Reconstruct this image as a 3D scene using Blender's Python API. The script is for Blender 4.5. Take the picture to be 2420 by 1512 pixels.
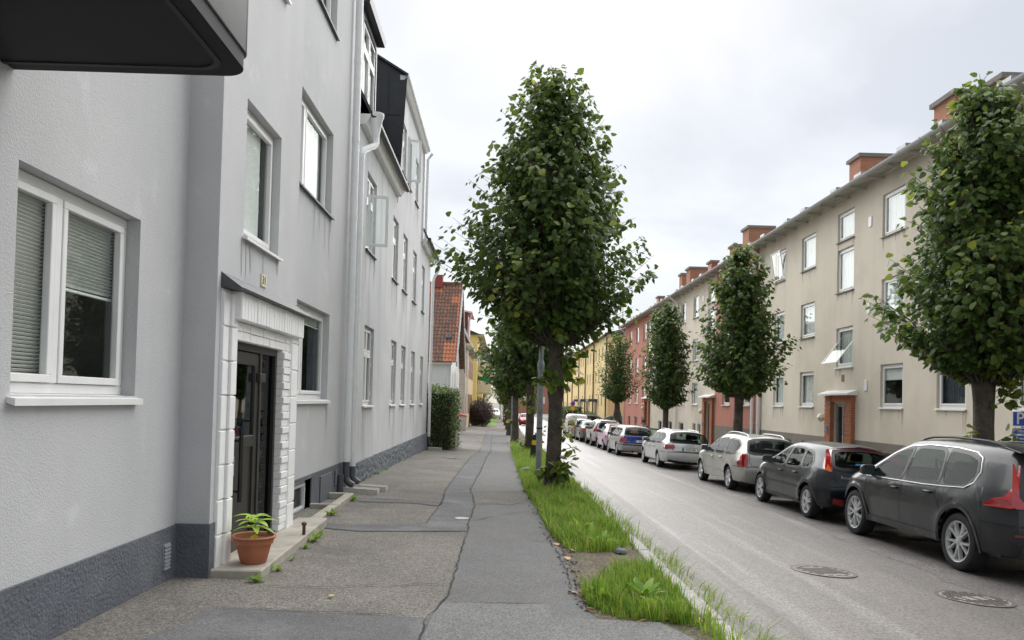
import bpy, bmesh, math, random
import numpy as np
from mathutils import Vector, Matrix, geometry
R=math.radians
for o in list(bpy.data.objects): bpy.data.objects.remove(o)
SC=bpy.context.scene; COL=SC.collection
# ------------------------------------------------------------------ camera
S=4032/2420.; F=3028.; CX,CY=2016.,1512.; ROLL=R(1.45); H=1.45
VPX,VPY=1185*S,948*S
cv=Vector((VPX-CX,-(VPY-CY),F)).normalized()
cu=Vector((math.sin(ROLL),math.cos(ROLL),0)); cu=(cu-cv*cu.dot(cv)).normalized()
cx_=-(cv.cross(cu))                      # camera-frame images of world X, Y, Z
cam_d=bpy.data.cameras.new('camera'); cam=bpy.data.objects.new('camera',cam_d); COL.objects.link(cam); SC.camera=cam
rgt=Vector((cx_.x,cv.x,cu.x)); up=Vector((cx_.y,cv.y,cu.y)); fwd=Vector((cx_.z,cv.z,cu.z))
m=Matrix((rgt,up,-fwd)).transposed().to_4x4(); m.translation=(0,0,H); cam.matrix_world=m
cam_d.sensor_width=36; cam_d.lens=36*F/4032; cam_d.clip_start=.05; cam_d.clip_end=3000
cam_d.shift_y=252/4032.
# ------------------------------------------------------------------ world, sun, exposure
SC.view_settings.view_transform='Standard'; SC.view_settings.look='None'; SC.view_settings.gamma=1
SC.view_settings.use_curve_mapping=False; SC.view_settings.exposure=2.38
SUN_EL,SUN_AZ=R(40),R(8)
W_=bpy.data.worlds.new('World'); SC.world=W_; W_.use_nodes=True
nt=W_.node_tree; N=nt.nodes; L=nt.links; N.clear()
out=N.new('ShaderNodeOutputWorld'); bg=N.new('ShaderNodeBackground'); L.new(bg.outputs[0],out.inputs[0]); bg.inputs[1].default_value=.1
sky=N.new('ShaderNodeTexSky'); sky.sky_type='NISHITA'; sky.sun_disc=False; sky.sun_elevation=SUN_EL; sky.sun_rotation=SUN_AZ
tc=N.new('ShaderNodeTexCoord'); sep=N.new('ShaderNodeSeparateXYZ'); L.new(tc.outputs['Generated'],sep.inputs[0])
def wm(op,a,b=None):
    n=N.new('ShaderNodeMath'); n.operation=op
    for i,v in enumerate((a,b)):
        if v is None: continue
        if isinstance(v,(int,float)): n.inputs[i].default_value=v
        else: L.new(v,n.inputs[i])
    return n.outputs[0]
zz=wm('ADD',wm('MAXIMUM',sep.outputs[2],0.0),.22)
cmb=N.new('ShaderNodeCombineXYZ'); L.new(wm('DIVIDE',sep.outputs[0],zz),cmb.inputs[0]); L.new(wm('DIVIDE',sep.outputs[1],zz),cmb.inputs[1])
n1=N.new('ShaderNodeTexNoise'); n1.inputs['Scale'].default_value=1.15; n1.inputs['Detail'].default_value=7; n1.inputs['Roughness'].default_value=.52; n1.inputs['Distortion'].default_value=.35
L.new(cmb.outputs[0],n1.inputs['Vector'])
ramp=N.new('ShaderNodeValToRGB'); L.new(n1.outputs[0],ramp.inputs[0])
ramp.color_ramp.elements[0].position=.38; ramp.color_ramp.elements[0].color=(.60,.618,.635,1)
ramp.color_ramp.elements[1].position=.74; ramp.color_ramp.elements[1].color=(1.0,1.0,1.0,1)
e=ramp.color_ramp.elements.new(.53); e.color=(.78,.788,.798,1)
sc_=N.new('ShaderNodeVectorMath'); sc_.operation='SCALE'; L.new(ramp.outputs[0],sc_.inputs[0]); sc_.inputs['Scale'].default_value=1.8
mx=N.new('ShaderNodeMix'); mx.data_type='RGBA'; mx.inputs[0].default_value=.93
L.new(sky.outputs[0],mx.inputs[6]); L.new(sc_.outputs[0],mx.inputs[7]); L.new(mx.outputs[2],bg.inputs[0])
sl=bpy.data.lights.new('sun','SUN'); sl.energy=1.5; sl.angle=R(104); sl.color=(1,.985,.96)
sun=bpy.data.objects.new('sun',sl); COL.objects.link(sun); sun.location=(0,0,60)
sd=Vector((math.sin(SUN_AZ)*math.cos(SUN_EL),math.cos(SUN_AZ)*math.cos(SUN_EL),math.sin(SUN_EL)))
sun.rotation_euler=sd.to_track_quat('Z','Y').to_euler()
# ------------------------------------------------------------------ pixel helpers (direction only; depth from the surface hit)
def ray(x,y):
    c=Vector((x*S-CX,-(y*S-CY),F)); return Vector((c.dot(cx_),c.dot(cv),c.dot(cu)))
def lerpt(v,T):
    if v<=T[0][0]: return T[0][1]
    for (a,b),(c,d) in zip(T,T[1:]):
        if v<=c: return b+(d-b)*(v-a)/(c-a)
    return T[-1][1]
PROF=[(-30,-.3),(-10,-.1),(0,0),(10,.12),(20,.23),(30,.40),(40,.60),(60,.82),(100,1.15),(200,1.6),(900,2.0)]
CROSS=[(-300,0),(-2.75,0),(1.45,-.143),(1.77,-.147),(1.771,-.247),(7.7,-.54),(7.701,-.44),(12,-.40),(300,-.4)]
KX0,KX1=1.62,1.77
def gz(X,Y): return lerpt(X,CROSS)-lerpt(Y,PROF)
def G(x,y):
    r=ray(x,y); t=.4/F
    while t<400/F:
        q=r*t
        if H+q.z<gz(q.x,q.y): break
        t*=1.004
    lo,hi=t/1.004,t
    for _ in range(12):
        mid=(lo+hi)/2; q=r*mid
        if H+q.z<gz(q.x,q.y): hi=mid
        else: lo=mid
    q=r*hi; return (q.x,q.y)
def onX(x,y,X):
    r=ray(x,y); t=X/r.x; return (r.y*t,H+r.z*t)
def onY(x,y,Y):
    r=ray(x,y); t=Y/r.y; return (r.x*t,H+r.z*t)
# ------------------------------------------------------------------ materials
MATS={}
def mat(name,col,rough=.8,var=.12,vs=2.5,bump=0,bs=60,metal=0,spec=.5,streak=0,streak_col=None,speck=None,coat=0,blotch=None,bdist=.01,ystreak=None):
    """col base; var: brightness noise; bump: relief; streak: vertical rain streaks; speck=(scale,dark,light): stone chips; blotch=(scale,col,lo,hi)"""
    if name in MATS: return MATS[name]
    m=bpy.data.materials.new(name); m.use_nodes=True; nt=m.node_tree; N=nt.nodes; L=nt.links
    b=N['Principled BSDF']; b.inputs['Roughness'].default_value=rough; b.inputs['Metallic'].default_value=metal
    b.inputs['Specular IOR Level'].default_value=spec
    if coat: b.inputs['Coat Weight'].default_value=coat; b.inputs['Coat Roughness'].default_value=.04
    g=N.new('ShaderNodeNewGeometry'); pos=g.outputs['Position']
    c4=(*col,1)
    cur=None
    def noise(scale,det=4,vec=None,rough_=.55):
        n=N.new('ShaderNodeTexNoise'); n.inputs['Scale'].default_value=scale; n.inputs['Detail'].default_value=det; n.inputs['Roughness'].default_value=rough_
        L.new(vec or pos,n.inputs['Vector']); return n.outputs[0]
    def rng(v,a,b_,c,d):
        n=N.new('ShaderNodeMapRange'); n.inputs[1].default_value=a; n.inputs[2].default_value=b_; n.inputs[3].default_value=c; n.inputs[4].default_value=d; L.new(v,n.inputs[0]); return n.outputs[0]
    def mixc(f,a,b_,mode='MIX'):
        n=N.new('ShaderNodeMix'); n.data_type='RGBA'; n.blend_type=mode
        if isinstance(f,(int,float)): n.inputs[0].default_value=f
        else: L.new(f,n.inputs[0])
        for i,v in ((6,a),(7,b_)):
            if isinstance(v,tuple): n.inputs[i].default_value=v
            else: L.new(v,n.inputs[i])
        return n.outputs[2]
    cur=c4
    if blotch:
        for (s_,bc,lo,hi) in (blotch if isinstance(blotch,list) else [blotch]):
            cur=mixc(rng(noise(s_,6),lo,hi,0,1),cur,(*bc,1))
    if streak:
        mp=N.new('ShaderNodeMapping'); mp.inputs['Scale'].default_value=(2.2,2.2,.16); L.new(pos,mp.inputs[0])
        f=rng(noise(1.0,5,mp.outputs[0]),.50,.74,0,streak)
        cur=mixc(f,cur,(*(streak_col or tuple(v*.55 for v in col)),1))
    if ystreak:
        for (sx_,sy_,yc_,lo,hi) in ystreak:
            mp=N.new('ShaderNodeMapping'); mp.inputs['Scale'].default_value=(sx_,sy_,1); L.new(pos,mp.inputs[0]); cur=mixc(rng(noise(1.0,6,mp.outputs[0]),lo,hi,0,1),cur,(*yc_,1))
    if speck:
        sc,dk,lt=speck
        v=N.new('ShaderNodeTexVoronoi'); v.inputs['Scale'].default_value=sc; L.new(pos,v.inputs['Vector'])
        sp=N.new('ShaderNodeSeparateColor'); L.new(v.outputs['Color'],sp.inputs[0])
        cr=N.new('ShaderNodeValToRGB'); L.new(sp.outputs[0],cr.inputs[0]); els=cr.color_ramp.elements
        els[0].position=.0; els[0].color=(dk,dk,dk,1); els[1].position=1; els[1].color=(lt,lt,lt,1)
        e=els.new(.55); e.color=(1,1,1,1)
        cur=mixc(1.0,cur,cr.outputs[0],'MULTIPLY')
    if var:
        v1=noise(vs,6); f=rng(v1,.25,.75,1-var,1+var)
        n=N.new('ShaderNodeVectorMath'); n.operation='SCALE'
        if isinstance(cur,tuple): n.inputs[0].default_value=cur[:3]
        else: L.new(cur,n.inputs[0])
        L.new(f,n.inputs['Scale']); cur=n.outputs[0]
    if isinstance(cur,tuple): b.inputs['Base Color'].default_value=cur
    else: L.new(cur,b.inputs['Base Color'])
    if bump:
        bn=N.new('ShaderNodeBump'); bn.inputs['Strength'].default_value=bump; bn.inputs['Distance'].default_value=bdist
        L.new(noise(bs,4),bn.inputs['Height']); L.new(bn.outputs[0],b.inputs['Normal'])
    MATS[name]=m; return m
def glass_mat(name,tint=(.96,.98,.97),ior=1.5,add=.055,rough=.02):
    if name in MATS: return MATS[name]
    m=bpy.data.materials.new(name); m.use_nodes=True; nt=m.node_tree; N=nt.nodes; L=nt.links; N.clear()
    o=N.new('ShaderNodeOutputMaterial'); mx=N.new('ShaderNodeMixShader'); t=N.new('ShaderNodeBsdfTransparent'); gl=N.new('ShaderNodeBsdfGlossy')
    t.inputs[0].default_value=(*tint,1); gl.inputs['Roughness'].default_value=rough; gl.inputs[0].default_value=(.95,.97,.97,1)
    lw=N.new('ShaderNodeLayerWeight'); lw.inputs[0].default_value=.5; fr=N.new('ShaderNodeMath'); fr.operation='POWER'; L.new(lw.outputs['Facing'],fr.inputs[0]); fr.inputs[1].default_value=3.6; fs=N.new('ShaderNodeMath'); fs.operation='MULTIPLY'; L.new(fr.outputs[0],fs.inputs[0]); fs.inputs[1].default_value=.11; fr=fs
    geo=N.new('ShaderNodeNewGeometry'); ns=N.new('ShaderNodeTexNoise'); ns.inputs['Scale'].default_value=1.3; L.new(geo.outputs['Position'],ns.inputs['Vector'])
    bp=N.new('ShaderNodeBump'); bp.inputs['Strength'].default_value=.25; bp.inputs['Distance'].default_value=.01; L.new(ns.outputs[0],bp.inputs['Height']); L.new(bp.outputs[0],gl.inputs['Normal'])
    ad=N.new('ShaderNodeMath'); ad.operation='ADD'; ad.use_clamp=True; L.new(fr.outputs[0],ad.inputs[0]); ad.inputs[1].default_value=add
    L.new(ad.outputs[0],mx.inputs[0]); L.new(t.outputs[0],mx.inputs[1]); L.new(gl.outputs[0],mx.inputs[2]); L.new(mx.outputs[0],o.inputs[0])
    MATS[name]=m; return m
def leaf_mat(name,cols,trans=.35,rough=.45):
    """per-leaf tint from the colour attribute 'tint' (a random number per leaf)"""
    if name in MATS: return MATS[name]
    m=bpy.data.materials.new(name); m.use_nodes=True; nt=m.node_tree; N=nt.nodes; L=nt.links
    b=N['Principled BSDF']; b.inputs['Roughness'].default_value=rough; b.inputs['Specular IOR Level'].default_value=.35
    a=N.new('ShaderNodeAttribute'); a.attribute_name='tint'
    oi=N.new('ShaderNodeObjectInfo'); ad=N.new('ShaderNodeMath'); ad.operation='ADD'; L.new(a.outputs['Fac'],ad.inputs[0])
    ml=N.new('ShaderNodeMath'); ml.operation='MULTIPLY'; L.new(oi.outputs['Random'],ml.inputs[0]); ml.inputs[1].default_value=.12; L.new(ml.outputs[0],ad.inputs[1])
    r=N.new('ShaderNodeValToRGB'); L.new(ad.outputs[0],r.inputs[0]); els=r.color_ramp.elements
    while len(els)<len(cols): els.new(.5)
    for i,(p,c) in enumerate(cols): els[i].position=p; els[i].color=(*c,1)
    L.new(r.outputs[0],b.inputs['Base Color'])
    o=N['Material Output']; tl=N.new('ShaderNodeBsdfTranslucent'); mx=N.new('ShaderNodeMixShader'); mx.inputs[0].default_value=trans
    hs=N.new('ShaderNodeHueSaturation'); hs.inputs['Value'].default_value=1.5; hs.inputs['Hue'].default_value=.48; L.new(r.outputs[0],hs.inputs['Color']); L.new(hs.outputs[0],tl.inputs[0])
    L.new(b.outputs[0],mx.inputs[1]); L.new(tl.outputs[0],mx.inputs[2]); L.new(mx.outputs[0],o.inputs[0])
    MATS[name]=m; return m
# ------------------------------------------------------------------ mesh helpers
def tag(o,label=None,cat=None,group=None,kind=None):
    if label: o['label']=label
    if cat: o['category']=cat
    if group: o['group']=group
    if kind: o['kind']=kind
    return o
def empty(name,loc=(0,0,0),rot=(0,0,0)):
    o=bpy.data.objects.new(name,None); COL.objects.link(o); o.location=loc; o.rotation_euler=rot; o.empty_display_size=.1; return o
def link(name,me,parent=None):
    o=bpy.data.objects.new(name,me); COL.objects.link(o)
    if parent is not None: o.parent=parent
    return o
def world_loc(o):
    return o.matrix_basis if o.parent is None else world_loc(o.parent)@o.matrix_basis
class MB:
    def __init__(s): s.v=[]; s.f=[]; s.m=[]
    def quad(s,*p,mi=0):
        n=len(s.v); s.v+= [tuple(q) for q in p]; s.f.append(tuple(range(n,n+len(p)))); s.m.append(mi); return s
    def box(s,x0,x1,y0,y1,z0,z1,mi=0):
        if x0>x1: x0,x1=x1,x0
        if y0>y1: y0,y1=y1,y0
        if z0>z1: z0,z1=z1,z0
        n=len(s.v); s.v+=[(x,y,z) for z in (z0,z1) for y in (y0,y1) for x in (x0,x1)]
        s.f+=[tuple(n+i for i in q) for q in ((0,2,3,1),(4,5,7,6),(0,1,5,4),(2,6,7,3),(0,4,6,2),(1,3,7,5))]; s.m+=[mi]*6; return s
    def hexa(s,bot,top,mi=0):
        n=len(s.v); k=len(bot); s.v+=[tuple(p) for p in bot]+[tuple(p) for p in top]
        s.f.append(tuple(n+i for i in reversed(range(k)))); s.f.append(tuple(n+k+i for i in range(k)))
        for i in range(k): j=(i+1)%k; s.f.append((n+i,n+j,n+k+j,n+k+i))
        s.m+=[mi]*(k+2); return s
    def tube(s,path,rad,seg=10,cap=True,mi=0):
        path=[Vector(p) for p in path]
        if isinstance(rad,(int,float)): rad=[rad]*len(path)
        n0=len(s.v); up=None
        for i,p in enumerate(path):
            d=(path[min(i+1,len(path)-1)]-path[max(i-1,0)]).normalized()
            if up is None: up=d.orthogonal().normalized()
            up=(up-d*up.dot(d)).normalized(); w=d.cross(up)
            for k in range(seg):
                a=2*math.pi*k/seg; q=p+(up*math.cos(a)+w*math.sin(a))*rad[i]; s.v.append(tuple(q))
        for i in range(len(path)-1):
            for k in range(seg):
                a=n0+i*seg+k; b=n0+i*seg+(k+1)%seg; s.f.append((a,b,b+seg,a+seg)); s.m.append(mi)
        if cap:
            s.f.append(tuple(n0+k for k in reversed(range(seg)))); s.m.append(mi)
            e=n0+(len(path)-1)*seg; s.f.append(tuple(e+k for k in range(seg))); s.m.append(mi)
        return s
    def lathe(s,prof,c=(0,0,0),axis='z',seg=24,mi=0,cap=True):
        n0=len(s.v)
        for (r,h) in prof:
            for k in range(seg):
                a=2*math.pi*k/seg; x,y=r*math.cos(a),r*math.sin(a)
                p=(x,y,h) if axis=='z' else (h,x,y) if axis=='x' else (x,h,y)
                s.v.append((c[0]+p[0],c[1]+p[1],c[2]+p[2]))
        for i in range(len(prof)-1):
            for k in range(seg):
                a=n0+i*seg+k; b=n0+i*seg+(k+1)%seg; s.f.append((a,b,b+seg,a+seg)); s.m.append(mi)
        if not cap: return s
        s.f.append(tuple(n0+k for k in reversed(range(seg)))); s.m.append(mi)
        e=n0+(len(prof)-1)*seg; s.f.append(tuple(e+k for k in range(seg))); s.m.append(mi)
        return s
    def mesh(s,name,mats,smooth=False,bev=0,seg=1):
        me=bpy.data.meshes.new(name); me.from_pydata(s.v,[],s.f)
        if not isinstance(mats,(list,tuple)): mats=[mats]
        for m in mats: me.materials.append(m)
        me.polygons.foreach_set('material_index',s.m)
        bm=bmesh.new(); bm.from_mesh(me); bmesh.ops.recalc_face_normals(bm,faces=bm.faces)
        if bev:
            es=[e for e in bm.edges if len(e.link_faces)==2 and e.calc_face_angle(0)>.5]
            bmesh.ops.bevel(bm,geom=es,offset=bev,segments=seg,affect='EDGES',profile=.6,clamp_overlap=True)
        bm.to_mesh(me); bm.free()
        if smooth:
            me.polygons.foreach_set('use_smooth',[True]*len(me.polygons))
            if smooth!='all': me.set_sharp_from_angle(angle=R(38))
        return me
    def build(s,name,mats,parent=None,smooth=False,bev=0,seg=1):
        return link(name,s.mesh(name,mats,smooth,bev,seg),parent)
def text_mesh(txt,size,mt,depth=.002,bold=0):
    c=bpy.data.curves.new('lettering','FONT'); c.body=txt; c.size=size; c.extrude=depth; c.align_x='CENTER'; c.align_y='CENTER'; c.offset=bold; c.resolution_u=2
    o=bpy.data.objects.new('lettering',c); COL.objects.link(o)
    dg=bpy.context.evaluated_depsgraph_get(); me=bpy.data.meshes.new_from_object(o.evaluated_get(dg))
    bpy.data.objects.remove(o); me.materials.clear(); me.materials.append(mt); return me
def patch(name,pts,off,mt,parent=None,jit=0,maxe=.6,seed=1,step=.12):
    """flat sheet on the ground with an outline in x,y"""
    rnd=random.Random(seed); P=[]
    for a,b in zip(pts,pts[1:]+pts[:1]):
        d=math.hypot(b[0]-a[0],b[1]-a[1]); n=max(1,int(d/step)) if jit else 1
        for i in range(n):
            t=i/n; j=jit if i else jit*.3; P.append(Vector((a[0]+(b[0]-a[0])*t+rnd.uniform(-j,j),a[1]+(b[1]-a[1])*t+rnd.uniform(-j,j),0)))
    tri=geometry.tessellate_polygon([P]); bm=bmesh.new(); vs=[bm.verts.new(p) for p in P]
    for t in tri:
        try: bm.faces.new([vs[i] for i in t])
        except ValueError: pass
    for _ in range(7):
        es=[e for e in bm.edges if e.calc_length()>maxe]
        if not es: break
        bmesh.ops.subdivide_edges(bm,edges=es,cuts=1); bmesh.ops.triangulate(bm,faces=[f for f in bm.faces if len(f.verts)>3])
    for v in bm.verts: v.co.z=gz(v.co.x,v.co.y)+off
    bmesh.ops.recalc_face_normals(bm,faces=bm.faces)
    if bm.faces and sum(f.normal.z*f.calc_area() for f in bm.faces)<0: bmesh.ops.reverse_faces(bm,faces=bm.faces)
    me=bpy.data.meshes.new(name); bm.to_mesh(me); bm.free(); me.materials.append(mt); return link(name,me,parent)
def strip(name,X0,X1,off,mt,ys,parent=None,nx=6):
    mb=MB(); xs=[X0+(X1-X0)*i/nx for i in range(nx+1)]
    for y in ys:
        for x in xs: mb.v.append((x,y,gz(min(max(x,X0+1e-4),X1-1e-4),y)+off))
    for j in range(len(ys)-1):
        for i in range(nx):
            a=j*(nx+1)+i; mb.f.append((a,a+1,a+nx+2,a+nx+1)); mb.m.append(0)
    return mb.build(name,mt,parent)
def ribbon(name,pts,w,off,mt,parent=None,jit=.015,seed=0):
    rnd=random.Random(seed); P=[]
    for a,b in zip(pts,pts[1:]):
        d=math.hypot(b[0]-a[0],b[1]-a[1]); n=max(1,int(d/.10))
        for i in range(n): t=i/n; P.append((a[0]+(b[0]-a[0])*t+rnd.uniform(-jit,jit),a[1]+(b[1]-a[1])*t+rnd.uniform(-jit,jit)))
    P.append(pts[-1]); mb=MB()
    for i,p in enumerate(P):
        a=P[max(i-1,0)]; b=P[min(i+1,len(P)-1)]; d=Vector((b[0]-a[0],b[1]-a[1])); d=d.normalized() if d.length else Vector((1,0))
        n=Vector((-d.y,d.x))*w*.5*rnd.uniform(.3,1.4)*(0.15 if i in (0,len(P)-1) else 1)
        for s_ in (-1,1): x,y=p[0]+n.x*s_,p[1]+n.y*s_; mb.v.append((x,y,gz(x,y)+off))
    for i in range(len(P)-1): mb.f.append((2*i,2*i+1,2*i+3,2*i+2)); mb.m.append(0)
    return mb.build(name,mt,parent)
# ------------------------------------------------------------------ the materials of the place
M_stucco=mat('grey_render',(.565,.567,.572),.92,var=.07,vs=.8,bump=.55,bs=95,bdist=.012,streak=.3,streak_col=(.45,.457,.468),blotch=[(.35,(.515,.525,.54),.46,.7),(3.2,(.63,.635,.64),.62,.75)])
M_stucco2=mat('old_grey_render',(.58,.585,.59),.92,var=.08,vs=.6,bump=.3,bs=80,bdist=.008,streak=.85,streak_col=(.40,.415,.43),blotch=(.5,(.51,.52,.53),.5,.68))
M_plinth=mat('dark_plinth_render',(.115,.125,.145),.85,var=.18,vs=5,bump=.9,bs=38,bdist=.02,blotch=(1.2,(.16,.17,.185),.52,.75))
M_rough=mat('rough_cast_plinth',(.15,.165,.19),.85,var=.3,vs=9,bump=1.0,bs=14,bdist=.05)
M_white=mat('white_paint',(.80,.80,.79),.45,var=.04,vs=6,streak=.12,streak_col=(.6,.59,.55))
M_wbrick=mat('white_painted_brick',(.87,.87,.865),.6,var=.04,vs=8,bump=.35,bs=45,bdist=.008,blotch=(6,(.78,.775,.75),.66,.84))
M_black=mat('black_sheet_metal',(.022,.025,.03),.42,var=.3,vs=3,spec=.5,blotch=(9,(.10,.105,.11),.66,.72))
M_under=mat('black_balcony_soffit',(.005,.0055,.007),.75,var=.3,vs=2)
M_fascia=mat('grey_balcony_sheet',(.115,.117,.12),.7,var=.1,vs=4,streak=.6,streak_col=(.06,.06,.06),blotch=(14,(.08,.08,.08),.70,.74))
M_flash=mat('dark_grey_flashing',(.075,.08,.088),.5,var=.25,vs=6,bump=.2,bs=30)
M_pipe_d=mat('dark_grey_pipe',(.075,.08,.09),.45,var=.15,vs=9)
M_pipe_w=mat('white_pipe',(.83,.84,.845),.4,var=.04,vs=8)
M_glass=glass_mat('window_glass')
M_room=mat('dim_interior',(.10,.10,.10),.9,var=.2)
M_blind=mat('venetian_blind',(.88,.89,.87),.5,var=.03)
M_curtain=mat('white_curtain',(.80,.80,.79),.9,var=.06,vs=4)
M_dcurtain=mat('dark_blue_curtain',(.05,.06,.08),.9,var=.2,vs=6)
M_door=mat('dark_bronze_door',(.028,.026,.024),.38,var=.2,vs=4)
M_conc=mat('worn_concrete',(.40,.37,.31),.85,var=.18,vs=7,bump=.35,bs=40,blotch=[(2.5,(.27,.26,.22),.5,.7)])
M_conc_l=mat('pale_concrete',(.50,.48,.43),.85,var=.14,vs=8,bump=.3,bs=50)
M_gravel=mat('gravel_stone',(.22,.21,.20),.9,var=.4,vs=14)
M_beige=mat('beige_render',(.70,.635,.525),.93,var=.07,vs=.7,bump=.2,bs=70,streak=.22,streak_col=(.50,.45,.365),blotch=[(.28,(.55,.495,.40),.48,.68)])
M_red=mat('salmon_render',(.50,.215,.16),.93,var=.07,vs=.7,bump=.2,bs=70,streak=.3,streak_col=(.36,.15,.11))
M_rplinth=mat('brown_grey_plinth',(.215,.19,.16),.92,var=.1,vs=2,bump=.3,bs=60,streak=.2)
M_brick=mat('red_brick',(.40,.155,.075),.85,var=.3,vs=11,bump=.3,bs=60)
M_mortar=mat('brick_mortar',(.34,.27,.21),.9,var=.1)
M_zinc=mat('zinc_sheet',(.30,.315,.325),.45,var=.18,vs=5,metal=.3,blotch=(3,(.16,.17,.18),.55,.7))
M_rgutter=mat('pale_gutter',(.50,.51,.51),.5,var=.1,vs=6)
M_soffit=mat('weathered_soffit',(.46,.44,.40),.8,var=.15,vs=4)
M_ground=mat('earth_ground',(.13,.13,.10),.95,var=.25,vs=.8)
M_walk=mat('coarse_sidewalk_asphalt',(.175,.161,.142),.9,var=.16,vs=1.6,bump=.7,bs=110,bdist=.012,speck=(95,.45,1.65),blotch=[(.7,(.135,.127,.117),.48,.68),(2.3,(.25,.23,.20),.6,.8)])
M_patchd=mat('dark_asphalt_patch',(.105,.106,.108),.82,var=.14,vs=2.2,bump=.6,bs=130,bdist=.008,speck=(130,.55,1.45),blotch=(1.3,(.165,.167,.17),.5,.7))
M_lane=mat('grey_asphalt_lane',(.125,.123,.120),.82,var=.14,vs=1.8,bump=.6,bs=130,bdist=.008,speck=(130,.5,1.5),blotch=[(.9,(.118,.12,.123),.5,.66),(5,(.17,.155,.13),.66,.8)])
M_lanel=mat('pale_asphalt_patch',(.155,.155,.153),.85,var=.12,vs=2.2,bump=.6,bs=120,bdist=.008,speck=(115,.5,1.55))
M_road=mat('worn_road_asphalt',(.148,.134,.122),.46,var=.10,vs=.9,bump=.5,bs=90,bdist=.01,speck=(68,.5,1.6),blotch=[(.55,(.135,.124,.115),.52,.70)],ystreak=[(1.1,.07,(.125,.115,.108),.52,.66),(2.4,.10,(.215,.203,.193),.55,.72)])
M_road_d=mat('damp_parking_asphalt',(.115,.105,.10),.5,var=.22,vs=1.2,bump=.5,bs=90,bdist=.01,speck=(62,.42,1.8),blotch=(.8,(.17,.16,.152),.5,.68))
M_stain_b=mat('beige_drip_stain',(.50,.455,.375),.95,var=.1)
M_stain_g=mat('grey_drip_stain',(.44,.447,.455),.95,var=.1)
M_crack=mat('crack_dark',(.035,.034,.032),.95,var=.3,vs=20)  # dark colour of the thin strips laid on the asphalt as cracks
M_soil=mat('verge_soil',(.125,.10,.072),.95,var=.3,vs=6,bump=.8,bs=40,bdist=.03,speck=(60,.6,1.7),blotch=(2,(.08,.09,.04),.5,.7))
M_kerb=mat('granite_kerb',(.37,.355,.335),.85,var=.15,vs=9,bump=.4,bs=60,speck=(160,.7,1.3))
M_bark=mat('lime_bark',(.105,.086,.07),.95,var=.35,vs=7,bump=1.0,bs=22,bdist=.05,blotch=(3,(.06,.055,.04),.5,.65))
M_iron=mat('cast_iron',(.105,.088,.085),.5,var=.25,vs=12,bump=.3,bs=80)
M_galv=mat('galvanised_steel',(.30,.325,.345),.5,var=.15,vs=5,metal=.25,blotch=(6,(.22,.24,.26),.5,.7))
M_leaf=leaf_mat('lime_leaf',[(0,(.034,.072,.018)),(.4,(.072,.130,.027)),(.75,(.14,.20,.034)),(1,(.26,.29,.045))],.42)
M_grass=leaf_mat('grass_blade',[(0,(.065,.17,.016)),(.5,(.15,.31,.028)),(.85,(.25,.39,.045)),(1,(.38,.37,.13))],.35,.5)
M_weed=leaf_mat('weed_leaf',[(0,(.10,.24,.03)),(.6,(.20,.36,.04)),(1,(.30,.42,.06))],.35,.5)
M_hedge=leaf_mat('hedge_leaf',[(0,(.04,.075,.02)),(.5,(.095,.15,.04)),(.9,(.17,.22,.06)),(1,(.27,.28,.10))],.3)
M_purple=leaf_mat('barberry_leaf',[(0,(.045,.028,.03)),(.5,(.085,.055,.055)),(1,(.12,.10,.07))],.2)
M_twig=mat('twig_wood',(.11,.085,.06),.9,var=.2,vs=8)
# ================================================================== SETTING
YS=[-12,-6]+list(range(-4,30,2))+list(range(30,70,4))+list(range(70,130,8))+[140,160,180,200,250,300]
def struct(o): o['kind']='structure'; return o
def mk_ground():
    mb=MB(); xs=[-700,-300,-120,-60,-30,-12,-6,-2.75,0,1.45,1.76,1.78,4,7.69,7.72,10,12,20,40,80,160,320,700]; ys=[-60,-30]+YS+[400,600,900,1400]
    for y in ys:
        for x in xs: mb.v.append((x,y,gz(x,y)-.06))
    n=len(xs)
    for j in range(len(ys)-1):
        for i in range(n-1): a=j*n+i; mb.f.append((a,a+1,a+n+1,a+n)); mb.m.append(0)
    return struct(mb.build('ground',M_ground))
mk_ground()
walk=struct(strip('sidewalk',-2.72,.62,0,M_walk,YS))
struct(strip('verge_soil',.3,KX0+.01,-.006,M_soil,YS))
road=struct(strip('road',1.76,7.72,.0,M_road,YS,nx=8))
road.location.z=0
struct(strip('far_sidewalk',7.87,11.82,0,M_walk,YS))
# side street between the red block and the yellow block
sst=strip('side_street',7.73,60,.012,M_road,[74.3,78,82,85.5]); struct(sst)
# long darker band where the cars stand, wheel-track wear
def wav(x,a,s): return x+a*math.sin(s*1.7)+a*.5*math.sin(s*4.1)
pk=[(wav(5.35,.16,y*.9),y) for y in range(4,76,2)]+[(7.68,y) for y in (75,40,20,4)]
patch('parking_lane',pk,.004,M_road_d,road,jit=.05,step=.5,maxe=1.2)
patch('parking_lane',[(3.9,-4),(4.2,1),(5.0,3.95),(7.68,3.95),(7.68,-4)],.004,M_road_d,road,jit=.04,step=.4,maxe=1.2)
for k,(a,b,c,d) in enumerate([((2.05,-3),(2.4,6),(2.5,12),(2.15,20)),((3.1,-3),(3.5,5),(3.6,11),(3.3,20))]):
    pass
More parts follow.
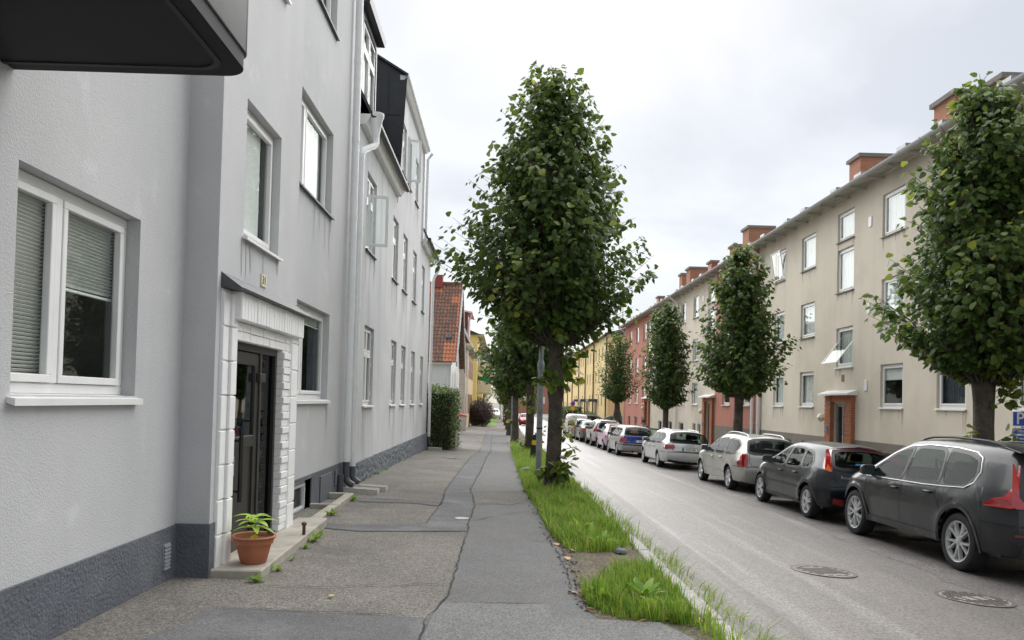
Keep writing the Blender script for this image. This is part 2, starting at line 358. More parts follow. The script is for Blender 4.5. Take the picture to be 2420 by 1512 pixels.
# sidewalk patches (outlines read off the pavement itself)
gp=lambda L_: [G(x,y) for x,y in L_]
crk=[(1165,1022),(1160.9,1046.8),(1159.7,1067),(1148.6,1082.5),(1138.5,1109),(1111.7,1156),(1121.8,1196),(1108.4,1232),(1105,1256),(1090,1300.6),(1077.8,1347),(1061,1397.6),(1048,1423),(1027,1444),(1006,1465),(998,1505)]
CR=gp(crk); base=CR[-1]
CRn=CR+[(base[0]-.06,2.5),(base[0]-.1,-6)]
lane=[(.62,-6)]+[(.62,y) for y in (2,8,14,20,30,40,60,70)]+CRn
EDGE=gp([(1200,1040),(1213,1090),(1238,1160),(1268,1208),(1300,1268),(1325,1300),(1345,1345),(1362,1400),(1385,1440)])
lane=CRn+[(1.0,-6),(1.0,4)]+EDGE[::-1]+[(.5,68)]
patch('asphalt_lane',lane,.004,M_lane,walk,jit=.012,maxe=1.0,seed=2)
band=gp([(1150.8,1017.8),(1140.8,1046.8),(1131.8,1069),(1112.9,1080),(1092.8,1104.8),(1063.8,1142.8),(1050,1163),(1047,1183),(1017,1225),(1006,1239.5),(842,1241.5),(778,1238),(694,1234)])+gp([(766,1249),(842,1256),(960,1256.5),(1103,1256)])+CR[7::-1]
patch('asphalt_trench',band,.006,M_patchd,walk,jit=.012,maxe=.8,seed=3)
patch('asphalt_trench',gp([(838,1178),(900,1178),(980,1184),(1049,1187),(1040,1196),(1020,1195.5),(985,1190),(850,1186)]),.006,M_patchd,walk,jit=.01,seed=4)
patch('asphalt_patch',gp([(1116,1167),(1160,1165),(1233,1162),(1243,1185),(1204,1194),(1160,1191),(1126,1192)]),.008,M_walk,walk,jit=.015,seed=5)
bl=gp([(430,1478),(496,1437),(590,1440),(673,1444),(760,1450),(842,1452),(1002,1461)])
patch('asphalt_patch',bl+[CR[-1],(base[0]-.06,2.5),(base[0]-.1,-6),(-2.3,-6),(-2.3,2),(-2.35,4.4)],.005,M_patchd,walk,jit=.012,seed=6)
br=gp([(1030,1447),(1048,1427),(1180,1428),(1301,1431),(1303,1461),(1440,1468),(1560,1474)])
patch('asphalt_patch',[CR[-1]]+br+[(1.55,5.1),(1.6,2),(1.6,-6),(base[0]-.09,-6),(base[0]-.05,2.5)],.010,M_lanel,walk,jit=.01,seed=7)
ribbon('crack',CR+[(base[0]-.06,2.5)],.014,.013,M_crack,walk,seed=1,jit=.016)
for k,pl in enumerate([[(1150.8,1017.8),(1140.8,1046.8),(1131.8,1069),(1112.9,1080),(1092.8,1104.8),(1063.8,1142.8),(1050,1163),(1047,1183),(1017,1225),(1006,1239.5)],
    [(690,1234),(778,1239),(842,1241),(930,1242),(1006,1239.5)],[(766,1250),(842,1257),(960,1257),(1103,1256)],
    [(610,1389),(690,1388),(790,1390),(870,1384),(930,1388),(985,1382),(1045,1384)],[(770,1459),(780,1464),(790,1470)],
    [(1110,1233),(1150,1225),(1190,1218),(1235,1211),(1270,1210)],[(1055,1167),(1110,1166),(1170,1165),(1235,1162)],[(1126,1192),(1170,1192),(1204,1194),(1240,1190)],
    [(496,1437),(590,1440),(673,1444),(760,1450),(842,1452),(1002,1461)],[(1050,1427),(1180,1428),(1301,1431)],
    [(1240,1279),(1300,1283),(1320,1310),(1338,1345),(1352,1392)],[(838,1178),(980,1184),(1049,1187)],[(850,1187),(985,1191),(1040,1197)],
    [(880,1076),(1000,1084),(1090,1077),(1118,1079)],[(1060,1043),(1100,1044),(1140,1046),(1200,1044)]]):
    ribbon('crack',gp(pl),.011,.0135,M_crack,walk,seed=10+k)
# crumbled asphalt edge along the verge: loose lumps
rnd=random.Random(5); lump=[]
for k in range(4):
    mb=MB(); mb.lathe([(.018,0),(.03,.012),(.024,.026),(.006,.034)],seg=6); me=mb.mesh('asphalt_lump',M_patchd,True); lump.append(me)
EDGE=gp([(1200,1040),(1213,1090),(1238,1160),(1268,1208),(1300,1268),(1325,1300),(1345,1345),(1362,1400),(1385,1440)])
# kerb stones
kerb=struct(link('kerb',bpy.data.meshes.new('kerb')))
def kerbline(x0,x1,y0,y1,ln,seed):
    rnd=random.Random(seed); mb=MB(); mb.box(x0,x1,0,1,-.3,0); me=None
    y=y0
    mesh=MB().box(-(x1-x0)/2,(x1-x0)/2,0,ln-.012,-.28,0).mesh('kerb_stone',M_kerb,bev=.012)
    while y<y1:
        o=link('kerb_stone',mesh,kerb); xm=(x0+x1)/2; z0=gz(xm,y); z1=gz(xm,y+ln)
        o.location=(xm+rnd.uniform(-.008,.008),y,z0+.012+rnd.uniform(-.008,.006)); o.rotation_euler=(math.atan2(z1-z0,ln),rnd.uniform(-.02,.02),rnd.uniform(-.006,.006)); y+=ln
kerbline(KX0,KX1,-4,66,1.0,1)
kerbline(7.72,7.87,2,72,1.0,2)
# manhole covers in the road
def manhole(cx,cy,r,label,pat):
    z=gz(cx,cy); o=empty('manhole_cover',(cx,cy,z+.002),(-math.atan((gz(cx,cy)-gz(cx,cy+1))),math.atan(.0494),.3)); tag(o,label,'manhole cover')
    MB().lathe([(r,-.01),(r,.004),(r*.9,.005),(r*.895,.001),(r*.8,.001)],seg=40).build('frame',M_iron,o,smooth=True)
    MB().lathe([(r*.88,-.01),(r*.88,.003),(r*.5,.003)],seg=40).build('lid',mat('sand_filled_iron',(.235,.215,.19),.8,var=.3,vs=16,bump=.4,bs=60),o)
    st=MB(); n=0
    if pat=='grid':
        k=int(r*.86/.05)
        for i in range(-k,k+1):
            for j in range(-k,k+1):
                x,y=i*.05,j*.05
                if math.hypot(x,y)<r*.83 and not (-1<=j<=1 and abs(i)<5 and (i*7+j*3)%3): st.box(x-.018,x+.018,y-.013,y+.013,.002,.008)
    else:
        for i in range(16):
            a=2*math.pi*i/16; x,y=math.cos(a)*r*.72,math.sin(a)*r*.72; st.box(x-.03,x+.03,y-.012,y+.012,.002,.008)
        for i in range(-5,6):
            st.box(i*.042-.012,i*.042+.012,-r*.42,r*.42,.002,.008)
    so=st.build('stud_pattern',M_iron,o); so['kind']='stuff'
m1=G(1945,1350); m2=G(2303,1415)
manhole(m1[0],m1[1],.375,'round iron manhole cover with parallel bars beside the dark hatchback','bar')
manhole(m2[0],m2[1],.375,'round iron manhole cover with gridded studs beside the dark grey SUV','grid')
for (x,y,r,lab) in ((1092,1227,.10,'small worn pale valve cover set in the dark asphalt trench'),(1062,1082,.22,'small dark valve cover in coarse asphalt near the downpipe splash block')):
    gx,gy=G(x,y); o=MB().lathe([(r,-.01),(r,.014),(r*.8,.016),(r*.78,.012),(.01,.012)],seg=20).build('valve_cover',M_iron if r>.2 else M_conc_l,smooth=True); o.location=(gx,gy,gz(gx,gy)+.003); tag(o,lab,'cover')
# ================================================================== BUILDING HELPERS
def wall_x(mb,s,X,y0,y1,z0,z1,ops,depth=.14,room=.9):
    """wall sheet facing s*X with openings; reveals (mi 0) and the room box behind each opening (mi 1)"""
    ys=sorted({y0,y1,*[v for o in ops for v in o[:2]]}); zs=sorted({z0,z1,*[v for o in ops for v in o[2:4]]})
    for a,b in zip(ys,ys[1:]):
        for c,d in zip(zs,zs[1:]):
            ym,zm=(a+b)/2,(c+d)/2
            if ym<y0 or ym>y1 or zm<z0 or zm>z1: continue
            if any(o[0]<ym<o[1] and o[2]<zm<o[3] for o in ops): continue
            mb.quad((X,a,c),(X,b,c),(X,b,d),(X,a,d))
    for (a,b,c,d) in [o[:4] for o in ops]:
        for dd,mi,st in ((depth,0,0),(room,1,depth)):
            xa,xb=X-s*st,X-s*dd
            mb.quad((xa,a,c),(xa,a,d),(xb,a,d),(xb,a,c),mi=mi); mb.quad((xa,b,c),(xb,b,c),(xb,b,d),(xa,b,d),mi=mi)
            mb.quad((xa,a,c),(xb,a,c),(xb,b,c),(xa,b,c),mi=mi); mb.quad((xa,a,d),(xa,b,d),(xb,b,d),(xb,a,d),mi=mi)
        xb=X-s*room; mb.quad((xb,a,c),(xb,b,c),(xb,b,d),(xb,a,d),mi=1)
RW=random.Random(77)
def drips(par,s,X,y0,y1,z,mt,n=6,ln=.5):
    mb=MB(); xx=X+s*.0025
    for k in range(n):
        y=RW.choice((y0+RW.uniform(-.03,.12),y1-RW.uniform(-.03,.12),RW.uniform(y0,y1))); w=RW.uniform(.012,.05); l=ln*RW.uniform(.3,1.1); xx+=s*.0004
        mb.quad((xx,y-w,z),(xx,y+w,z),(xx,y+w*.7,z-l*.5),(xx,y+w*.15,z-l),(xx,y-w*.1,z-l*.96),(xx,y-w*.6,z-l*.45))
    o=mb.build('drip_stain',mt,par); o['kind']='stuff'
def window(par,s,X,y0,y1,z0,z1,splits=(),transom=None,rec=.09,fw=.055,sill=None,fill=None,fmat=None,sillm=None,closed=None,far=False):
    """white window set in an opening: frame with its panes, sill and blind or curtain"""
    fmat=fmat or M_white; X0=X-s*rec
    def bx(mb,o0,o1,a,b,c,d): mb.box(X0+s*o0,X0+s*o1,a,b,c,d)
    mb=MB(); g=.003
    bx(mb,-.06,0,y0+g,y1-g,z0+g,z0+fw); bx(mb,-.06,0,y0+g,y1-g,z1-fw,z1-g)
    bx(mb,-.06,0,y0+g,y0+fw,z0+fw,z1-fw); bx(mb,-.06,0,y1-fw,y1-g,z0+fw,z1-fw)
    cuts=[y0+fw]+[y for y in splits]+[y1-fw]
    for y in splits: bx(mb,-.06,.012,y-fw*.5,y+fw*.5,z0+fw,z1-fw)
    lights=[(a+(fw*.5 if i else 0),b-(fw*.5 if i<len(cuts)-2 else 0)) for i,(a,b) in enumerate(zip(cuts,cuts[1:]))]
    rows=[(z0+fw,z1-fw)]
    if transom:
        bx(mb,-.06,.016,y0+fw,y1-fw,transom-fw*.5,transom+fw*.5); rows=[(z0+fw,transom-fw*.5),(transom+fw*.5,z1-fw)]
    w=mb.build('window',fmat,par,bev=0 if far else .006)
    for (a,b) in lights:
        for (c,d) in rows:
            sw=fw*.75
            if not far:
                sb=MB()
                bx(sb,-.03,.018,a+g,b-g,c+g,c+sw); bx(sb,-.03,.018,a+g,b-g,d-sw,d-g); bx(sb,-.03,.018,a+g,a+sw,c+sw,d-sw); bx(sb,-.03,.018,b-sw,b-g,c+sw,d-sw)
                sb.build('sash',fmat,w,bev=.004)
            else: sw=.01
            MB().box(X0-s*.022,X0-s*.016,a+sw*.6,b-sw*.6,c+sw*.6,d-sw*.6).build('pane',M_glass,w)
    if sill:
        sm=sillm or M_white; so,sh=sill
        sb=MB(); xa=X-s*rec+s*.005; xb=X+s*so; y_a,y_b=y0-.03,y1+.03
        sb.hexa([(xa,y_a,z0-.012),(xb,y_a,z0-.012-sh),(xb,y_b,z0-.012-sh),(xa,y_b,z0-.012)],[(xa,y_a,z0+.004),(xb,y_a,z0-.006-sh*.3),(xb,y_b,z0-.006-sh*.3),(xa,y_b,z0+.004)])
        sb.build('sill',sm,w)
    if fill:
        for (k,a,b,c,d) in fill:
            if k=='blind':
                sl=MB(); z=d; xx=X0-s*.07
                while z>c: sl.hexa([(xx-.012,a,z-.008),(xx+.012,a,z+.006),(xx+.012,b,z+.006),(xx-.012,b,z-.008)],[(xx-.012,a,z-.006),(xx+.012,a,z+.008),(xx+.012,b,z+.008),(xx-.012,b,z-.006)]); z-=.024
                sl.box(xx-.015,xx+.015,a,b,c-.02,c-.004); o=sl.build('blind',M_blind,w); o['kind']='stuff'
            elif k=='roller':
                MB().box(X0-s*.06,X0-s*.055,a,b,c,d).build('roller_blind',M_curtain,w)
            else:
                cm=M_dcurtain if k=='dark' else M_curtain
                sl=MB(); n=max(4,int((b-a)/.035)); xx=X0-s*.11
                for i in range(n+1):
                    y=a+(b-a)*i/n; x=xx+.022*math.sin(i*1.9+a)+.01*math.sin(i*.7); sl.v+=[(x,y,c),(x,y,d)]
                for i in range(n): sl.f.append((2*i,2*i+2,2*i+3,2*i+1)); sl.m.append(0)
                sl.build('curtain',cm,w,smooth='all')
    return w
def casement(par,hinge,dirv,w,h,fmat,tilt=None):
    """an open sash: frame of bars plus pane; hinge = lower corner, dirv = horizontal unit vector along the sash"""
    o=empty_part('open_casement',par); d=Vector(dirv).normalized(); n=Vector((-d.y,d.x,0)); upv=Vector(tilt) if tilt else Vector((0,0,1))
    def bar(mb,a0,a1,b0,b1,t):
        P=[hinge+d*a+upv*b+n*c for b in (b0,b1) for (a,c) in ((a0,-t),(a1,-t),(a1,t),(a0,t))]; mb.hexa(P[:4],P[4:])
    mb=MB(); f=.05
    bar(mb,0,w,0,f,.018); bar(mb,0,w,h-f,h,.018); bar(mb,0,f,f,h-f,.018); bar(mb,w-f,w,f,h-f,.018)
    me=mb.mesh('open_casement',fmat); o.data=me
    pb=MB(); bar(pb,f*.8,w-f*.8,f*.8,h-f*.8,.003); pb.build('pane',M_glass,o)
    return o
def empty_part(name,par): return link(name,bpy.data.meshes.new(name),par)
def prism(name,poly,axis,a,b,mt,par,bev=0,smooth=False):
    """poly in the plane across axis, extruded a..b along it"""
    mk={'x':lambda p,t:(t,p[0],p[1]),'y':lambda p,t:(p[0],t,p[1]),'z':lambda p,t:(p[0],p[1],t)}[axis]
    return MB().hexa([mk(p,a) for p in poly],[mk(p,b) for p in poly]).build(name,mt,par,bev=bev,smooth=smooth)
def downpipe(par,x,y,z0,z1,r,zd,name='downpipe',toe=(.16,0),top=None,splash=True):
    p=MB().tube([(x,y,zd),(x,y,z1)],r,14).build(name,M_pipe_w,par,smooth=True)
    for z in np.arange(zd+.05,z1,1.35): MB().tube([(x,y,z),(x,y,z+.09)],r+.006,14).build('collar',M_pipe_w,p,smooth=True)
    path=[(x,y,zd-.0),(x,y,z0+.26)]
    for k in range(1,7):
        a=k/6*R(62); path.append((x+toe[0]*(1-math.cos(a))*1.6,y+toe[1]*(1-math.cos(a))*1.6,z0+.26-.17*math.sin(a)))
    path[0]=(x,y,zd+.02)
    MB().tube(path,r-.004,14,cap=True).build('pipe_shoe',M_pipe_d,p,smooth=True)
    return p
# ================================================================== LEFT: grey apartment house with the porch
XL=-2.70; XB=-2.42
gb=empty('apartment_building',(XL,6.5,gz(XL,6.5))); gb_off=Vector(gb.location)
tag(gb,'smooth grey rendered apartment house with white brick porch number 31 and black balcony','building')
class Par:  # parts are modelled in world coordinates; the parent's location is taken off afterwards
    roots=[]
Par.roots.append(gb)
opsA=[(4.26,5.70,1.42,2.72),(10.05,11.95,1.41,2.72),(9.87,11.85,4.22,5.50),(9.87,11.85,7.02,8.30),(10.1,11.06,-.20,.29),(4.3,5.7,4.2,5.5)]
mb=MB(); wall_x(mb,1,XL,-6,13.9,-.5,9.9,opsA,depth=.15); mb.quad((XL,-6,-.5),(XL,-6,9.9),(-12,-6,9.9),(-12,-6,-.5)); mb.quad((XL,13.9,5),(XL,13.9,9.9),(-12,13.9,9.9),(-12,13.9,5))
mb.build('wall',[M_stucco,M_room],gb)
opsB=[(7.10,8.20,2.92,4.20),(7.10,8.20,5.7,7.0)]; DY0,DY1,DZ=6.95,8.41,1.94
mb=MB(); wall_x(mb,1,XB,6.5,8.95,-.4,9.9,opsB,depth=.12)
# cut the doorway by rebuilding: door opening handled as a plain hole
mb=MB(); wall_x(mb,1,XB,6.5,8.95,-.4,9.9,opsB+[(DY0-.03,DY1+.03,-.4,DZ+.03)],depth=.12,room=.75)
mb.quad((XB,6.5,-.4),(XB,6.5,9.9),(XL-.01,6.5,9.9),(XL-.01,6.5,-.4)); mb.quad((XB,8.95,-.4),(XB,8.95,9.9),(XL-.01,8.95,9.9),(XL-.01,8.95,-.4))
mb.build('porch_bay',[M_stucco,M_room],gb)
MB().box(-12,XL+.35,-6.3,13.88,9.9,10.05).build('roof',M_black,gb)
# plinth
def plinth(y0,y1,X,zt,mt,par,proud=.018,name='plinth',ops=()):
    mb=MB(); wall_x(mb,1,X+proud,y0,y1,gz(X,y1)-.35,zt,list(ops),depth=proud+.12,room=proud+.13)
    mb.quad((X+proud,y0,zt),(X+proud,y1,zt),(X-.01,y1,zt+.004),(X-.01,y0,zt+.004)); 
    mb.quad((X+proud,y1,gz(X,y1)-.3),(X+proud,y1,zt),(X-.02,y1,zt),(X-.02,y1,gz(X,y1)-.3)); mb.quad((X+proud,y0,gz(X,y0)-.3),(X+proud,y0,zt),(X-.02,y0,zt),(X-.02,y0,gz(X,y0)-.3))
    return mb.build(name,[mt,M_room],par)
plinth(-6,6.497,XL,.35,M_plinth,gb)
MB().box(XL,XB+.012,6.482,6.60,-.5,.36).build('plinth',M_plinth,gb)
plinth(8.95,13.9,XL,.34,M_plinth,gb,ops=[(10.1,11.06,-.20,.29)])
# windows
window(gb,1,XL,4.26,5.70,1.42,2.72,splits=(4.82,),rec=.10,fw=.07,sill=(.05,.05),fill=[('blind',4.34,4.78,1.50,2.62),('blind',4.87,5.62,2.12,2.62),('dark',4.88,5.05,1.5,2.1)])
window(gb,1,XL,10.05,11.95,1.41,2.72,splits=(10.62,),rec=.10,fw=.07,sill=(.05,.05),fill=[('blind',10.13,11.88,2.50,2.64),('dark',11.55,11.86,1.45,2.5),('dark',10.13,10.4,1.45,2.5)])
window(gb,1,XL,9.87,11.85,4.22,5.50,splits=(10.5,),rec=.10,fw=.07,sill=(.05,.03),sillm=M_flash,fill=[('white',9.95,11.8,4.25,5.45)])
window(gb,1,XL,9.87,11.85,7.02,8.30,splits=(10.5,),rec=.10,fw=.07,sill=(.05,.03),sillm=M_flash,fill=[('white',9.95,11.8,7.05,8.25)])
window(gb,1,XL,4.3,5.7,4.2,5.5,splits=(4.85,),rec=.10,fw=.07,sill=(.05,.03),sillm=M_flash,fill=[('white',4.35,5.6,4.2,5.45)])
drips(gb,1,XB,7.1,8.2,2.88,M_stain_g,5,.35); drips(gb,1,XL,9.87,11.85,4.18,M_stain_g,7,.6); drips(gb,1,XL,10.05,11.95,1.36,M_stain_g,6,.5)
window(gb,1,XB,7.10,8.20,2.92,4.20,rec=.09,fw=.065,sill=(.05,.03),sillm=M_white,fill=[('roller',7.15,7.95,2.95,4.15)])
window(gb,1,XB,7.10,8.20,5.7,7.0,rec=.09,fw=.065,sill=(.05,.03),sillm=M_white,fill=[('roller',7.15,7.95,5.75,6.95)])
window(gb,1,XL,10.1,11.06,-.20,.29,rec=.075,fw=.06)
# hatch, vents, cable pipe on the plinth
MB().box(XL+.018,XL+.034,11.55,12.33,-.27,.26).build('plinth_hatch',mat('painted_hatch',(.13,.14,.16),.6,var=.1,vs=5),gb,bev=.004)
def vent(y,z,w,h,mt,X=XL):
    o=MB().box(X+.016,X+.026,y,y+w,z,z+h).build('vent_grille',mt,gb)
    n=int(h/.03)
    for i in range(n): MB().hexa([(X+.026,y+.01,z+.012+i*.03),(X+.04,y+.01,z+.006+i*.03),(X+.04,y+w-.01,z+.006+i*.03),(X+.026,y+w-.01,z+.012+i*.03)],[(X+.026,y+.01,z+.03+i*.03),(X+.03,y+.01,z+.026+i*.03),(X+.03,y+w-.01,z+.026+i*.03),(X+.026,y+w-.01,z+.03+i*.03)]).build('slat',mt,o)
vent(6.22,.02,.13,.21,mat('painted_vent',(.25,.265,.285),.6,var=.1)); vent(12.55,.02,.14,.24,M_plinth); 
MB().tube([(XL+.06,12.82,-.25),(XL+.06,12.82,.10),(XL+.06,12.82,.16)],[.055,.055,.06],12).build('cable_pipe',M_pipe_d,gb,smooth=True)
# porch surround of painted bricks
ds=prism('door_surround',[(XB-.02,2.36),(XB+.005,2.36),(XB+.005,1.94),(XB-.02,1.94)],'y',6.62,8.93,M_wbrick,gb)
rb=random.Random(3)
MB().box(XB-.09,XB+.018,8.425,8.655,-.05,2.36).build('backing',M_wbrick,ds); MB().box(XB-.09,XB+.012,6.60,6.925,-.05,2.36).build('backing',M_wbrick,ds); MB().box(XB-.01,XB+.04,8.66,8.925,-.05,2.36).build('backing',M_wbrick,ds)
BM={}
def brick(x0,x1,y0,y1,z0,z1,par,mt=M_wbrick,bev=.004,j=.004,name='brick'):
    k=(round(x1-x0,3),round(y1-y0,3),round(z1-z0,3),mt.name)
    if k not in BM: BM[k]=MB().box(-k[0]/2,k[0]/2,-k[1]/2,k[1]/2,-k[2]/2,k[2]/2).mesh('brick',mt,bev=bev)
    o=link(name,BM[k],par); o.location=((x0+x1)/2+rb.uniform(-j,j),(y0+y1)/2+rb.uniform(-j,j)*.5,(z0+z1)/2+rb.uniform(-j,j)*.5); return o
bh=.0815; zb=-.03
for i in range(24):
    z=zb+i*bh
    if z+bh>DZ+.03: break
    brick(XB-.10,XB+.035+(.012 if i%2 else 0),8.412,8.66,z+.006,z+bh-.006,ds)          # right jamb
    brick(XB-.10,XB+.02,DY0-.08+(.012 if i%2 else 0),DY0+.004+(.022 if i%2 else 0),z+.006,z+bh-.006,ds)
for i in range(8):
    z=zb+i*.30-.03
    for (a,b,p) in ((6.60,6.735,.03),(6.745,6.885,.055),(8.67,8.93,.055)):
        brick(XB-.01,XB+p,a,b,z+.007,min(z+.293,2.36),ds,bev=.005,j=.0012)
for r_ in range(2):
    for i in range(9):
        y=6.90+i*.2; brick(XB-.2,XB+.03,y+.004,min(y+.196,8.66),DZ+.004+r_*.085,DZ+.081+r_*.085,ds)
for i in range(24):
    y=6.80+i*.0895; brick(XB-.01,XB+.11,y+.003,y+.0865,2.115,2.365,ds,bev=.008)
MB().hexa([(XB,6.58,2.365),(XB+.17,6.60,2.36),(XB+.17,9.02,2.36),(XB,8.96,2.365)],[(XB,6.58,2.50),(XB+.175,6.58,2.372),(XB+.175,9.03,2.372),(XB,8.96,2.50)]).build('flashing',M_flash,ds)
# entrance door
XD=XB-.065
door=MB(); 
for a,b,c,d in ((DY0,DY1,DZ-.07,DZ),(DY0,DY0+.07,-.06,DZ-.07),(DY1-.06,DY1,-.06,DZ-.07),(7.84,7.90,-.06,DZ-.07)): door.box(XD-.05,XD+.03,a,b,c,d)
door=door.build('door',M_door,gb,bev=.005)
lf=MB()
for a,b,c,d in ((7.025,7.835,1.74,1.86),(7.025,7.835,.94,1.05),(7.025,7.835,-.05,.10),(7.025,7.13,1.05,1.74),(7.73,7.835,1.05,1.74),(7.025,7.13,.10,.94),(7.73,7.835,.10,.94)): lf.box(XD-.03,XD+.015,a,b,c,d)
lf.build('door_leaf',M_door,door,bev=.004)
MB().box(XD-.02,XD-.005,7.13,7.73,.10,.94).build('lower_panel',M_door,door)
MB().box(XD-.012,XD-.006,7.13,7.73,1.05,1.74).build('door_pane',glass_mat('door_glass',(.25,.27,.27),1.6,.30),door)
MB().box(XD-.012,XD-.006,7.90,8.35,-.05,DZ-.07).build('sidelight_pane',glass_mat('sidelight_glass',(.2,.22,.22),1.5,.06),door)
MB().box(XD-.3,XD-.29,DY0,DY1,-.3,DZ).build('hall_backing',M_room,door)
MB().tube([(XD+.075,7.20,.45),(XD+.075,7.20,1.12)],.02,10).build('pull_handle',mat('black_handle',(.008,.008,.009),.35,var=0),door,smooth=True)
for z in (.55,1.02): MB().box(XD+.015,XD+.07,7.19,7.21,z-.01,z+.01).build('handle_bracket',M_door,door)
MB().box(XD+.015,XD+.04,7.05,7.14,.70,.88).build('lock_plate',M_galv,door,bev=.005)
MB().box(XD+.015,XD+.05,7.035,7.09,1.12,1.36).build('keypad',M_door,door,bev=.006)
for z in (.10,1.58): MB().box(XD+.015,XD+.055,7.77,7.95,z,z+.09).build('hinge',M_door,door,bev=.005)
# house number
hn=MB().box(XB+.0,XB+.012,7.64,7.80,2.53,2.66).build('number_plate',mat('cream_enamel',(.66,.62,.42),.35,var=.03),gb,bev=.004)
hn['label']='cream enamel house number plate reading 31'
t=link('lettering',text_mesh('31',.115,mat('black_enamel',(.01,.01,.01),.4,var=0),.001),hn); t.location=(XB+.0135,7.72,2.595); t.rotation_euler=(R(90),0,R(90))
# balcony (black soffit, grey sheet front with rounded corner)
BY1=4.19; BX=-1.42; BZ=3.19
def rounded(off):
    r=.13; o=[(XL,-2.5),(BX-off,-2.5)]
    for k in range(9):
        a=k/8*math.pi/2; o.append((BX-off-r+r*math.cos(a),BY1-off-r+r*math.sin(a)))
    o.append((XL,BY1-off)); return o
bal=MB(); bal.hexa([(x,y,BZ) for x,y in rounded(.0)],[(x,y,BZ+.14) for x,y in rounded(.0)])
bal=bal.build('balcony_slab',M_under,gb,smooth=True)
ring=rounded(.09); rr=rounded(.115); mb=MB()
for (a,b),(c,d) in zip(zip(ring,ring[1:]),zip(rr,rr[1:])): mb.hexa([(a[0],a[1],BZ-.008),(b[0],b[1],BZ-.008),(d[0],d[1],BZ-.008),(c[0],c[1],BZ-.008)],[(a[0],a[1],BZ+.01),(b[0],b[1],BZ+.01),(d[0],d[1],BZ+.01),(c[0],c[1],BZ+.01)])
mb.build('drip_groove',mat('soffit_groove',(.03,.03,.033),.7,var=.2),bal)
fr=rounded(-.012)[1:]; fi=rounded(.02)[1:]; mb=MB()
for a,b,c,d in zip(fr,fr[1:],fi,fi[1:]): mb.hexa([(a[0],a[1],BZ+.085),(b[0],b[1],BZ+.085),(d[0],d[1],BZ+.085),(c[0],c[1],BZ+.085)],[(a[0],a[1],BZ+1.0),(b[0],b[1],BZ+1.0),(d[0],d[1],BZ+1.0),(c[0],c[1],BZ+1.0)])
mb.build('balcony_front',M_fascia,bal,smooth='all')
downpipe(gb,XL+.10,13.08,-.15,9.6,.062,.36)
# ================================================================== LEFT: older grey house with mansard
ob=empty('mansard_building',(XL,20.9,gz(XL,20.9))); Par.roots.append(ob)
tag(ob,'older grey rendered house with rough dark plinth, black mansard roof and small casement windows','building')
cols=[(14.85,15.95),(18.40,19.35),(20.30,21.25),(22.55,23.5),(25.08,25.95)]
cols1=[(15.0,16.1),(18.6,19.55),(20.45,21.4),(22.75,23.7),(25.28,26.2)]
ops=[(a,b,4.35,5.86) for a,b in cols]+[(a,b,1.30,2.88) for a,b in cols1]+[(19.62,20.4,7.30,8.6),(20.75,21.6,7.30,8.6),(22.6,23.4,7.3,8.6)]
mb=MB(); wall_x(mb,1,XL,13.9,27.9,-.9,6.55,[o for o in ops if o[3]<6.6],depth=.12); wall_x(mb,1,XL,19.0,24.7,6.55,9.42,[o for o in ops if o[3]>6.6],depth=.12)
mb.quad((XL,27.9,-.9),(XL,27.9,6.55),(-11,27.9,6.55),(-11,27.9,-.9)); mb.quad((XL-.6,27.9,6.55),(-3.7,27.9,9.0),(-8,27.9,9.0),(-10,27.9,6.55))
mb.build('wall',[M_stucco2,M_room],ob)
mb=MB()
# rough cast plinth with real lumps
rnd=random.Random(8); ny,nz=170,10; y0,y1,zt=13.92,27.94,.23
P=[]
for i in range(ny+1):
    for j in range(nz+1):
        y=y0+(y1-y0)*i/ny; zb_=gz(XL,y)-.1; z=zb_+(zt-zb_)*j/nz
        P.append((XL+.035+rnd.uniform(-.014,.016)*(1 if 0<j<nz else .3),y+rnd.uniform(-.015,.015),z+rnd.uniform(-.012,.012)))
mb.v=P
for i in range(ny):
    for j in range(nz): a=i*(nz+1)+j; mb.f.append((a,a+nz+1,a+nz+2,a+1)); mb.m.append(0)
for i in range(ny): a=P[i*(nz+1)+nz]; b=P[(i+1)*(nz+1)+nz]; mb.quad(a,b,(XL-.02,b[1],zt+.01),(XL-.02,a[1],zt+.01))
mb.quad((XL+.04,y1,-1),(XL+.04,y1,zt),(-6,y1+.02,zt),(-6,y1+.02,-1))
mb.build('plinth',M_rough,ob)
def old_window(a,b,c,d,**k):
    w=window(ob,1,XL,a,b,c,d,splits=((a+b)/2,),transom=c+(d-c)*.66,rec=.07,fw=.06,sill=(.05,.03),sillm=(M_white if c<2 else M_flash),**k)
    drips(ob,1,XL,a,b,c-.04,M_stain_g,5,.9)
    for z in (c+.2,c+(d-c)*.5,d-.2): MB().box(XL-.066,XL-.045,b-.03,b-.005,z,z+.09).build('hinge',M_white,w)
    return w
for i,(a,b) in enumerate(cols): old_window(a,b,4.35,5.86,fill=[('white',a+.05,b-.05,4.4,5.8)] if i!=1 else [('white',a+.05,a+.4,4.4,5.8)])
for i,(a,b) in enumerate(cols1): old_window(a,b,1.30,2.88,fill=[('white',a+.05,a+.3,1.35,2.8)])
for (a,b) in ((19.62,20.4),(20.75,21.6),(22.6,23.4)): old_window(a,b,7.30,8.6,fill=[('white',a+.05,b-.05,7.3,8.5)])
casement(ob,Vector((XL,14.98,4.42)),(.98,.35,0),.40,1.0,M_white)
casement(ob,Vector((XL,20.8,7.36)),(.93,.36,0),.36,1.15,M_white)
